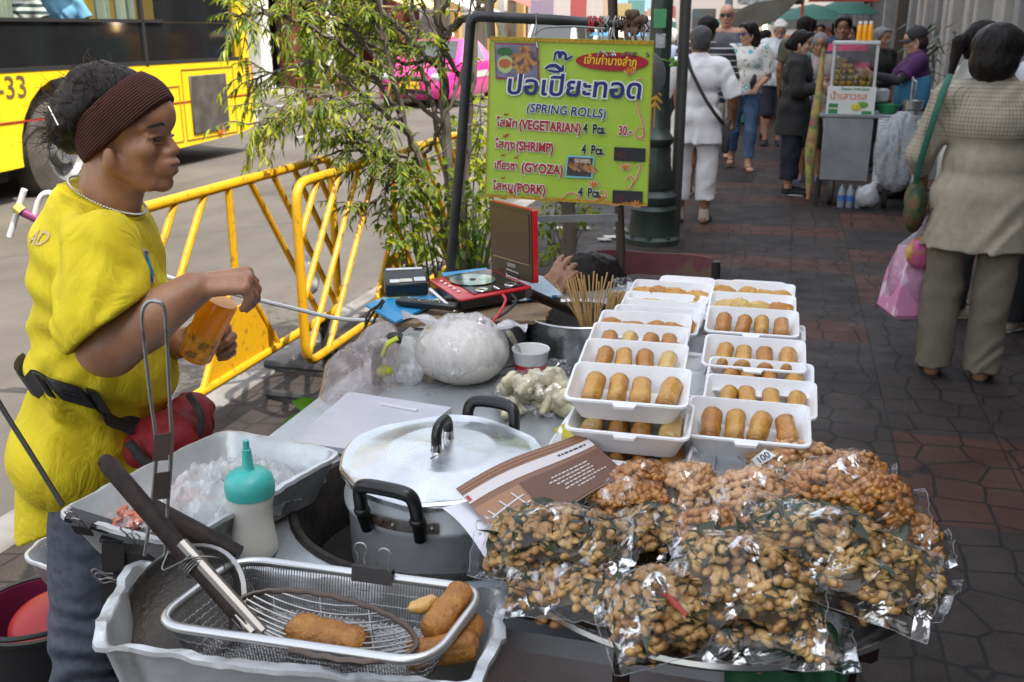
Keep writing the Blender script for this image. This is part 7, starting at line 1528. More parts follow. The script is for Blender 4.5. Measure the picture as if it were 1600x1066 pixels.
def roll_proto(kind, seed):
 if kind == 'roll':
  b = roll_mesh(0.076, 0.0152, seed, Matrix.Rotation(R(90), 4, 'Z'));
  q2 = MB(); q2.lathe([(0.0125, 0), (0.0135, 0.004), (0.010, 0.006), (0.0085, 0.002), (0.0, 0.001)], 16, Matrix.Translation((0, -0.0395, 0)) @ Matrix.Rotation(R(90), 4, 'X')); b.add(q2.v, q2.f)
  return b
 b = MB(); b.sdf([cone((-.022, 0, 0), (.022, 0, 0), .011, .008), ellp((0, 0, .004), (.022, .014, .013)), cone((-.02, -.01, -.003), (.022, -.012, -.002), .006)], .003, .012, wrinkle(.0025, 80, seed)); return b
random.seed(12)
protos = {}
for kd_ in ('roll', 'lump'):
 for s_ in range(3):
  for m_ in range(3): protos[(kd_, s_, m_)] = None
for m_ in ROLLM:                                             # the folded ends fry darker than the middle
 nt = m_.node_tree; b = nt.nodes['Principled BSDF']; src = b.inputs['Base Color'].links[0].from_socket; cc_ = coords(nt); yy = mth(nt, 'ADD', mth(nt, 'ABSOLUTE', _xyz(nt, cc_)[1]), mth(nt, 'MULTIPLY', noi(nt, cc_, 90, 4), .022))
 nt.links.new(mix(nt, ramp(nt, yy, [(.030, (0,) * 3), (.050, (.6,) * 3)]), src, (.16, .05, .009)), b.inputs['Base Color'])
def get_roll(kd_, s_, m_):
 if protos[(kd_, s_, m_)] is None:
  me = roll_proto(kd_, s_ * 1.7 + 0.3).build('spring_roll' if kd_ == 'roll' else 'fried_dumpling', ROLLM[m_], None, world=False, ang=None); protos[(kd_, s_, m_)] = me; return me
 return dup(protos[(kd_, s_, m_)])
first_box = [True]
def place_box(px, py, z, rz=0.0, tilt=7.0, label='', rolls='roll', m_=0, n=4, scale=1.0, phrase='', ang=0.0, nm='spring roll', shift=0.0):
 o = fb0 if first_box[0] else dup(fb0); first_box[0] = False
 p = PZ(px, py, z); o.location = p; o.rotation_euler = (R(tilt), 0, -TH + R(rz)); o.scale = (scale,) * 3
 o['label'] = label; o['group'] = 'open foam boxes of fried rolls'
 Mx = Matrix.LocRotScale(p, Euler((R(tilt), 0, -TH + R(rz))), Vector((scale,) * 3))
 ords = ['leftmost', 'second from the left', 'third from the left', 'rightmost'] if n == 4 else ['left', 'middle', 'right']
 for i in range(n):
  x = (-0.057 + 0.038 * i + shift) + random.uniform(-.002, .002);
  if i == n - 1: x += 0.004
  t = get_roll(rolls, random.randint(0, 2), m_ if random.random() < .75 else min(2, max(0, m_ + random.choice((-1, 1)))))
  zz = -0.0165 if rolls == 'roll' else -.010
  L_ = Mx @ Matrix.Translation((x, random.uniform(-.003, .004), zz + 0.006)) @ Matrix.Rotation(R(ang + random.uniform(-7, 7)), 4, 'Z') @ Matrix.Rotation(R(random.uniform(2, 7)), 4, 'X') @ Matrix.Rotation(random.uniform(-.5, .5), 4, 'Y')
  t.matrix_world = L_; lo_, ro_, sc_2 = L_.decompose(); t.location = lo_; t.rotation_euler = ro_.to_euler(); t.scale = sc_2
  tag(t, '%s %s in the %s' % (ords[i], nm, phrase), nm, 'fried rolls in the foam boxes')
LEFT = [(983, 604, 1.015, 3, 8, 'roll', 0, 'topmost box of the nearest left stack'), (986, 655, .972, 1, 4, 'roll', 1, 'middle box of the nearest left stack'), (986, 700, .930, -1, 2, 'roll', 1, 'bottom box of the nearest left stack'),
  (990, 561, .985, 2, 8, 'roll', 1, 'second box back in the left row'), (997, 533, .975, 2, 9, 'roll', 1, 'third box back in the left row'), (1006, 512, .97, 2, 9, 'lump', 1, 'fourth box back in the left row'), (1024, 502, .955, 0, 9, 'lump', 1, 'fifth box back in the left row'), (1032, 492, .945, 0, 9, 'lump', 1, 'sixth box back in the left row'), (1036, 478, .945, -1, 8, 'lump', 2, 'next to last left box, pale dumplings'), (1047, 459, .955, -2, 8, 'lump', 0, 'farthest box of the left row')]
RIGHT = [(1168, 661, .965, 1, 8, 'roll', 0, 'nearest box of the right row'), (1187, 622, .945, 0, 9, 'roll', 0, 'second box back in the right row'), (1187, 592, .945, 0, 9, 'roll', 0, 'third box back in the right row'), (1178, 555, .962, 1, 10, 'roll', 0, 'fourth box back in the right row'), (1181, 534, .935, 0, 8, 'roll', 0, 'fifth box back in the right row'), (1175, 505, .965, 1, 9, 'roll', 1, 'sixth box back in the right row'), (1175, 479, .962, 1, 8, 'lump', 2, 'next to last right box, pale dumplings'), (1176, 460, .962, -1, 8, 'lump', 0, 'farthest box of the right row')]
for row in (LEFT, RIGHT):
 for x, y, z, rz_, tl_, kd_, m_, ph in row:
  place_box(x, y, z, rz_, tl_, 'white foam box, %s' % ph, kd_, m_, phrase=ph, nm='spring roll' if kd_ == 'roll' else 'fried dumpling', ang=0 if kd_ == 'roll' else 8)
# boxes of the lower layer, half hidden
for x, y, z, ph in ((1030, 600, .915, 'lower layer box peeping out right of the topmost stack box'), (1030, 566, .915, 'lower layer box under the second left box'), (1036, 540, .912, 'lower layer box under the third left box'), (1050, 512, .905, 'lower layer box under the fifth left box'), (1190, 520, .90, 'lower layer box under the sixth right box')):
 o = dup(fb0, PZ(x, y, z), (0, 0, -TH), 'white foam box, %s' % ph, 'open foam boxes of fried rolls')
# closed boxes below
def closed_mb():
 b = MB(); b.loft([boxring(.14, .084, 0, .018), boxring(.172, .116, .030, .022), boxring(.192, .134, .034, .016), boxring(.192, .134, .039, .016), boxring(.174, .118, .044, .022), boxring(.15, .094, .076, .02), boxring(.14, .086, .078, .018)])
 return b
cb0 = tag(closed_mb().build('closed_foam_box', FOAM, None, ang=0.45, world=False), 'closed white foam box under the open boxes of the rows', 'foam box', 'closed foam boxes under the rows')
k = 0
for a in (1.62, 1.74, 1.85, 2.0, 2.15, 2.3, 2.45, 2.6, 2.75):
 for l in (-.275, -.08):
  ll = l + (a - 1.55) * 0.03; o = cb0 if k == 0 else dup(cb0); o.location = ST(a, ll, ZT + .0005); o.rotation_euler = (0, 0, -TH + R(random.uniform(-2, 2))); k += 1
b = MB();
for x, px_ in ((-.085, 1010), (.13, 1200)):
 Mf = Matrix.Translation(PZ(px_, 738, ZT + .085)) @ STREET @ Matrix.Rotation(R(6), 4, 'X')
 q = MB(); q.loft([[Mf @ v for v in boxring(w_, d_, z, .02)] for w_, d_, z in ((.205, .15, 0), (.21, .155, .003), (.205, .15, .012), (.17, .12, .013), (.165, .115, .007))]); tag(q.build('foam_cover', FOAM, None, ang=0.45, world=False), 'upturned white foam lid in front, under the %s row' % ('left' if x < 0 else 'right'), 'foam lid', 'foam lids before the rows')
# price tag
q = MB(); A_, B_, C_, D_ = PZ(1174, 718, .935), PZ(1195, 702, .955), PZ(1213, 712, .955), PZ(1186, 729, .93); slab(q, (A_, D_, C_, B_), 0.0004); pt_ = thing('price_tag', 'small white paper tag with a handwritten price on the nut bags', 'price tag', A_); q.build('card', mat('paper_white', (0.78, 0.78, 0.78), 0.7), pt_, False)
X_ = (C_ - D_).normalized(); Y_ = (A_ - D_).normalized(); text(pt_, '100', D_ + X_ * .004 + Y_ * .0035 + X_.cross(Y_) * .001, X_, Y_, .017, mat('ink_dark', (0.02, 0.02, 0.035), 0.6), shear=0.15)
# ---- nut tray and bags
NC = Vector((.272, 1.243, .845)); NRAD = .291
nt_ = thing('serving_tray', 'wide round steel tray heaped with bags of nuts', 'tray', NC)
b = MB(); b.lathe([(0.0, 0.0), (.25, 0.0), (.272, .012), (.284, .026), (.291, .027), (.293, .021), (.284, .017), (.27, .002), (.24, -.012), (0.0, -.012)], 90, Matrix.Translation(NC)); b.build('dish', mat('tray_steel', (0.55, 0.56, 0.57), 0.22, 0.95, col2=(0.45, 0.46, 0.47), vs=9, rvar=.08), nt_)
sb2 = thing('wooden_stool', 'dark wooden stool under the tray of nuts', 'stool', (NC.x, NC.y, 0));
q = MB(); q.box((NC.x + .05, NC.y + .02, .815), (.36, .34, .034), Matrix.Rotation(-TH, 3, 'Z'), .006); q.build('seat', WOODD, sb2)
for dx in (-.17, .10):
 for dy in (-.15, .14): q = MB(); q.box((NC.x + .05 + dx, NC.y + .02 + dy, .40), (.045, .045, .80), None, .004); q.build('leg', WOODD, sb2)
C_ = lambda x, y: PY(x - 45, y + 42, 1.02)
q = MB(); q.sdf([cone(C_(1215, 1000), C_(1330, 985), .022, .026), cone(C_(1225, 1010), C_(1215, 1100), .03, .04), cone(C_(1270, 1005), C_(1275, 1110), .035, .045), cone(C_(1320, 1000), C_(1335, 1100), .028, .04)], .005, .02, wrinkle(.014, 18, 2, (1.3, 1, .5))); simple('cloth', 'dark green cloth hanging under the tray of nuts', 'cloth', q, cloth('cloth_green', (0.008, 0.075, 0.03), (0.005, 0.05, 0.02)), smooth=True)
PEAN = mat('peanut', (0.26, 0.115, 0.028), 0.36, col2=(0.58, 0.37, 0.14), vs=26, vlo=.36, vhi=.62, sss=.05, bmp=.2, bs=200, dirt=((0.32, 0.13, 0.03), 40, .40)); CASH = mat('cashew', (0.52, 0.27, 0.11), 0.4, col2=(0.62, 0.40, 0.21), vs=40, sss=.06); CARA = mat('caramel_nut', (0.34, 0.115, 0.014), .25, col2=(0.54, 0.25, 0.045), vs=50, sss=.05, coat=.4, bmp=.5, bs=120); CHIL = mat('chili_red', (0.30, 0.03, 0.015), .3); LEAFD = mat('lime_leaf', (0.018, 0.032, 0.016), .4, col2=(0.035, 0.05, 0.02), vs=30)
SEAM = film('film_seam', 1.0, .28, (.85, .88, .9), 20, .3)
NUTD = mat('nut_shade', (0.085, 0.045, 0.016), .7, col2=(0.03, 0.026, 0.012), vs=60, bmp=.6, bs=90)  # dark filler core; its colour imitates shade in the gaps between nuts
BAGF = film('bag_film', 1.6, 0.0, bs=13, bstr=.5, rough=.09, tint=.99, crease=26)
def peanut(b, p, M, L, mi=0): b.ell(p, (L, L * .60, L * .52), M, 8, 5, mi)
def nut_bag(label, px, py, z, size, yaw, kind, n, tilt=(0, 0), seed=0, h=.03, chili=False):
 random.seed(900 + seed); c = PZ(px, py, z); r = thing('nut_bag', label, 'bag of nuts', c, R(yaw), 'bags of nuts on the round tray')
 Mx = Euler((R(tilt[0]), R(tilt[1]), 0)).to_matrix().to_4x4(); sx_, sy_ = size[0] / 2, size[1] / 2
 sd1 = seed * 3.1; h *= 1.75
 def prof(u, v):
  e = max(0, 1 - min(1, abs(u) * 1.12) ** 2.2) ** .7 * max(0, 1 - min(1, abs(v) * 1.12) ** 2.2) ** .7; return e
 def surf(u, v, s_):
  k_ = mnoise.noise(Vector((u * 2.1 + sd1, v * 2.1, s_ * 3))) * .2; z_ = s_ * h * prof(u, v) * (1 + k_) + .004 * mnoise.noise(Vector((u * 7 + sd1, v * 7, 2 + s_)))
  fl_ = 1 + .06 * mnoise.noise(Vector((u * 3, v * 3, sd1 + 5))); sag = -.012 * (u * u + v * v) * .5
  if abs(u) > .86: z_ += .010 * mnoise.noise(Vector((u * 2, v * 5 + sd1, 7))) + .008
  return Mx @ Vector((sx_ * u * fl_, sy_ * v * fl_, z_ + sag))
 nb = MB(); lfb = MB()
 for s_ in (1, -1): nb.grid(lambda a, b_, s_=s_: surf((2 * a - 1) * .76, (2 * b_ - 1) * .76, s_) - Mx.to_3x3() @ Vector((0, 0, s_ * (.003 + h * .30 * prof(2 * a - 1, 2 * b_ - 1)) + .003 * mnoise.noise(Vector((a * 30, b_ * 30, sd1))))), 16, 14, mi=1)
 for i in range(int(n * 1.7)):
  u, v = random.uniform(-.72, .72), random.uniform(-.74, .74); s_ = 1 if random.random() < .88 else -1; p = surf(u, v, s_); dn = random.uniform(.05, .42); p = p - Mx.to_3x3() @ Vector((0, 0, s_ * (.004 + dn * h * prof(u, v) * .55))); E = Euler((random.uniform(-.6, .6), random.uniform(-.6, .6), random.uniform(0, 6.3))).to_matrix()
  if kind == 'peanut':
   if random.random() < .27:
    d = E @ Vector((1, 0, 0)); leaf(lfb, p - d * .012 + Vector((0, 0, random.uniform(.001, .006))), d, Vector((random.uniform(-.6, .6), random.uniform(-.6, .6), 1)), random.uniform(.022, .045), random.uniform(.012, .022), 0, .1)
   peanut(nb, p, E, random.uniform(.0095, .0122)) if random.random() < .75 else nb.ell(p, (.0115, .007, .0035), E, 8, 5)
  elif kind == 'cashew':
   d = E @ Vector((1, 0, 0)); e = E @ Vector((0, 1, 0)); nb.tube([p - d * .015 + e * .008, p - d * .011 - e * .001, p - e * .004, p + d * .011 - e * .001, p + d * .015 + e * .007], [.0035, .0065, .0075, .0065, .003], 7)
  else: nb.ell(p, (random.uniform(.0065, .011), random.uniform(.005, .0075), random.uniform(.0045, .006)), E, 7, 5)
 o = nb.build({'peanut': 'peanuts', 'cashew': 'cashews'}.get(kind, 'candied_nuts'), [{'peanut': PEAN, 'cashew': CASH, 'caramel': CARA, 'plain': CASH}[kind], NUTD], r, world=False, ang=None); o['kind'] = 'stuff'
 if lfb.v: o = lfb.build('leaves', LEAFD, r, world=False, ang=None); o['kind'] = 'stuff'
 if chili: q = MB(); p = surf(.1, -.2, 1); q.tube([p + Vector((-.01, .03, -.003)), p + Vector((0, 0, -.001)), p + Vector((.006, -.03, -.004))], [.003, .005, .002], 8); q.build('chili', CHIL, r, world=False)
 f = MB(); nu_, nv_ = 15, 12
 for s_ in (1,): f.grid(lambda a, b_, s_=s_: surf((2 * a - 1) * .98, (2 * b_ - 1) * .98, s_) + Mx.to_3x3() @ Vector((0, 0, .0075 * mnoise.noise(Vector((a * 6.5 + sd1, b_ * 6.5, 3))) + .004)), nu_, nv_)
 f.build('film', BAGF, r, smooth=True, world=False, ang=.30)
 F_ = lambda a, b_: surf((2 * a - 1) * .98, (2 * b_ - 1) * .98, 1) + Mx.to_3x3() @ Vector((0, 0, .0075 * mnoise.noise(Vector((a * 6.5 + sd1, b_ * 6.5, 3))) + .004))
 sm = MB(); sm.tube([F_(t / 15, 0) for t in range(15)] + [F_(1, t / 12) for t in range(12)] + [F_(1 - t / 15, 1) for t in range(15)] + [F_(0, 1 - t / 12) for t in range(12)], .0006, 5, closed=True)
 sm.build('seam', SEAM, r, world=False, ang=None)
 return r
BAGS = [('flat bag of peanuts lying under all others at the front of the tray', 1170, 985, .872, (.24, .13), -8, 'peanut', 130, (0, 0), .022),
 ('bag of peanuts at the far right edge of the round tray', 1390, 900, .885, (.16, .12), -35, 'peanut', 90, (0, 6), .024),
 ('bag of peanuts low on the left front rim, under the leftmost bag', 885, 928, .880, (.18, .10), -14, 'peanut', 90, (4, -4), .024),
 ('bag of peanuts in the middle behind the leftmost bag', 1020, 838, .885, (.15, .12), 6, 'peanut', 80, (6, 0), .025),
 ('bag of caramel nuts in the middle behind the large leafy bag', 1110, 845, .895, (.13, .12), 20, 'caramel', 130, (8, 0), .026),
 ('bag of caramel nuts at the back left beside the brown leaflet', 985, 790, .90, (.17, .08), -6, 'caramel', 140, (10, 0), .022),
 ('small pointed bag of caramel nuts at the back left, upper one', 1000, 758, .915, (.13, .08), 24, 'caramel', 110, (18, 0), .022),
 ('bag of plain roasted nuts at the back, before the metal gap', 1075, 772, .91, (.10, .13), -10, 'plain', 120, (14, 6), .026),
 ('bag of cashews at the back under the price tag', 1235, 728, .915, (.15, .075), 20, 'cashew', 70, (16, 0), .024),
 ('bag of mixed sweet nuts left of the large caramel bag', 1175, 785, .915, (.16, .12), 24, 'plain', 150, (14, 0), .028),
 ('bag of caramel nuts at the far right, lower one', 1400, 835, .895, (.15, .09), -14, 'caramel', 130, (4, 8), .024),
 ('small bag of caramel nuts at the back right corner', 1335, 742, .915, (.12, .08), -16, 'caramel', 100, (12, 0), .022),
 ('large bag of caramel nuts on top at the right', 1320, 785, .93, (.22, .12), -16, 'caramel', 260, (14, 4), .034),
 ('plump leftmost bag of peanuts with dark leaves', 862, 852, .915, (.21, .115), -12, 'peanut', 120, (16, -6), .032),
 ('front bag of peanuts showing a dried red chili', 1025, 958, .900, (.15, .13), 14, 'peanut', 100, (24, -4), .028),
 ('large bag of peanuts in the middle front, creased film', 1165, 915, .920, (.19, .15), -14, 'peanut', 140, (26, 4), .034),
 ('largest bag of peanuts with leaves on the right front', 1300, 872, .932, (.25, .15), -24, 'peanut', 180, (18, 10), .034)]
for i, (lab, x, y, z, sz, yw, kd_, n, tl_, h_) in enumerate(BAGS): nut_bag(lab, x, y, z, sz, yw, kd_, n, tl_, i, h_, 'chili' in lab)
# ---- brown leaflet
BRN = [mat('leaflet_brown', (0.21, 0.105, 0.06), .4, bmp=.1, bs=20), mat('leaflet_dark', (0.125, 0.05, 0.027), .4), mat('leaflet_pale', (0.60, 0.56, 0.56), .5), mat('leaflet_tan', (0.32, 0.17, 0.09), .45), mat('leaflet_ink', (0.06, 0.04, 0.05), .5)]
lfA, lfB, lfC, lfD = PZ(712, 764, .915), PZ(908, 674, .965), PZ(980, 745, .93), PZ(792, 858, .895)
br = thing('leaflet', 'brown printed leaflet propped between the pot and the nut bags', 'leaflet', lfA)
def lf_(u, v, off=0.0):
 p = (lfA * (1 - u) + lfB * u) * (1 - v) + (lfD * (1 - u) + lfC * u) * v; nn = (lfB - lfA).cross(lfA - lfD).normalized(); return p + nn * (.010 * math.sin(math.pi * u) * (0.5 + 0.5 * v) + .004 * math.sin(5 * u + 3 * v) + off)
def lpatch(u0, u1, v0, v1, m_, off, nm='print'): q = MB(); q.grid(lambda a, b_: lf_(u0 + (u1 - u0) * a, v0 + (v1 - v0) * b_, off), 14, 8, thick=.0004); return q.build(nm, m_, br)
lpatch(0, 1, 0, 1, BRN[0], 0, 'sheet'); lpatch(0, 1, .16, .31, BRN[2], .0008); lpatch(.36, .99, .38, .97, BRN[1], .0008); lpatch(0.0, .34, .40, .98, BRN[3], .0006)
for v in (.05, .10): lpatch(0, 1, v, v + .012, BRN[3], .0007)
for (u0, v0, u1, v1) in ((.05, .62, .32, .55), (.08, .75, .33, .66), (.06, .52, .12, .86), (.16, .48, .22, .84), (.26, .46, .31, .78)):
 q = MB(); P0 = [lf_(u0 + (u1 - u0) * t / 6, v0 + (v1 - v0) * t / 6, .0016) for t in range(7)]; q.tube(P0, .0017, 5, flat=.4); q.build('map_line', BRN[2], br)
random.seed(51)
def illeg(u0, u1, v, hgt, m_):
 u = u0
 while u < u1: w_ = random.uniform(.012, .035); lpatch(u, min(u + w_, u1), v, v + hgt, m_, .0014, 'lettering'); u += w_ + .009
for i, (ua, ub) in enumerate(((.56, .86), (.52, .85), (.56, .86), (.60, .84), (.58, .92), (.66, .80))): illeg(ua, ub, .50 + .06 * i, .018, BRN[2])
illeg(.72, .95, .215, .03, BRN[4])
lpatch(.005, .03, .19, .28, MC['red_lamp'], .0012)
q = MB(); w0, w1, w2, w3 = PZ(690, 788, .905), PZ(760, 770, .905), PZ(830, 872, .885), PZ(765, 880, .88); q.grid(lambda u, v: (w0 * (1 - u) + w1 * u) * (1 - v) + (w3 * (1 - u) + w2 * u) * v + Vector((0, 0, .012 * math.sin(3 * v) - .006)), 8, 8, thick=.0005); simple('paper_sheet', 'folded white paper sheet under the brown leaflet', 'paper', q, mat('paper_lilac', (0.68, 0.67, 0.74), .6), smooth=True)
q = MB(); w0, w1, w2, w3 = PZ(870, 672, .86), PZ(898, 655, .90), PZ(905, 690, .90), PZ(880, 690, .86); slab(q, (w0, w3, w2, w1), .006); simple('snack_packet', 'yellow foil packet corner behind the brown leaflet', 'packet', q, mat('packet_yellow', (0.62, 0.52, 0.02), .3, dirt=((0.6, 0.6, 0.55), 30, .4)))
# ---- things on the back half of the table
CBM = mat('board_lilac', (0.55, 0.55, 0.62), .45, col2=(0.48, 0.48, 0.56), vs=8, bmp=.1, bs=80, dirt=((0.3, 0.28, 0.3), 30, .3))
q = MB(); cA, cB, cC, cD = PZ(545, 616, ZT + .012), PZ(706, 641, ZT + .012), PZ(610, 716, ZT + .012), PZ(456, 694, ZT + .012); slab(q, (cA, cD, cC, cB), .006); o = simple('cutting_board', 'pale lilac plastic cutting board on the steel table', 'cutting board', q, CBM)
q = MB(); hA_, hB_ = PZ(596, 632, ZT + .0195), PZ(652, 642, ZT + .0195); q.tube([hA_, hB_], .0035, 8, flat=1.0); o2 = q.build('grip_slot', mat('slot_pale', (0.66, 0.66, 0.72), .4), None, world=False); o2.parent = o
# white bag of wrappers
wbp = PZ(722, 602, ZT); wb_ = thing('wrapper_bag', 'knotted white plastic bag holding a round stack of spring roll wrappers', 'bag', wbp)
wc = wbp + Vector((0, .045, .065))
q = MB(); q.sdf([ellp(wc + Vector((0, 0, .0)), (.098, .092, .066)), ellp(wc + Vector((0, 0, -.02)), (.092, .088, .048), None, [(wc + Vector((0, 0, -.064)), (0, 0, -1))])], .005, .02, wrinkle(.004, 16, 1)); q.build('wrappers', mat('wrapper_dough', (0.74, 0.71, 0.66), .7, col2=(0.66, 0.62, 0.56), vs=12), wb_, ang=None)
q = MB(); q.sdf([ellp(wc + Vector((0, 0, .006)), (.105, .099, .073)), cone(wc + Vector((-.02, 0, .06)), wc + Vector((.03, 0, .070)), .016)], .005, .03, wrinkle(.0055, 30, 2, (1.5, 1.2, .35))); q.build('film', film('film_wrap', 1.0, .36, (.95, .95, .96), 16, .5, stretch=(1, 1, .35), crease=26), wb_, ang=None)
HND = film('film_handle', 1.0, .7, (.92, .92, .94), 30, .6)
for P_2, w_ in (([wc + Vector((-.03, 0, .07)), PY(690, 505, wc.y), PY(660, 497, wc.y), PY(630, 492, wc.y - .01)], .017), ([wc + Vector((.05, 0, .062)), PY(770, 512, wc.y), PY(800, 506, wc.y), PY(822, 513, wc.y)], .018)):
 q = MB(); PP = path(P_2, 5); q.tube(PP, [w_ * (.6 + .5 * math.sin(i * .9)) + .004 for i in range(len(PP))], 10, flat=.45); q.build('tie_handle', HND, wb_)
# dumpling bag
dg = PZ(836, 652, ZT); dgt = thing('dumpling_bag', 'clear bag of pale uncooked dumplings behind the pot handle', 'bag', dg)
random.seed(15); DUM = mat('dumpling_dough', (0.66, 0.60, 0.43), .45, col2=(0.54, 0.50, 0.31), vs=30, sss=.1, bmp=.2, bs=100)
for i in range(26):
 p = dg + Vector((random.uniform(-.062, .066), random.uniform(-.01, .075), .016 + .022 * (i % 3))); yaw = random.uniform(0, 3.1); q = MB(); M3 = Euler((R(random.uniform(-30, 50)), R(random.uniform(-20, 20)), yaw)).to_matrix()
 q.sdf(xf([ellp((0, 0, 0), (.024, .013, .0145)), cone((-.026, 0, .004), (0, 0, .018), .007), cone((0, 0, .018), (.026, 0, .004), .007)], Matrix.Translation(p) @ M3.to_4x4()), .0035, .01, wrinkle(.0015, 120, i)); q.build('dumpling', DUM, dgt, ang=None)
q = MB(); q.sdf([ellp(dg + Vector((0.0, .035, .034)), (.086, .066, .052)), cone(dg + Vector((.04, .08, .06)), dg + Vector((.075, .10, .085)), .03, .012)], .006, .03, wrinkle(.009, 28, 4)); q.build('film', CLR, dgt, ang=None)
# paper cup, spoon, mug
cp = PZ(829, 588, ZT); pcup = thing('paper_cup', 'white ribbed paper cup with a red band on the steel table', 'cup', cp)
q = MB(); q.lathe([(0, .002), (.031, .0), (.041, .062), (.043, .064), (.0425, .067), (.040, .066), (.030, .008), (0, .006)], 60, Matrix.Translation(cp), wob=lambda a, z: .012 * math.sin(30 * a) if .01 < z < .06 else 0); q.build('body', mat('cup_white', (0.78, 0.78, 0.77), .5), pcup)
q = MB(); q.lathe([(.0335, .012), (.0372, .034)], 60, Matrix.Translation(cp), wob=lambda a, z: .012 * math.sin(30 * a) + .012); q.build('band', mat('cup_red', (0.45, 0.02, 0.03), .5), pcup)
q = MB(); sA, sB = PY(794, 517, cp.y), PY(826, 575, cp.y); tv = (sB - sA); q.loft([[sA + tv * t + Vector((s_ * w_, -.002 * s_ * 0, 0)) + Vector((0, d, 0)) for s_, d in ((-1, 0), (1, 0), (1, .0016), (-1, .0016))] for t, w_ in ((0, .004), (.04, .0075), (.25, .007), (.55, .0045), (1, .0035))]); simple('spoon', 'steel spoon standing in the white paper cup', 'spoon', q, mat('chrome', (.7, .7, .7), .15, 1.0), smooth=True)
mg = PZ(893, 582, ZT); mug = thing('glass_mug', 'clear glass mug beside the foam boxes', 'mug', mg); GLS = film('glass_clear', 1.3, 0.0, bs=4, bstr=.05, rough=.02, tint=.90)
q = MB(); q.lathe([(0, .0), (.033, .0), (.036, .01), (.037, .075), (.0365, .077), (.034, .075), (.033, .012), (0, .01)], 36, Matrix.Translation(mg)); q.build('body', GLS, mug)
q = MB(); q.tube(path([mg + Vector((.02, -.034, .06)), mg + Vector((.025, -.052, .055)), mg + Vector((.025, -.054, .03)), mg + Vector((.02, -.036, .022))]), .004, 8); q.build('handle', GLS, mug)
# skewers
random.seed(33); skb = PZ(926, 545, ZT + .03); SKW = mat('bamboo', (0.55, 0.36, 0.15), .6, col2=(0.46, 0.28, 0.10), vs=30)
sg = thing('skewer_glass', 'clear glass holding long bamboo skewers', 'glass', PZ(926, 548, ZT)); q = MB(); q.lathe([(0, 0), (.028, 0), (.032, .10), (.030, .10), (.026, .008), (0, .006)], 28, Matrix.Translation(PZ(926, 548, ZT))); q.build('body', GLS, sg)
tops = [(880 + i * 2.4 + random.uniform(-3, 3), 428 + random.uniform(0, 16)) for i in range(15)] + [(905, 436), (908, 426), (920, 430), (928, 424), (933, 428), (941, 432), (949, 426), (952, 440), (958, 430), (869, 445), (936, 440)]
for i, (x, y) in enumerate(tops):
 t = PY(x, y, skb.y + random.uniform(-.02, .03)); bt = skb + Vector((random.uniform(-.015, .015), random.uniform(-.015, .015), 0)); q = MB(); q.tube([bt, t], .0018, 6); tag(q.build('skewer', SKW, None, world=False), 'long bamboo skewer standing in the glass by the foam boxes', 'skewer', 'bamboo skewers in the glass')
spk = thing('skewer_pack', 'thick bundle of short wooden sticks wrapped in clear plastic', 'stick bundle', PZ(962, 535, ZT)); o_ = PZ(962, 530, ZT + .02); random.seed(3); q = MB()
for i in range(100): a, r_ = random.uniform(0, 6.3), .03 * math.sqrt(random.random()); p = o_ + Vector((r_ * math.cos(a), r_ * math.sin(a), 0)); q.tube([p, p + Vector((.006, 0, .115 + random.uniform(-.003, .003)))], .0022, 5)
o = q.build('sticks', SKW, spk); o['kind'] = 'stuff'
q = MB(); q.sdf([cone(o_, o_ + Vector((.006, 0, .10)), .036), ellp(o_ + Vector((.012, 0, .135)), (.03, .03, .022))], .006, .02, wrinkle(.006, 40, 2)); q.build('film', CLR, spk, ang=None)
# steel pots at the back
def steel_pot(label, px, py, zr, rad, h, seed):
 c = PZ(px, py, zr); r = thing('stock_pot', label, 'pot', (c.x, c.y, zr - h)); q = MB(); q.lathe([(0, 0), (rad * .96, 0), (rad, .008), (rad, h - .004), (rad + .006, h), (rad + .003, h + .003), (rad - .004, h - .002), (rad - .006, .01), (0, .008)], 56, Matrix.Translation((c.x, c.y, zr - h))); q.build('body', mat('pot_steel', (.42, .42, .42), .28, .95, col2=(.34, .34, .34), vs=6, rvar=.08), r)
 for s_ in (-1, 1): q = MB(); d = Vector((s_, .15, 0)).normalized(); t = Vector((-d.y, d.x, 0)); k_ = Vector((c.x, c.y, zr - .03)); q.tube(path([k_ + d * rad + t * .03, k_ + d * (rad + .025) + t * .026, k_ + d * (rad + .025) - t * .026, k_ + d * rad - t * .03]), .004, 8); q.build('handle', WIRE, r)
 return r, c
steel_pot('steel stock pot under the DVD player', 745, 494, .898, .124, .097, 0); _, cpt = steel_pot('steel stock pot behind the bamboo skewers', 905, 490, .905, .122, .104, 1)
q = MB(); q.tube([PZ(905, 492, .885), PY(826, 458, PZ(905, 490, .905).y - .05)], [.010, .012], 10); simple('ladle', 'dark wooden ladle handle leaning out of the stock pot', 'ladle', q, WOODD, smooth=True)
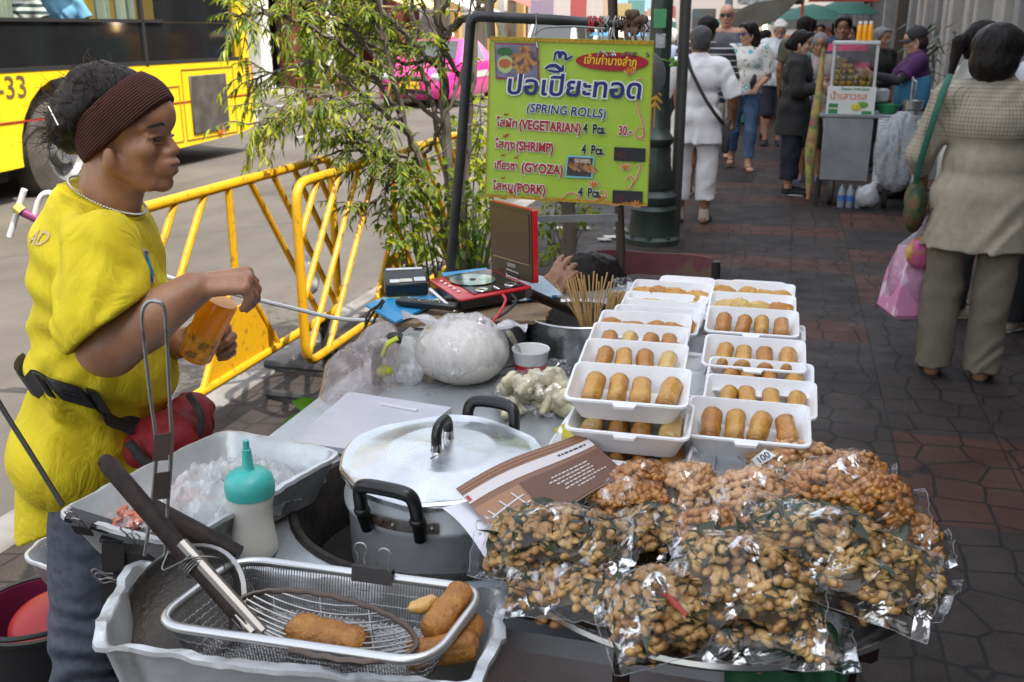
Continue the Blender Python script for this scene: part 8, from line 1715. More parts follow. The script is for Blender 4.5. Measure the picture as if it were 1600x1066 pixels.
# cardboard, papers
ZB = .908
q = MB(); f0, f1, f2, f3 = PZ(585, 505, ZB), PZ(660, 452, ZB), PZ(880, 452, ZB), PZ(850, 500, ZB); random.seed(2)
q.grid(lambda u, v: (f0 * (1 - u) + f3 * u) * (1 - v) + (f1 * (1 - u) + f2 * u) * v + Vector((random.uniform(-.004, .004), random.uniform(-.004, .004) if v in (0, 1) else 0, .004 * mnoise.noise(Vector((u * 7, v * 7, 0))))), 30, 12, thick=.010); simple('cardboard', 'torn brown cardboard lying over the stock pot', 'cardboard', q, mat('cardboard', (0.20, 0.14, 0.085), .85, col2=(0.28, 0.2, 0.125), vs=14, bmp=.6, bs=60))
BLU = pattern_mat('blue_print', lambda nt, co: ramp(nt, noi(nt, co, 18, 2), [(.45, (0.03, 0.27, 0.55)), (.6, (0.06, 0.36, 0.62)), (.68, (0.6, 0.65, 0.3)), (.75, (0.7, 0.75, 0.8))]), .4)
for lab, pts, zz in (('bright blue printed folder under the black box', ((572, 478), (618, 505), (690, 470), (640, 448)), ZB + .008), ('blue striped booklet right of the DVD player', ((800, 470), (880, 462), (845, 432), (770, 440)), ZB + .012), ('blue leaflet tucked behind the DVD disc', ((700, 440), (770, 432), (760, 420), (690, 428)), ZB + .016)):
 q = MB(); slab(q, [PZ(x, y, zz) for x, y in pts], .003); simple('booklet', lab, 'booklet', q, BLU if 'striped' not in lab else pattern_mat('blue_stripe', _stripe(1, .012, .4, (.55, .65, .7), (.03, .22, .45)), .5), 'blue papers under the player')
# black box with stickers
bx = thing('receiver_box', 'black receiver box with label stickers left of the DVD player', 'receiver box', PZ(632, 462, ZB + .02)); o_ = PZ(632, 462, ZB + .012)
Mb2 = Matrix.Translation(o_ + Vector((0, .03, .028))) @ Matrix.Rotation(R(10), 4, 'Z') @ Matrix.Rotation(R(14), 4, 'X')
q = MB(); q.box((0, 0, 0), (.105, .09, .034), None, .003); q.v = [Mb2 @ Vector(v) for v in q.v]; q.build('case', mat('case_black', (.014, .014, .016), .35), bx)
for x, y, w_, d_, c in ((-.028, -.028, .024, .016, (.7, .7, .7)), (.0, -.026, .03, .016, (.6, .58, .45)), (.034, -.022, .028, .02, (.55, .6, .6)), (0.0, .036, .09, .010, (.6, .62, .65))):
 q = MB(); q.box((x, y, .0178), (w_, d_, .001)); q.v = [Mb2 @ Vector(v) for v in q.v]; q.build('label', mat('lab_%d' % int(c[2] * 1000), c, .5, dirt=((.15, .15, .15), 90, .3)), bx, False)
rm = thing('remote_control', 'black remote control lying before the receiver box', 'remote control', PZ(668, 478, ZB + .02)); rA, rB = PZ(622, 470, ZB + .022), PZ(716, 480, ZB + .022); ux = (rB - rA).normalized(); Mr2 = Matrix((ux, Vector((0, 0, 1)).cross(ux), Vector((0, 0, 1)))).transposed()
q = MB(); q.box((rA + rB) / 2, ((rB - rA).length, .034, .014), Mr2, .003); q.build('case', MC['case_black'], rm)
for i in range(11): q = MB(); q.ell((rA + rB) / 2 + ux * (.009 * (i - 5.5)) + Vector((0, -.006 if i % 2 else .006, .0085)), (.0028, .0028, .002), nu=8, nv=4); q.build('key', mat('key_%d' % (i % 3), [(.5, .5, .5), (.1, .35, .3), (.4, .15, .15)][i % 3], .5), rm)
q = MB(); q.tube([PZ(672, 452, ZB + .05), PZ(712, 487, ZB + .015)], .0042, 10); simple('antenna_rod', 'silver telescopic rod leaning on the remote control', 'rod', q, mat('chrome', (.7, .7, .7), .15, 1.0), smooth=True)
# DVD player
ZD = ZB + .040; dA, dB, dC, dD = PZ(669, 437, ZD), PZ(719, 469, ZD), PZ(833, 449, ZD), PZ(768, 421, ZD)
dv = thing('dvd_player', 'red and black portable DVD player with open screen', 'DVD player', (dA + dC) / 2 - Vector((0, 0, .03)))
REDP = mat('red_plastic', (0.52, 0.015, 0.02), .25, coat=.6); BLKP = mat('black_gloss', (.012, .012, .013), .18)
dn_ = (dB - dA).cross(dC - dA).normalized(); dn_ = dn_ if dn_.z > 0 else -dn_
q = MB(); ring = rring([dA, dB, dC, dD], .012, 4); q.loft([[p + Vector((0, 0, -.004)) for p in ring], ring, [p + ((dA + dC) / 2 - p) * .03 + Vector((0, 0, .002)) for p in ring]]); q.build('top_cover', REDP, dv)
q = MB(); q.loft([[p + ((dA + dC) / 2 - p) * .04 + Vector((0, 0, -.026)) for p in ring], [p + ((dA + dC) / 2 - p) * .01 + Vector((0, 0, -.005)) for p in ring]]); q.build('base', BLKP, dv)
def dq(u, v, z=0.0): return (dA * (1 - u) + dD * u) * (1 - v) + (dB * (1 - u) + dC * u) * v + Vector((0, 0, z))
q = MB(); q.grid(lambda u, v: dq(.22 + .70 * u, .03 + .90 * v, .0034), 6, 6, thick=.001); q.build('deck', BLKP, dv)
dcx = dq(.47, .40, .006); m, nt, bs_ = nodes_of('disc'); lw = coords(nt); X = _xyz(nt, lw); an_ = mth(nt, 'ARCTAN2', mth(nt, 'SUBTRACT', X[1], 0), mth(nt, 'SUBTRACT', X[0], 0)); nt.links.new(ramp(nt, mth(nt, 'FRACT', mth(nt, 'MULTIPLY', an_, .64)), [(0, (.35, .55, .5)), (.3, (.55, .65, .45)), (.5, (.7, .72, .7)), (.75, (.35, .6, .62)), (1, (.35, .55, .5))]), bs_.inputs[0]); bs_.inputs['Roughness'].default_value = .15; bs_.inputs['Metallic'].default_value = .85
ds = thing('disc', 'shiny silver disc lying on the DVD player', 'disc', dcx); q = MB(); q.lathe([(.0085, 0), (.058, 0), (.058, .0012), (.0085, .0012), (.0085, 0)], 48, Matrix.Translation(dcx)); q.build('plate', m, ds); q = MB(); q.lathe([(.0075, -.002), (.0075, .003), (0, .0035)], 20, Matrix.Translation(dcx)); q.build('spindle', BLKP, dv)
for i in range(5): q = MB(); q.ell(dq(.10, .22 + .13 * i, .004), (.0048, .0048, .003), nu=10, nv=5); q.build('button', mat('button_white', (.75, .75, .75), .3), dv)
for u, v in ((.36, .86), (.78, .84)): q = MB(); q.lathe([(.006, 0), (.015, 0), (.0165, .002), (.015, .004), (.006, .003)], 20, Matrix.Translation(dq(u, v, .0042))); q.build('dial', mat('chrome', (.7, .7, .7), .15, 1.0), dv)
for k in range(3): q = MB(); q.ell(dq(.57, .80 + .05 * k, .005), (.004, .003, .002), nu=8, nv=4); q.build('button', mat('chrome', (.7, .7, .7), .15, 1.0), dv)
scY0, scY1 = dD.y, dC.y
t0, t1, t2, t3 = PY(765, 312, scY0 + .025), PY(832, 328, scY1 + .02), PY(834, 444, scY1 - .004), PY(769, 424, scY0)
sn = (t1 - t0).cross(t3 - t0).normalized(); sn = sn if sn.y < 0 else -sn
def sq_(u, v, off): return (t0 * (1 - u) + t1 * u) * (1 - v) + (t3 * (1 - u) + t2 * u) * v + sn * off
q = MB(); rs = rring([sq_(1, 0, 0), sq_(0, 0, 0), sq_(0, 1, 0), sq_(1, 1, 0)], .009, 4); q.loft([rs, [p - sn * .014 for p in rs]]); sc_o = q.build('screen_back', REDP, dv)
q = MB(); rs2 = rring([sq_(.985, .012, .0006), sq_(.015, .012, .0006), sq_(.015, .985, .0006), sq_(.985, .985, .0006)], .008, 4); q.loft([rs2, [p + sn * .002 for p in rs2]]); q.build('bezel', mat('bezel', (.022, .020, .018), .3), sc_o)
q = MB(); q.grid(lambda u, v: sq_(.06 + .88 * u, .075 + .66 * v, .0034), 2, 2, thick=.0006); q.build('display', mat('display', (.034, .030, .025), .25), sc_o)
q = MB(); q.grid(lambda u, v: sq_(.07 + .86 * u, .752 + .012 * v, .0034), 2, 1, thick=.0006); q.build('trim_line', mat('trim_tan', (.3, .24, .12), .4), sc_o)
q = MB(); q.grid(lambda u, v: sq_(.42 + .2 * u, .80 + .055 * v, .0034), 2, 1, thick=.0006); q.build('badge', mat('badge', (.2, .2, .2), .4), sc_o)
q = MB(); q.tube([sq_(.40, .90, .003), sq_(.40, .985, .004), sq_(.68, 1.0, .004), sq_(.68, .915, .003)], .0022, 6, closed=True); q.build('latch', mat('chrome', (.7, .7, .7), .15, 1.0), sc_o)
# cables, hose
CBK, CRD = mat('cable_black', (.012, .012, .012), .5), mat('cable_red', (.5, .02, .03), .4)
def cable(label, pts, r_, m_, cat='cable', nm='cable'): q = MB(); q.tube(path(pts, 6), r_, 8); simple(nm, label, cat, q, m_, smooth=True)
YP = dB.y
cable('red cable drooping from the DVD player side', [PY(786, 461, YP + .02), PY(790, 470, YP - .02), PY(780, 490, YP - .06), PY(768, 506, YP - .08), PY(766, 520, YP - .07)], .0036, CRD)
cable('black cable curving below the DVD player', [PY(800, 460, YP + .02), PY(806, 472, YP - .02), PY(785, 492, YP - .06), PY(750, 506, YP - .07), PY(720, 508, YP - .04)], .003, CBK)
for i, (lab, pts) in enumerate((('black cable falling left of the white bag, inner one', ((600, 470), (585, 500), (570, 535), (565, 575))), ('black cable falling left of the white bag, outer one', ((598, 468), (576, 500), (558, 540), (535, 580))), ('short black cable hanging behind the plastic bag', ((600, 472), (575, 490), (571, 520), (573, 545))))): cable(lab, [PY(x, y, 2.28 - .03 * j) for j, (x, y) in enumerate(pts)], .003, CBK)
cable('white hose stretched from the vendor towards the DVD player', [PY(240, 425, 2.2), PY(275, 437, 2.2), PY(360, 458, 2.25), PY(450, 480, 2.3), PY(530, 498, 2.35), PY(592, 500, 2.4), PY(640, 492, 2.45)], .0055, mat('hose_white', (.7, .72, .74), .45), 'hose', 'hose')
# plastic bag at the table's left edge, tool with yellow tape
q = MB(); q.sdf([cone(PY(590, 540, 2.1), PY(540, 640, 2.02), .045, .07), cone(PY(600, 600, 2.1), PY(520, 690, 1.98), .05, .06), ellp(PY(555, 600, 2.06), (.06, .05, .08))], .008, .04, wrinkle(.014, 17, 3, (1.2, 1, .6))); simple('plastic_bag', 'limp pinkish clear plastic bag hanging off the table edge', 'bag', q, film('film_pink', .9, .27, (.93, .88, .90), 14, .5), smooth=True)
q = MB(); q.sdf([ellp(PZ(640, 560, ZT + .04), (.035, .03, .055)), ellp(PZ(645, 585, ZT + .02), (.03, .025, .03))], .006, .02, wrinkle(.009, 36, 5)); simple('plastic_bag', 'small crumpled clear plastic bag left of the knotted white bag', 'bag', q, CLRM, smooth=True)
tl_ = thing('spray_bottle', 'black handled tool bound with yellow green tape beside the plastic bags', 'tool', PZ(600, 605, ZT)); Yt = PZ(600, 600, ZT).y
q = MB(); q.tube(path([PY(592, 608, Yt), PY(588, 575, Yt), PY(594, 545, Yt), PY(612, 528, Yt), PY(628, 530, Yt)]), .012, 10); q.build('body', CBK, tl_)
q = MB(); q.tube(path([PY(622, 528, Yt - .012), PY(606, 538, Yt - .014), PY(598, 556, Yt - .014)]), .010, 8, flat=.6); q.sdf([ellp(PY(600, 580, Yt - .004), (.018, .018, .014))], .004, .006, wrinkle(.003, 70, 1)); q.build('tape', mat('tape_lime', (.5, .58, .02), .4), tl_)
for i, (x, y) in enumerate(((492, 640), (480, 655), (505, 625))):
 q = MB(); c = PY(x, y, 2.0); leaf(q, c, Vector((-.6, -.2, .5 - .5 * i)), Vector((.3, -1, .5)), .06, .035, 0, .2); tag(q.build('lettuce_leaf', mat('lettuce', (.12, .32, .02), .4, tl=.4), None, world=False), ['upper', 'lower', 'middle'][i] + ' green leaf beside the plastic bag at the table edge', 'leaf', 'loose green leaves')
# ---- sign and its frame
SY = 2.95
fr_ = thing('sign_frame', 'bent dark steel pipe frame carrying the green menu sign', 'sign frame', (PY(705, 430, SY).x, SY, 0))
FRM = mat('frame_pipe', (.028, .03, .032), .42, .5, col2=(.05, .052, .055), vs=14, dirt=((.12, .10, .09), 30, .35))
pb = PY(703, 430, SY); q = MB(); q.tube([Vector((pb.x - .02, SY, 0)), pb, PY(719, 250, SY), PY(735, 40, SY)] + arc(PY(735, 40, SY), PY(736, 25, SY), PY(752, 26, SY), 5) + [PY(860, 31, SY), PY(1003, 42, SY)], .0145, 14); q.build('pipe', FRM, fr_)
q = MB(); rp = PY(970, 392, SY + .05); q.tube([Vector((rp.x, SY + .05, 0)), rp, PY(957, 0, SY + .05), PY(955, -60, SY + .05)], .014, 12); q.build('post', mat('post_brown', (.06, .045, .035), .5, .4), fr_)
q = MB(); slab(q, (PY(830, 338, SY + .04), PY(830, 348, SY + .04), PY(968, 346, SY + .04), PY(968, 334, SY + .04)), .002); q.build('cross_bar', STEEL, fr_, False)
q = MB(); q.tube([PY(768, 60, SY + .08), PY(762, -40, SY + .08)], .012, 10); q.build('upright', mat('post_grey2', (.16, .13, .11), .6), fr_)
S0, S1, S2, S3 = PY(765, 57, SY - .03), PY(1022, 64, SY - .06), PY(1012, 323, SY - .05), PY(757, 308, SY - .02)
sg_ = thing('menu_sign', 'lime green spring roll menu sign hanging from the pipe frame', 'sign', (S0 + S1) / 2)
sN = (S1 - S0).cross(S0 - S3).normalized(); sN = sN if sN.y < 0 else -sN
def sp_(x, y, off=0.0):
 """x, y: picture-like coordinates on the sign face, 0..1066 both ways (from the sign's own corner grid)"""
 u, v = (x - 72) / 868.0, (y - 130) / 850.0; return (S0 * (1 - u) + S1 * u) * (1 - v) + (S3 * (1 - u) + S2 * u) * v + sN * (off + .004 * math.sin(math.pi * min(1, max(0, u))) )
def spatch(x0, y0, x1, y1, m_, off, nm='print', skew=0.0, thick=.0005): q = MB(); q.grid(lambda u, v: sp_(x0 + (x1 - x0) * u + skew * v, y0 + (y1 - y0) * v, off - (.004 if thick > .001 else 0)), 10, 10, thick=-thick); return q.build(nm, m_, sg_)
SGR = mat('sign_lime', (0.33, 0.50, 0.045), .42, col2=(0.40, 0.57, 0.07), vs=3, dirt=((0.22, 0.36, 0.02), 24, .33), bmp=.08, bs=20)
spatch(72, 130, 940, 980, SGR, 0, 'panel', thick=.004)
SBL, SRED, SBK, SWH, SYL, SGO = mat('sign_blue', (.018, .02, .16), .5), mat('sign_red', (.36, .012, .025), .5), mat('sign_black', (.012, .016, .02), .5), mat('sign_white', (.72, .75, .68), .5), mat('sign_yellow', (.8, .55, .02), .5), mat('sign_gold', (.50, .32, .02), .5, col2=(.32, .2, .01), vs=160, vlo=.48, vhi=.52)
spatch(73, 131, 939, 150, SGO, .0008); spatch(73, 961, 939, 979, SGO, .0008); spatch(73, 150, 79, 962, SGO, .0008); spatch(934, 150, 939, 962, SGO, .0008)
US = (S1 - S0).length / 868.0; VS = ((S3 - S0).length) / 850.0
def stext(s_, x, y, size, m_, bold=0.0, off=.0016, sx_=1.0, shear=0.0, outline=None, ang=0.0):
 def mk(bd, o_, mm):
  q = MB(); textm(q, s_, (0, 0, 0), (1, 0, 0), (0, 1, 0), size, bold=bd * size * 1.5, sx=sx_, shear=shear); ca, sa = math.cos(ang), math.sin(ang); q.v = [sp_(x + px_ * ca - py_ * sa, y - (px_ * sa + py_ * ca), o_ + z * .5) for px_, py_, z in q.v]; return q.build('lettering', mm, sg_, False)
 if outline is not None: mk(outline, off - .0007, SWH)
 mk(bold, off, m_)
stext('ปอเปียะทอด', 165, 418, 138, SBL, .014, .0026, 1.09, 0.08, .048)
# the two stacked marks over the third letter, drawn as strokes
def stroke(P, w_, m_, off=.0026, nm='lettering', outl=True):
 PP = path([(*p, 0) for p in P], 5)
 for ww, oo, mm in (((w_ * 1.5, off - .0007, SWH),) if outl else ()) + ((w_, off, m_),):
  q = MB(); L_, R_ = [], []
  for i, p in enumerate(PP):
   t = (PP[min(i + 1, len(PP) - 1)] - PP[max(i - 1, 0)]).normalized(); nn = Vector((-t.y, t.x, 0)); k_ = ww * (.55 + .45 * math.sin(math.pi * i / (len(PP) - 1))); L_.append(p + nn * k_); R_.append(p - nn * k_)
  q.loft([[sp_(a.x, a.y, oo), sp_(b_.x, b_.y, oo)] for a, b_ in zip(L_, R_)], caps=(False, False), closed=False); q.build(nm, mm, sg_, False)
stroke([(372, 285), (395, 270), (430, 268), (462, 290), (466, 262)], 10, SBL); stroke([(384, 290), (420, 297), (455, 296)], 7, SBL)
stroke([(418, 240), (425, 205), (442, 200), (448, 225), (458, 200), (478, 212), (480, 235), (515, 215)], 9, SBL)
stext('(SPRING ROLLS)', 278, 508, 64, SBL, .012, .0016, .93, .12, .045, -.035)
rows = [('ไส้ผัก', '(VEGETARIAN)', 590, '4  Pcs.', 584), ('ไส้กุ้ง', '(SHRIMP)', 704, '4  Pcs.', 580), ('เกี๊ยวซ่า', '(GYOZA)', 818, None, 0), ('ไส้หมู', '(PORK)', 932, '4  Pcs.', 570)]
for i, (th_, en, y, pc_, px_) in enumerate(rows):
 stext(th_.replace('้', '').replace('๊', '').replace('่', ''), 124 - 3 * i, y, 60, SRED, .022, .0016, .88 if i != 2 else .72, 0, .06, -.025)
 stext(en, (243, 231, 262, 226)[i], y + 8, 68, SRED, .026, .0016, (.74, .74, .80, .78)[i], 0, .06, -.025)
 if pc_: stext(pc_, px_, y + 10 + (0 if i else 4), 68, SBK, .028, .0016, .68, 0, .055, -.02)
for x, y in ((163, 525), (160, 640), (172, 632), (152, 742), (224, 752), (158, 866)): stroke([(x, y + 10), (x + 6, y), (x + 14, y + 6), (x + 20, y - 6)], 3.2, SRED, .002, outl=False)
stext('30.-', 770, 606, 66, SRED, .02, .0016, .70, 0, .055, -.01)
q = MB();
def ellm(cx_, cy_, rx_, ry_, off, m_): q = MB(); q.add([sp_(cx_, cy_, off)] + [sp_(cx_ + rx_ * math.cos(a), cy_ + ry_ * math.sin(a), off) for a in [k * math.pi / 24 for k in range(48)]], [(0, 1 + (k + 1) % 48, 1 + k) for k in range(48)]); return q.build('print', m_, sg_, False)
ellm(724, 238, 192, 46, .0012, SRED); stext('เจ้าเก่าบางลำภู', 572, 250, 58, SYL, .012, .0022, .86, .1, None, -.03)
TAPE = mat('black_tape', (.018, .018, .02), .55, bmp=.2, bs=80);
for y0, y1 in ((672, 744), (900, 972)): spatch(752, y0, 918 if y0 < 800 else 912, y1, TAPE, .0014, 'tape'); stext('40', 764, y0 + 58, 52, mat('faded_red', (.09, .02, .02), .6), .02, .0026, .9)
# food photographs printed on the sign (flat prints)
PHO = pattern_mat('print_rolls', lambda nt, co: ramp(nt, noi(nt, co, 46, 3, .5, .8), [(.38, (.07, .06, .10)), (.46, (.30, .12, .03)), (.6, (.5, .27, .09)), (.7, (.25, .10, .03))]), .45)
spatch(98, 160, 330, 345, mat('frame_magenta', (.28, .02, .12), .5), .0014, 'photo', 14); spatch(104, 168, 322, 336, mat('print_plate', (.13, .13, .2), .5, col2=(.22, .22, .3), vs=30), .002, 'photo', 13)
for cx_, cy_, rx_, ry_, a in ((272, 200, 42, 24, .4), (240, 235, 50, 26, .2), (300, 250, 40, 24, -.3), (265, 285, 48, 24, -.5), (220, 275, 30, 20, .6)):
 q = MB(); q.add([sp_(cx_, cy_, .0028)] + [sp_(cx_ + rx_ * math.cos(k) * math.cos(a) - ry_ * math.sin(k) * math.sin(a), cy_ + rx_ * math.cos(k) * math.sin(a) + ry_ * math.sin(k) * math.cos(a), .0027) for k in [j * math.pi / 10 for j in range(20)]], [(0, 1 + (k + 1) % 20, 1 + k) for k in range(20)]); q.build('print', PHO, sg_, False)
ellm(160, 268, 42, 45, .0026, mat('print_lime', (.4, .5, .2), .5)); ellm(158, 265, 32, 24, .0028, mat('print_sauce', (.45, .12, .03), .4)); ellm(155, 205, 42, 22, .0026, mat('print_green', (.03, .12, .04), .5))
spatch(505, 728, 650, 845, mat('frame_sky', (.2, .5, .65), .5), .0014, 'photo', -8); spatch(512, 736, 642, 836, mat('print_dark', (.05, .04, .04), .5), .002, 'photo', -8)
for k in range(5): q = MB(); q.grid(lambda u, v, k=k: sp_(512 + k * 26 + 40 * v + 20 * u - 6, 790 - 16 * u + 34 * v + k * 2 - 14, .0027), 2, 2); q.build('print', PHO, sg_, False)
spatch(540, 742, 625, 765, mat('print_salad', (.5, .45, .35), .5, col2=(.3, .12, .1), vs=150), .0028, 'print', 6)
ORN = mat('sign_orange', (.55, .20, .02), .5)
for P in ([(855, 425), (875, 480), (900, 560), (905, 640)], [(880, 560), (860, 590), (870, 620), (905, 610), (905, 575), (885, 570)], [(815, 850), (840, 820), (860, 850), (840, 890), (820, 880)], [(850, 880), (880, 820), (895, 760), (870, 770)], [(480, 970), (520, 930), (560, 935), (565, 965), (540, 965)], [(580, 940), (600, 965), (680, 960), (720, 930), (700, 905), (680, 920)], [(720, 960), (760, 980), (830, 965), (900, 985)], [(890, 320), (860, 325), (850, 345), (880, 350)]): stroke(P, 4.5, ORN, .0014)
for cx_, cy_ in ((815, 300), (812, 790), (650, 890), (690, 965), (880, 985)):
 for k in range(4): a = -2.4 + .55 * k; stroke([(cx_, cy_), (cx_ + 20 * math.cos(a) + 4, cy_ + 20 * math.sin(a)), (cx_ + 38 * math.cos(a), cy_ + 38 * math.sin(a))], 6, ORN, .0014)
# wire ties over the pipe
random.seed(6)
for lab, x0, nn_, m_ in (('twisted grey wire ties holding the sign on the pipe', 945, 5, WIRE), ('tangle of dry brown twine at the pipe end', 990, 9, mat('twine', (.12, .075, .045), .8)), ('red string wound round the pipe near the wire ties', 930, 3, CRD)):
 q = MB()
 for i in range(nn_):
  c = PY(x0 + random.uniform(-14, 14), 38, SY); a0_ = random.uniform(0, 6); q.tube([c + Vector((random.uniform(-.006, .006) + .004 * k * (1 if i % 2 else -1) * .4, .021 * math.cos(a0_ + k * .7), .021 * math.sin(a0_ + k * .7))) for k in range(14)], .0026, 6)
  if nn_ > 3: q.tube(path([c + Vector((0, -.02, -.01)), c + Vector((random.uniform(-.01, .01), -.035, -.03)), c + Vector((random.uniform(-.015, .015), -.04, -.06)), c + Vector((random.uniform(-.02, .02), -.06, -.085))]), .0028, 6)
  if nn_ > 6: q.ell(c + Vector((random.uniform(-.02, .02), -.02, random.uniform(-.03, .03))), (.012, .01, .012), nu=7, nv=5)
 simple('wire_tie' if nn_ != 9 else 'twine', lab, 'tie', q, m_, smooth=True)
q = MB(); q.tube(path([PY(840, 75, SY - .05), PY(836, 55, SY - .03), PY(838, 42, SY - .02), PY(838, 20, SY - .02)]), .0025, 6); q.tube(path([PY(835, 55, SY - .05), PY(850, 44, SY - .05), PY(900, 42, SY - .04), PY(945, 45, SY - .04)]), .003, 6); simple('wire_tie', 'bent wire hooking the left half of the sign to the pipe', 'tie', q, WIRE, smooth=True)
q = MB(); q.lathe([(0, .010), (.05, .006), (.068, 0), (.069, -.004), (.05, -.002), (0, .003)], 36, Matrix.Translation(PY(1008, 118, 3.2)) @ Matrix.Rotation(R(90), 4, 'X'), sx=.95, sy=1.05); simple('metal_dish', 'round grey metal disc half hidden behind the sign', 'disc', q, mat('dish_grey', (.2, .21, .22), .4, .6), smooth=True)
q = MB(); q.tube([PY(1008, 118, 3.22), PY(968, 118, 3.02)], .006, 8); simple('mounting_arm', 'thin steel arm holding the round metal disc', 'arm', q, STEEL, smooth=True)
# ---- juice stall
Jp = ST(9.75, .56); js = thing('juice_stall', 'grey juice stall with glass fruit case and signboard', 'juice stall', Jp, -TH - R(4)); JM = ROOTM[js.name]
JG = mat('stall_grey', (.27, .28, .29), .4, .4, col2=(.2, .21, .22), vs=4, dirt=((.25, .14, .08), 5, .3))
def jb_(name, c, size, m_, bev=.006, par=js): q = MB(); q.box(c, size, None, bev); return q.build(name, m_, par, world=False)
jb_('cabinet', (-.02, .0, .52), (.42, .5, .56), JG); jb_('counter', (.30, .0, .815), (1.15, .52, .03), JG, .004); jb_('side_cabinet', (.62, .05, .52), (.45, .45, .5), JG)
for x in (-.24, .82):
 for y in (-.22, .22): jb_('leg', (x, y, .13), (.035, .035, .26), BLK, .003)
case = jb_('case_frame', (-.02, .0, 1.435), (.40, .42, .03), mat('case_white', (.5, .5, .5), .5))
for x in (-.20, .16):
 for y in (-.19, .19): q = MB(); q.box((x, y, 1.13), (.025, .025, .60)); q.build('case_post', MC['case_white'], js, False, world=False)
q = MB(); q.box((-.02, -.20, 1.22), (.34, .006, .40)); q.box((-.215, 0, 1.22), (.006, .36, .40)); q.box((.175, 0, 1.22), (.006, .36, .40)); q.build('glass', GLS, js, False, world=False)
jb_('case_floor', (-.02, 0, 1.01), (.40, .40, .02), MC['case_white']); sgn = jb_('signboard', (-.02, -.215, .925), (.41, .012, .28), mat('sign_pale', (.62, .64, .62), .45), .002)
JG2, JOR = mat('jsign_green', (.03, .2, .06), .5), mat('jsign_orange', (.6, .14, .02), .5)
JO = lambda x, z: Vector((x, -.2225, z))
for s_, x, z, sz, m_, sx_ in (('น้ำเสาวรส', -.20, .955, .082, JOR, 1.0), ('Passion Fruit Juice', -.11, 1.035, .034, JG2, .95)): text(sgn, s_, JO(x, z), (1, 0, 0), (0, 0, 1), sz, m_, world=False, sx=sx_, bold=.001)
for x, z, w_, h_ in ((-.165, .90, .08, .035), (-.165, .845, .08, .05), (.12, .835, .085, .045)): q = MB(); q.box((x, -.223, z), (w_, .004, h_), None, .0015); q.build('print', JG2, sgn, world=False)
q = MB(); q.ell((.03, -.223, .89), (.045, .003, .035)); q.build('print', mat('jsign_yellow', (.6, .5, .06), .5), sgn, world=False); q = MB(); q.ell((.08, -.2225, .91), (.05, .003, .03)); q.build('print', mat('jsign_leaf', (.12, .3, .04), .5), sgn, world=False)
for x in (-.12, .35): wheel(js, (x, -.1, .16), .16, .05, 'x', hubc=BLK)
random.seed(41); FRU = [mat('fruit_yellow', (.58, .36, .02), .4, col2=(.42, .30, .03), vs=20), mat('fruit_green', (.20, .20, .03), .4, col2=(.30, .18, .03), vs=20)]
fp = None
for k in range(62):
 lx, ly, lz = -.155 + .055 * (k % 6) + random.uniform(-.006, .006), -.15 + .055 * ((k // 6) % 2), 1.046 + .047 * (k // 12) + random.uniform(-.004, .004)
 if k // 12 >= 3 and lx > -.02: continue
 if fp is None: q = MB(); q.ell((0, 0, 0), (.027, .027, .026), nu=12, nv=8); fp = [tag(q.build('passion_fruit', FRU[0], None, world=False), 'round yellow green passion fruit piled in the glass case', 'fruit', 'fruit in the glass case')]; o = fp[0]; q = MB(); q.ell((0, 0, 0), (.027, .027, .026), nu=12, nv=8); fp.append(tag(q.build('passion_fruit', FRU[1], None, world=False), 'round yellow green passion fruit piled in the glass case', 'fruit', 'fruit in the glass case')); fp[1].location = JM @ Vector((.10, -.16, 1.05))
 else: o = dup(fp[random.randint(0, 1)])
 o.location = JM @ Vector((lx, ly, lz))
JBO = mat('bottle_orange', (.85, .36, .01), .2, coat=.5); JBC = mat('bottle_cap', (.75, .75, .72), .4); jp = None
for k in range(5):
 p = JM @ Vector((-.005 + .045 * (k % 3), -.08 + .06 * (k // 3), 1.452))
 if jp is None:
  jp = thing('juice_bottle', 'x', 'bottle', (0, 0, 0)); q = MB(); q.lathe([(0, 0), (.021, 0), (.023, .006), (.023, .11), (.018, .135), (.014, .145)], 20); q.build('body', JBO, jp, world=False); q = MB(); q.lathe([(.0165, .143), (.0165, .165), (0, .166)], 18); q.build('cap', JBC, jp, world=False); o = jp
 else: o = dup(jp)
 o.location = p; tag(o, 'orange juice bottle standing on the glass fruit case', 'bottle', 'juice bottles on the fruit case')
cs = JM @ Vector((.56, -.30, .55)); st_ = thing('cup_stack', 'tall stacks of plastic cups wrapped in clear plastic at the juice stall', 'cup stack', (cs.x, cs.y, .25))
for k in range(4):
 q = MB(); px_ = JM @ Vector((.27 + .105 * k, -.31, .24)); q.lathe([(.048 if j % 2 else .042, .012 * j) for j in range(48)], 18, Matrix.Translation(px_)); q.build('cups', mat('cup_clear', (.60, .62, .64), .3, trans=.2), st_)
q = MB(); q.sdf([ellp(JM @ Vector((.43, -.31, .52)), (.22, .11, .35))], .012, .05, wrinkle(.014, 13, 3, (1.4, 1, .4))); q.build('film', film('film_stack', 1.0, .5, (.8, .82, .85), 22, 1.0), st_, ang=None)
q = MB(); o_ = JM @ Vector((.20, -.34, .12)); q.sdf([ellp(o_, (.10, .07, .09)), cone(o_ + Vector((.02, 0, .06)), o_ + Vector((.09, 0, .15)), .05, .02)], .012, .03, wrinkle(.014, 18, 2)); simple('carrier_bag', 'white knotted bag lying under the juice stall', 'bag', q, mat('bag_white', (.55, .56, .6), .4, tl=.2), smooth=True)
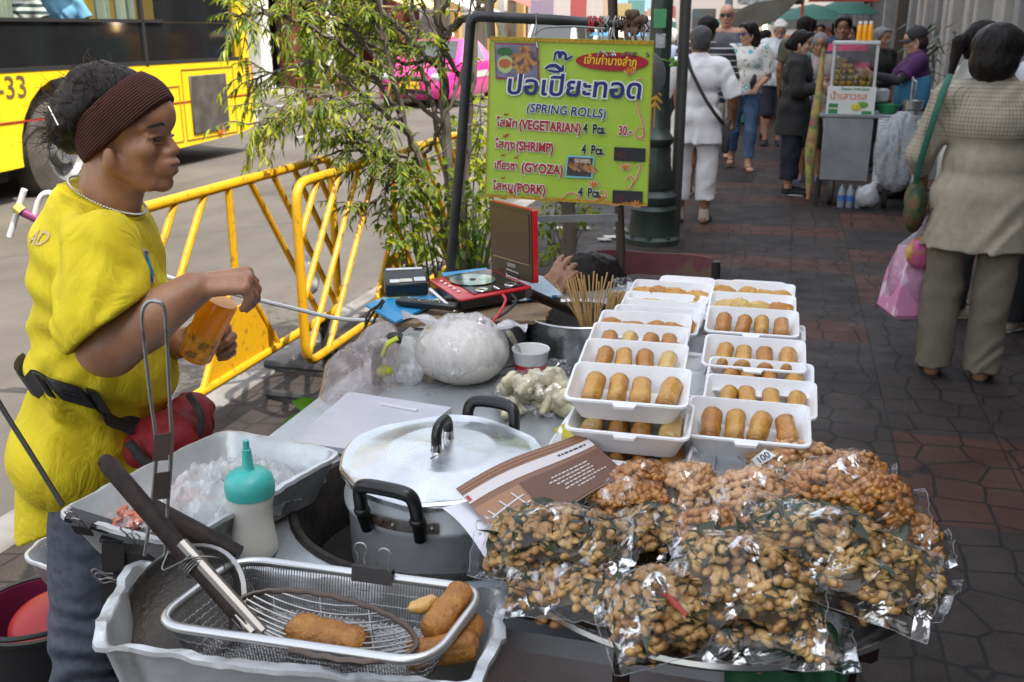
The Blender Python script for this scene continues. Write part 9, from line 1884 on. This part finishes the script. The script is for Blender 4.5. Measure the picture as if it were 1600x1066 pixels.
for k in range(3): q = MB(); p = JM @ Vector((-.02 + .075 * k, -.24, .0)); q.lathe([(0, 0), (.032, 0), (.034, .01), (.034, .15), (.014, .19), (.014, .205), (0, .206)], 16, Matrix.Translation(p)); q.lathe([(.0345, .06), (.0345, .11)], 16, Matrix.Translation(p), mi=1); simple('water_bottle', 'clear water bottle with blue label under the juice stall', 'bottle', q, [mat('bottle_water', (.35, .42, .48), .15, trans=.4), mat('label_blue', (.05, .15, .45), .5)], 'water bottles under the stall', True)
q = MB(); pa = JM @ Vector((-.33, -.12, 0)); q.tube([pa + Vector((.02, 0, .04)), pa + Vector((.0, 0, .5)), pa + Vector((.03, 0, 1.0)), pa + Vector((.035, 0, 1.38))], [.02, .055, .035, .018], 10); simple('folded_parasol', 'folded colourful parasol leaning on the end of the juice stall', 'parasol', q, pattern_mat('parasol_mix', lambda nt, co: ramp(nt, noi(nt, co, 7, 3), [(.38, (.30, .16, .10)), (.5, (.45, .33, .1)), (.6, (.12, .22, .08)), (.7, (.4, .1, .1))])), smooth=True)
mx_ = JM @ Vector((.50, -.1, .83)); bl = thing('steel_mixer', 'steel juice press with round bowl on the juice stall counter', 'juice press', mx_); q = MB(); q.lathe([(0, 0), (.06, 0), (.06, .03), (.085, .05), (.09, .12), (.08, .12), (.075, .06), (0, .05)], 24, Matrix.Translation(mx_)); q.build('bowl', SST, bl); q = MB(); q.tube([mx_ + Vector((.0, .06, .0)), mx_ + Vector((0, .06, .32))], .012, 8); q.tube([mx_ + Vector((0, .06, .3)), mx_ + Vector((.0, -.03, .28)), mx_ + Vector((0, -.03, .14))], .01, 8); q.build('press_arm', SST, bl)
gb = JM @ Vector((.30, -.05, .83)); q = MB(); q.lathe([(0, 0), (.07, 0), (.10, .08), (.094, .08), (.066, .01), (0, .008)], 24, Matrix.Translation(gb)); simple('green_basin', 'green plastic basin on the juice stall counter', 'basin', q, mat('basin_green', (.02, .22, .09), .4), smooth=True)
cb_ = JM @ Vector((.24, .05, .93)); q = MB(); q.box(cb_ + Vector((0, 0, .05)), (.12, .09, .12), None, .02); simple('cup_box', 'clear plastic tub of cups beside the green basin', 'tub', q, mat('tub_clear', (.5, .53, .57), .3, trans=.3), smooth=True)
# ---- things by the vendor on the left
bp_ = PZ(62, 955, .36); bu = thing('bucket', 'black bucket with bent handle on the ground below the vendor', 'bucket', (bp_.x, bp_.y, 0)); q = MB(); q.lathe([(0, .0), (.105, 0), (.135, .36), (.142, .362), (.142, .37), (.131, .37), (.1, .02), (0, .015)], 40, Matrix.Translation((bp_.x, bp_.y, 0))); q.build('body', mat('bucket_black', (.015, .015, .016), .45), bu)
q = MB(); q.lathe([(.129, .30), (.1335, .366), (.127, .366), (.10, .12)], 40, Matrix.Translation((bp_.x, bp_.y, 0))); q.build('liner', mat('liner_maroon', (.16, .015, .05), .35), bu)
q = MB(); q.tube(path([Vector((bp_.x - .141, bp_.y, .365)), Vector((bp_.x - .11, bp_.y - .10, .385)), Vector((bp_.x, bp_.y - .15, .39)), Vector((bp_.x + .11, bp_.y - .10, .385)), Vector((bp_.x + .141, bp_.y, .365))]), .006, 8); q.build('handle', MC['bucket_black'], bu)
q = MB(); q.lathe([(.075, 0), (.09, .03), (.06, .05), (.0, .055)], 28, Matrix.Translation((bp_.x + .03, bp_.y, .315)) @ Matrix.Rotation(R(18), 4, 'X')); simple('bowl', 'red plastic bowl upside down inside the black bucket', 'bowl', q, mat('bowl_red', (.42, .02, .02), .3), smooth=True)
h0, h1, h2, h3 = PZ(70, 838, .50), PZ(210, 850, .50), PZ(215, 930, .50), PZ(38, 872, .50); wt = thing('metal_tray', 'shallow aluminium tray low down behind the vendor\'s leg', 'tray', (h0 + h2) / 2 - Vector((0, 0, .06)))
q = MB(); pan(q, [h0, h1, h2, h3], .06, .025, .03, .008, .003); q.build('pan', ALUP, wt)
sk = thing('low_stool', 'low dark stool under the shallow aluminium tray', 'stool', ((h0 + h2) / 2).to_2d().to_3d()); cst = (h0 + h2) / 2; q = MB(); q.box((cst.x + .01, cst.y, .425), (.14, .10, .02), None, .005); q.build('seat', WOODD, sk)
for dx in (-.05, .07):
 for dy in (-.04, .04): q = MB(); q.box((cst.x + dx, cst.y + dy, .207), (.02, .02, .414), None, .003); q.build('leg', WOODD, sk)
cable('thin black strap running from the left edge to the tray corner', [PY(-40, 560, 1.50), PY(0, 632, 1.48), PY(50, 712, 1.45), PY(98, 790, 1.42)], .0042, CBK, 'strap', 'strap')
tp_ = thing('handcart', 'white tube frame with purple bar behind the vendor\'s shoulder', 'handcart', (PY(45, 360, 4.2).x, 4.2, 0)); wt_ = mat('tube_white', (.7, .7, .7), .4)
q = MB(); q.tube([PY(15, 370, 4.2), PY(38, 296, 4.2)], .013, 10); q.build('tube', wt_, tp_); q = MB(); q.tube(path([PY(52, 345, 4.2), PY(60, 315, 4.2), PY(70, 303, 4.2), PY(85, 306, 4.2), PY(92, 340, 4.2)]), .012, 10); q.tube([PY(92, 340, 4.2), Vector((PY(92, 340, 4.2).x, 4.2, 0))], .012, 10); q.build('tube', wt_, tp_)
q = MB(); q.tube([PY(24, 326, 4.2), PY(100, 362, 4.2)], .020, 10); q.build('grip', mat('grip_purple', (.16, .02, .10), .5), tp_); q = MB(); q.tube([PY(24, 322, 4.19), PY(34, 331, 4.19)], .024, 8); q.build('clamp', mat('clamp_yellow', (.5, .45, .1), .5), tp_)
q = MB(); q.sdf([ellp(PY(484, 430, 4.75), (.045, .03, .10)), cone(PY(484, 400, 4.75), PY(478, 385, 4.75), .02)], .008, .03, wrinkle(.008, 22, 1)); simple('carrier_bag', 'white plastic bag hanging on the yellow barricade', 'bag', q, mat('bag_white', (.55, .56, .6), .4, tl=.2), smooth=True)
# pale flat pieces standing in for sunlit spots round the small tree
random.seed(90)
for i in range(16):
 p = ST(random.uniform(6.6, 8.5), random.uniform(-2.0, -1.2), .004); q = MB(); q.grid(lambda u, v: p + Vector((.09 * (u - .5) * (1 + .3 * math.sin(v * 9)), .10 * (v - .5), .012 * mnoise.noise(Vector((u * 4, v * 4, i))) + .008)), 5, 5, thick=.001); tag(q.build('sunlit_spot', mat('scrap_%d' % (i % 2), [(.55, .55, .53), (.4, .38, .34)][i % 2], .8), None, world=False), 'flat pale paper scrap on the pavement by the small tree', 'paper scrap', 'paper scraps round the small tree')
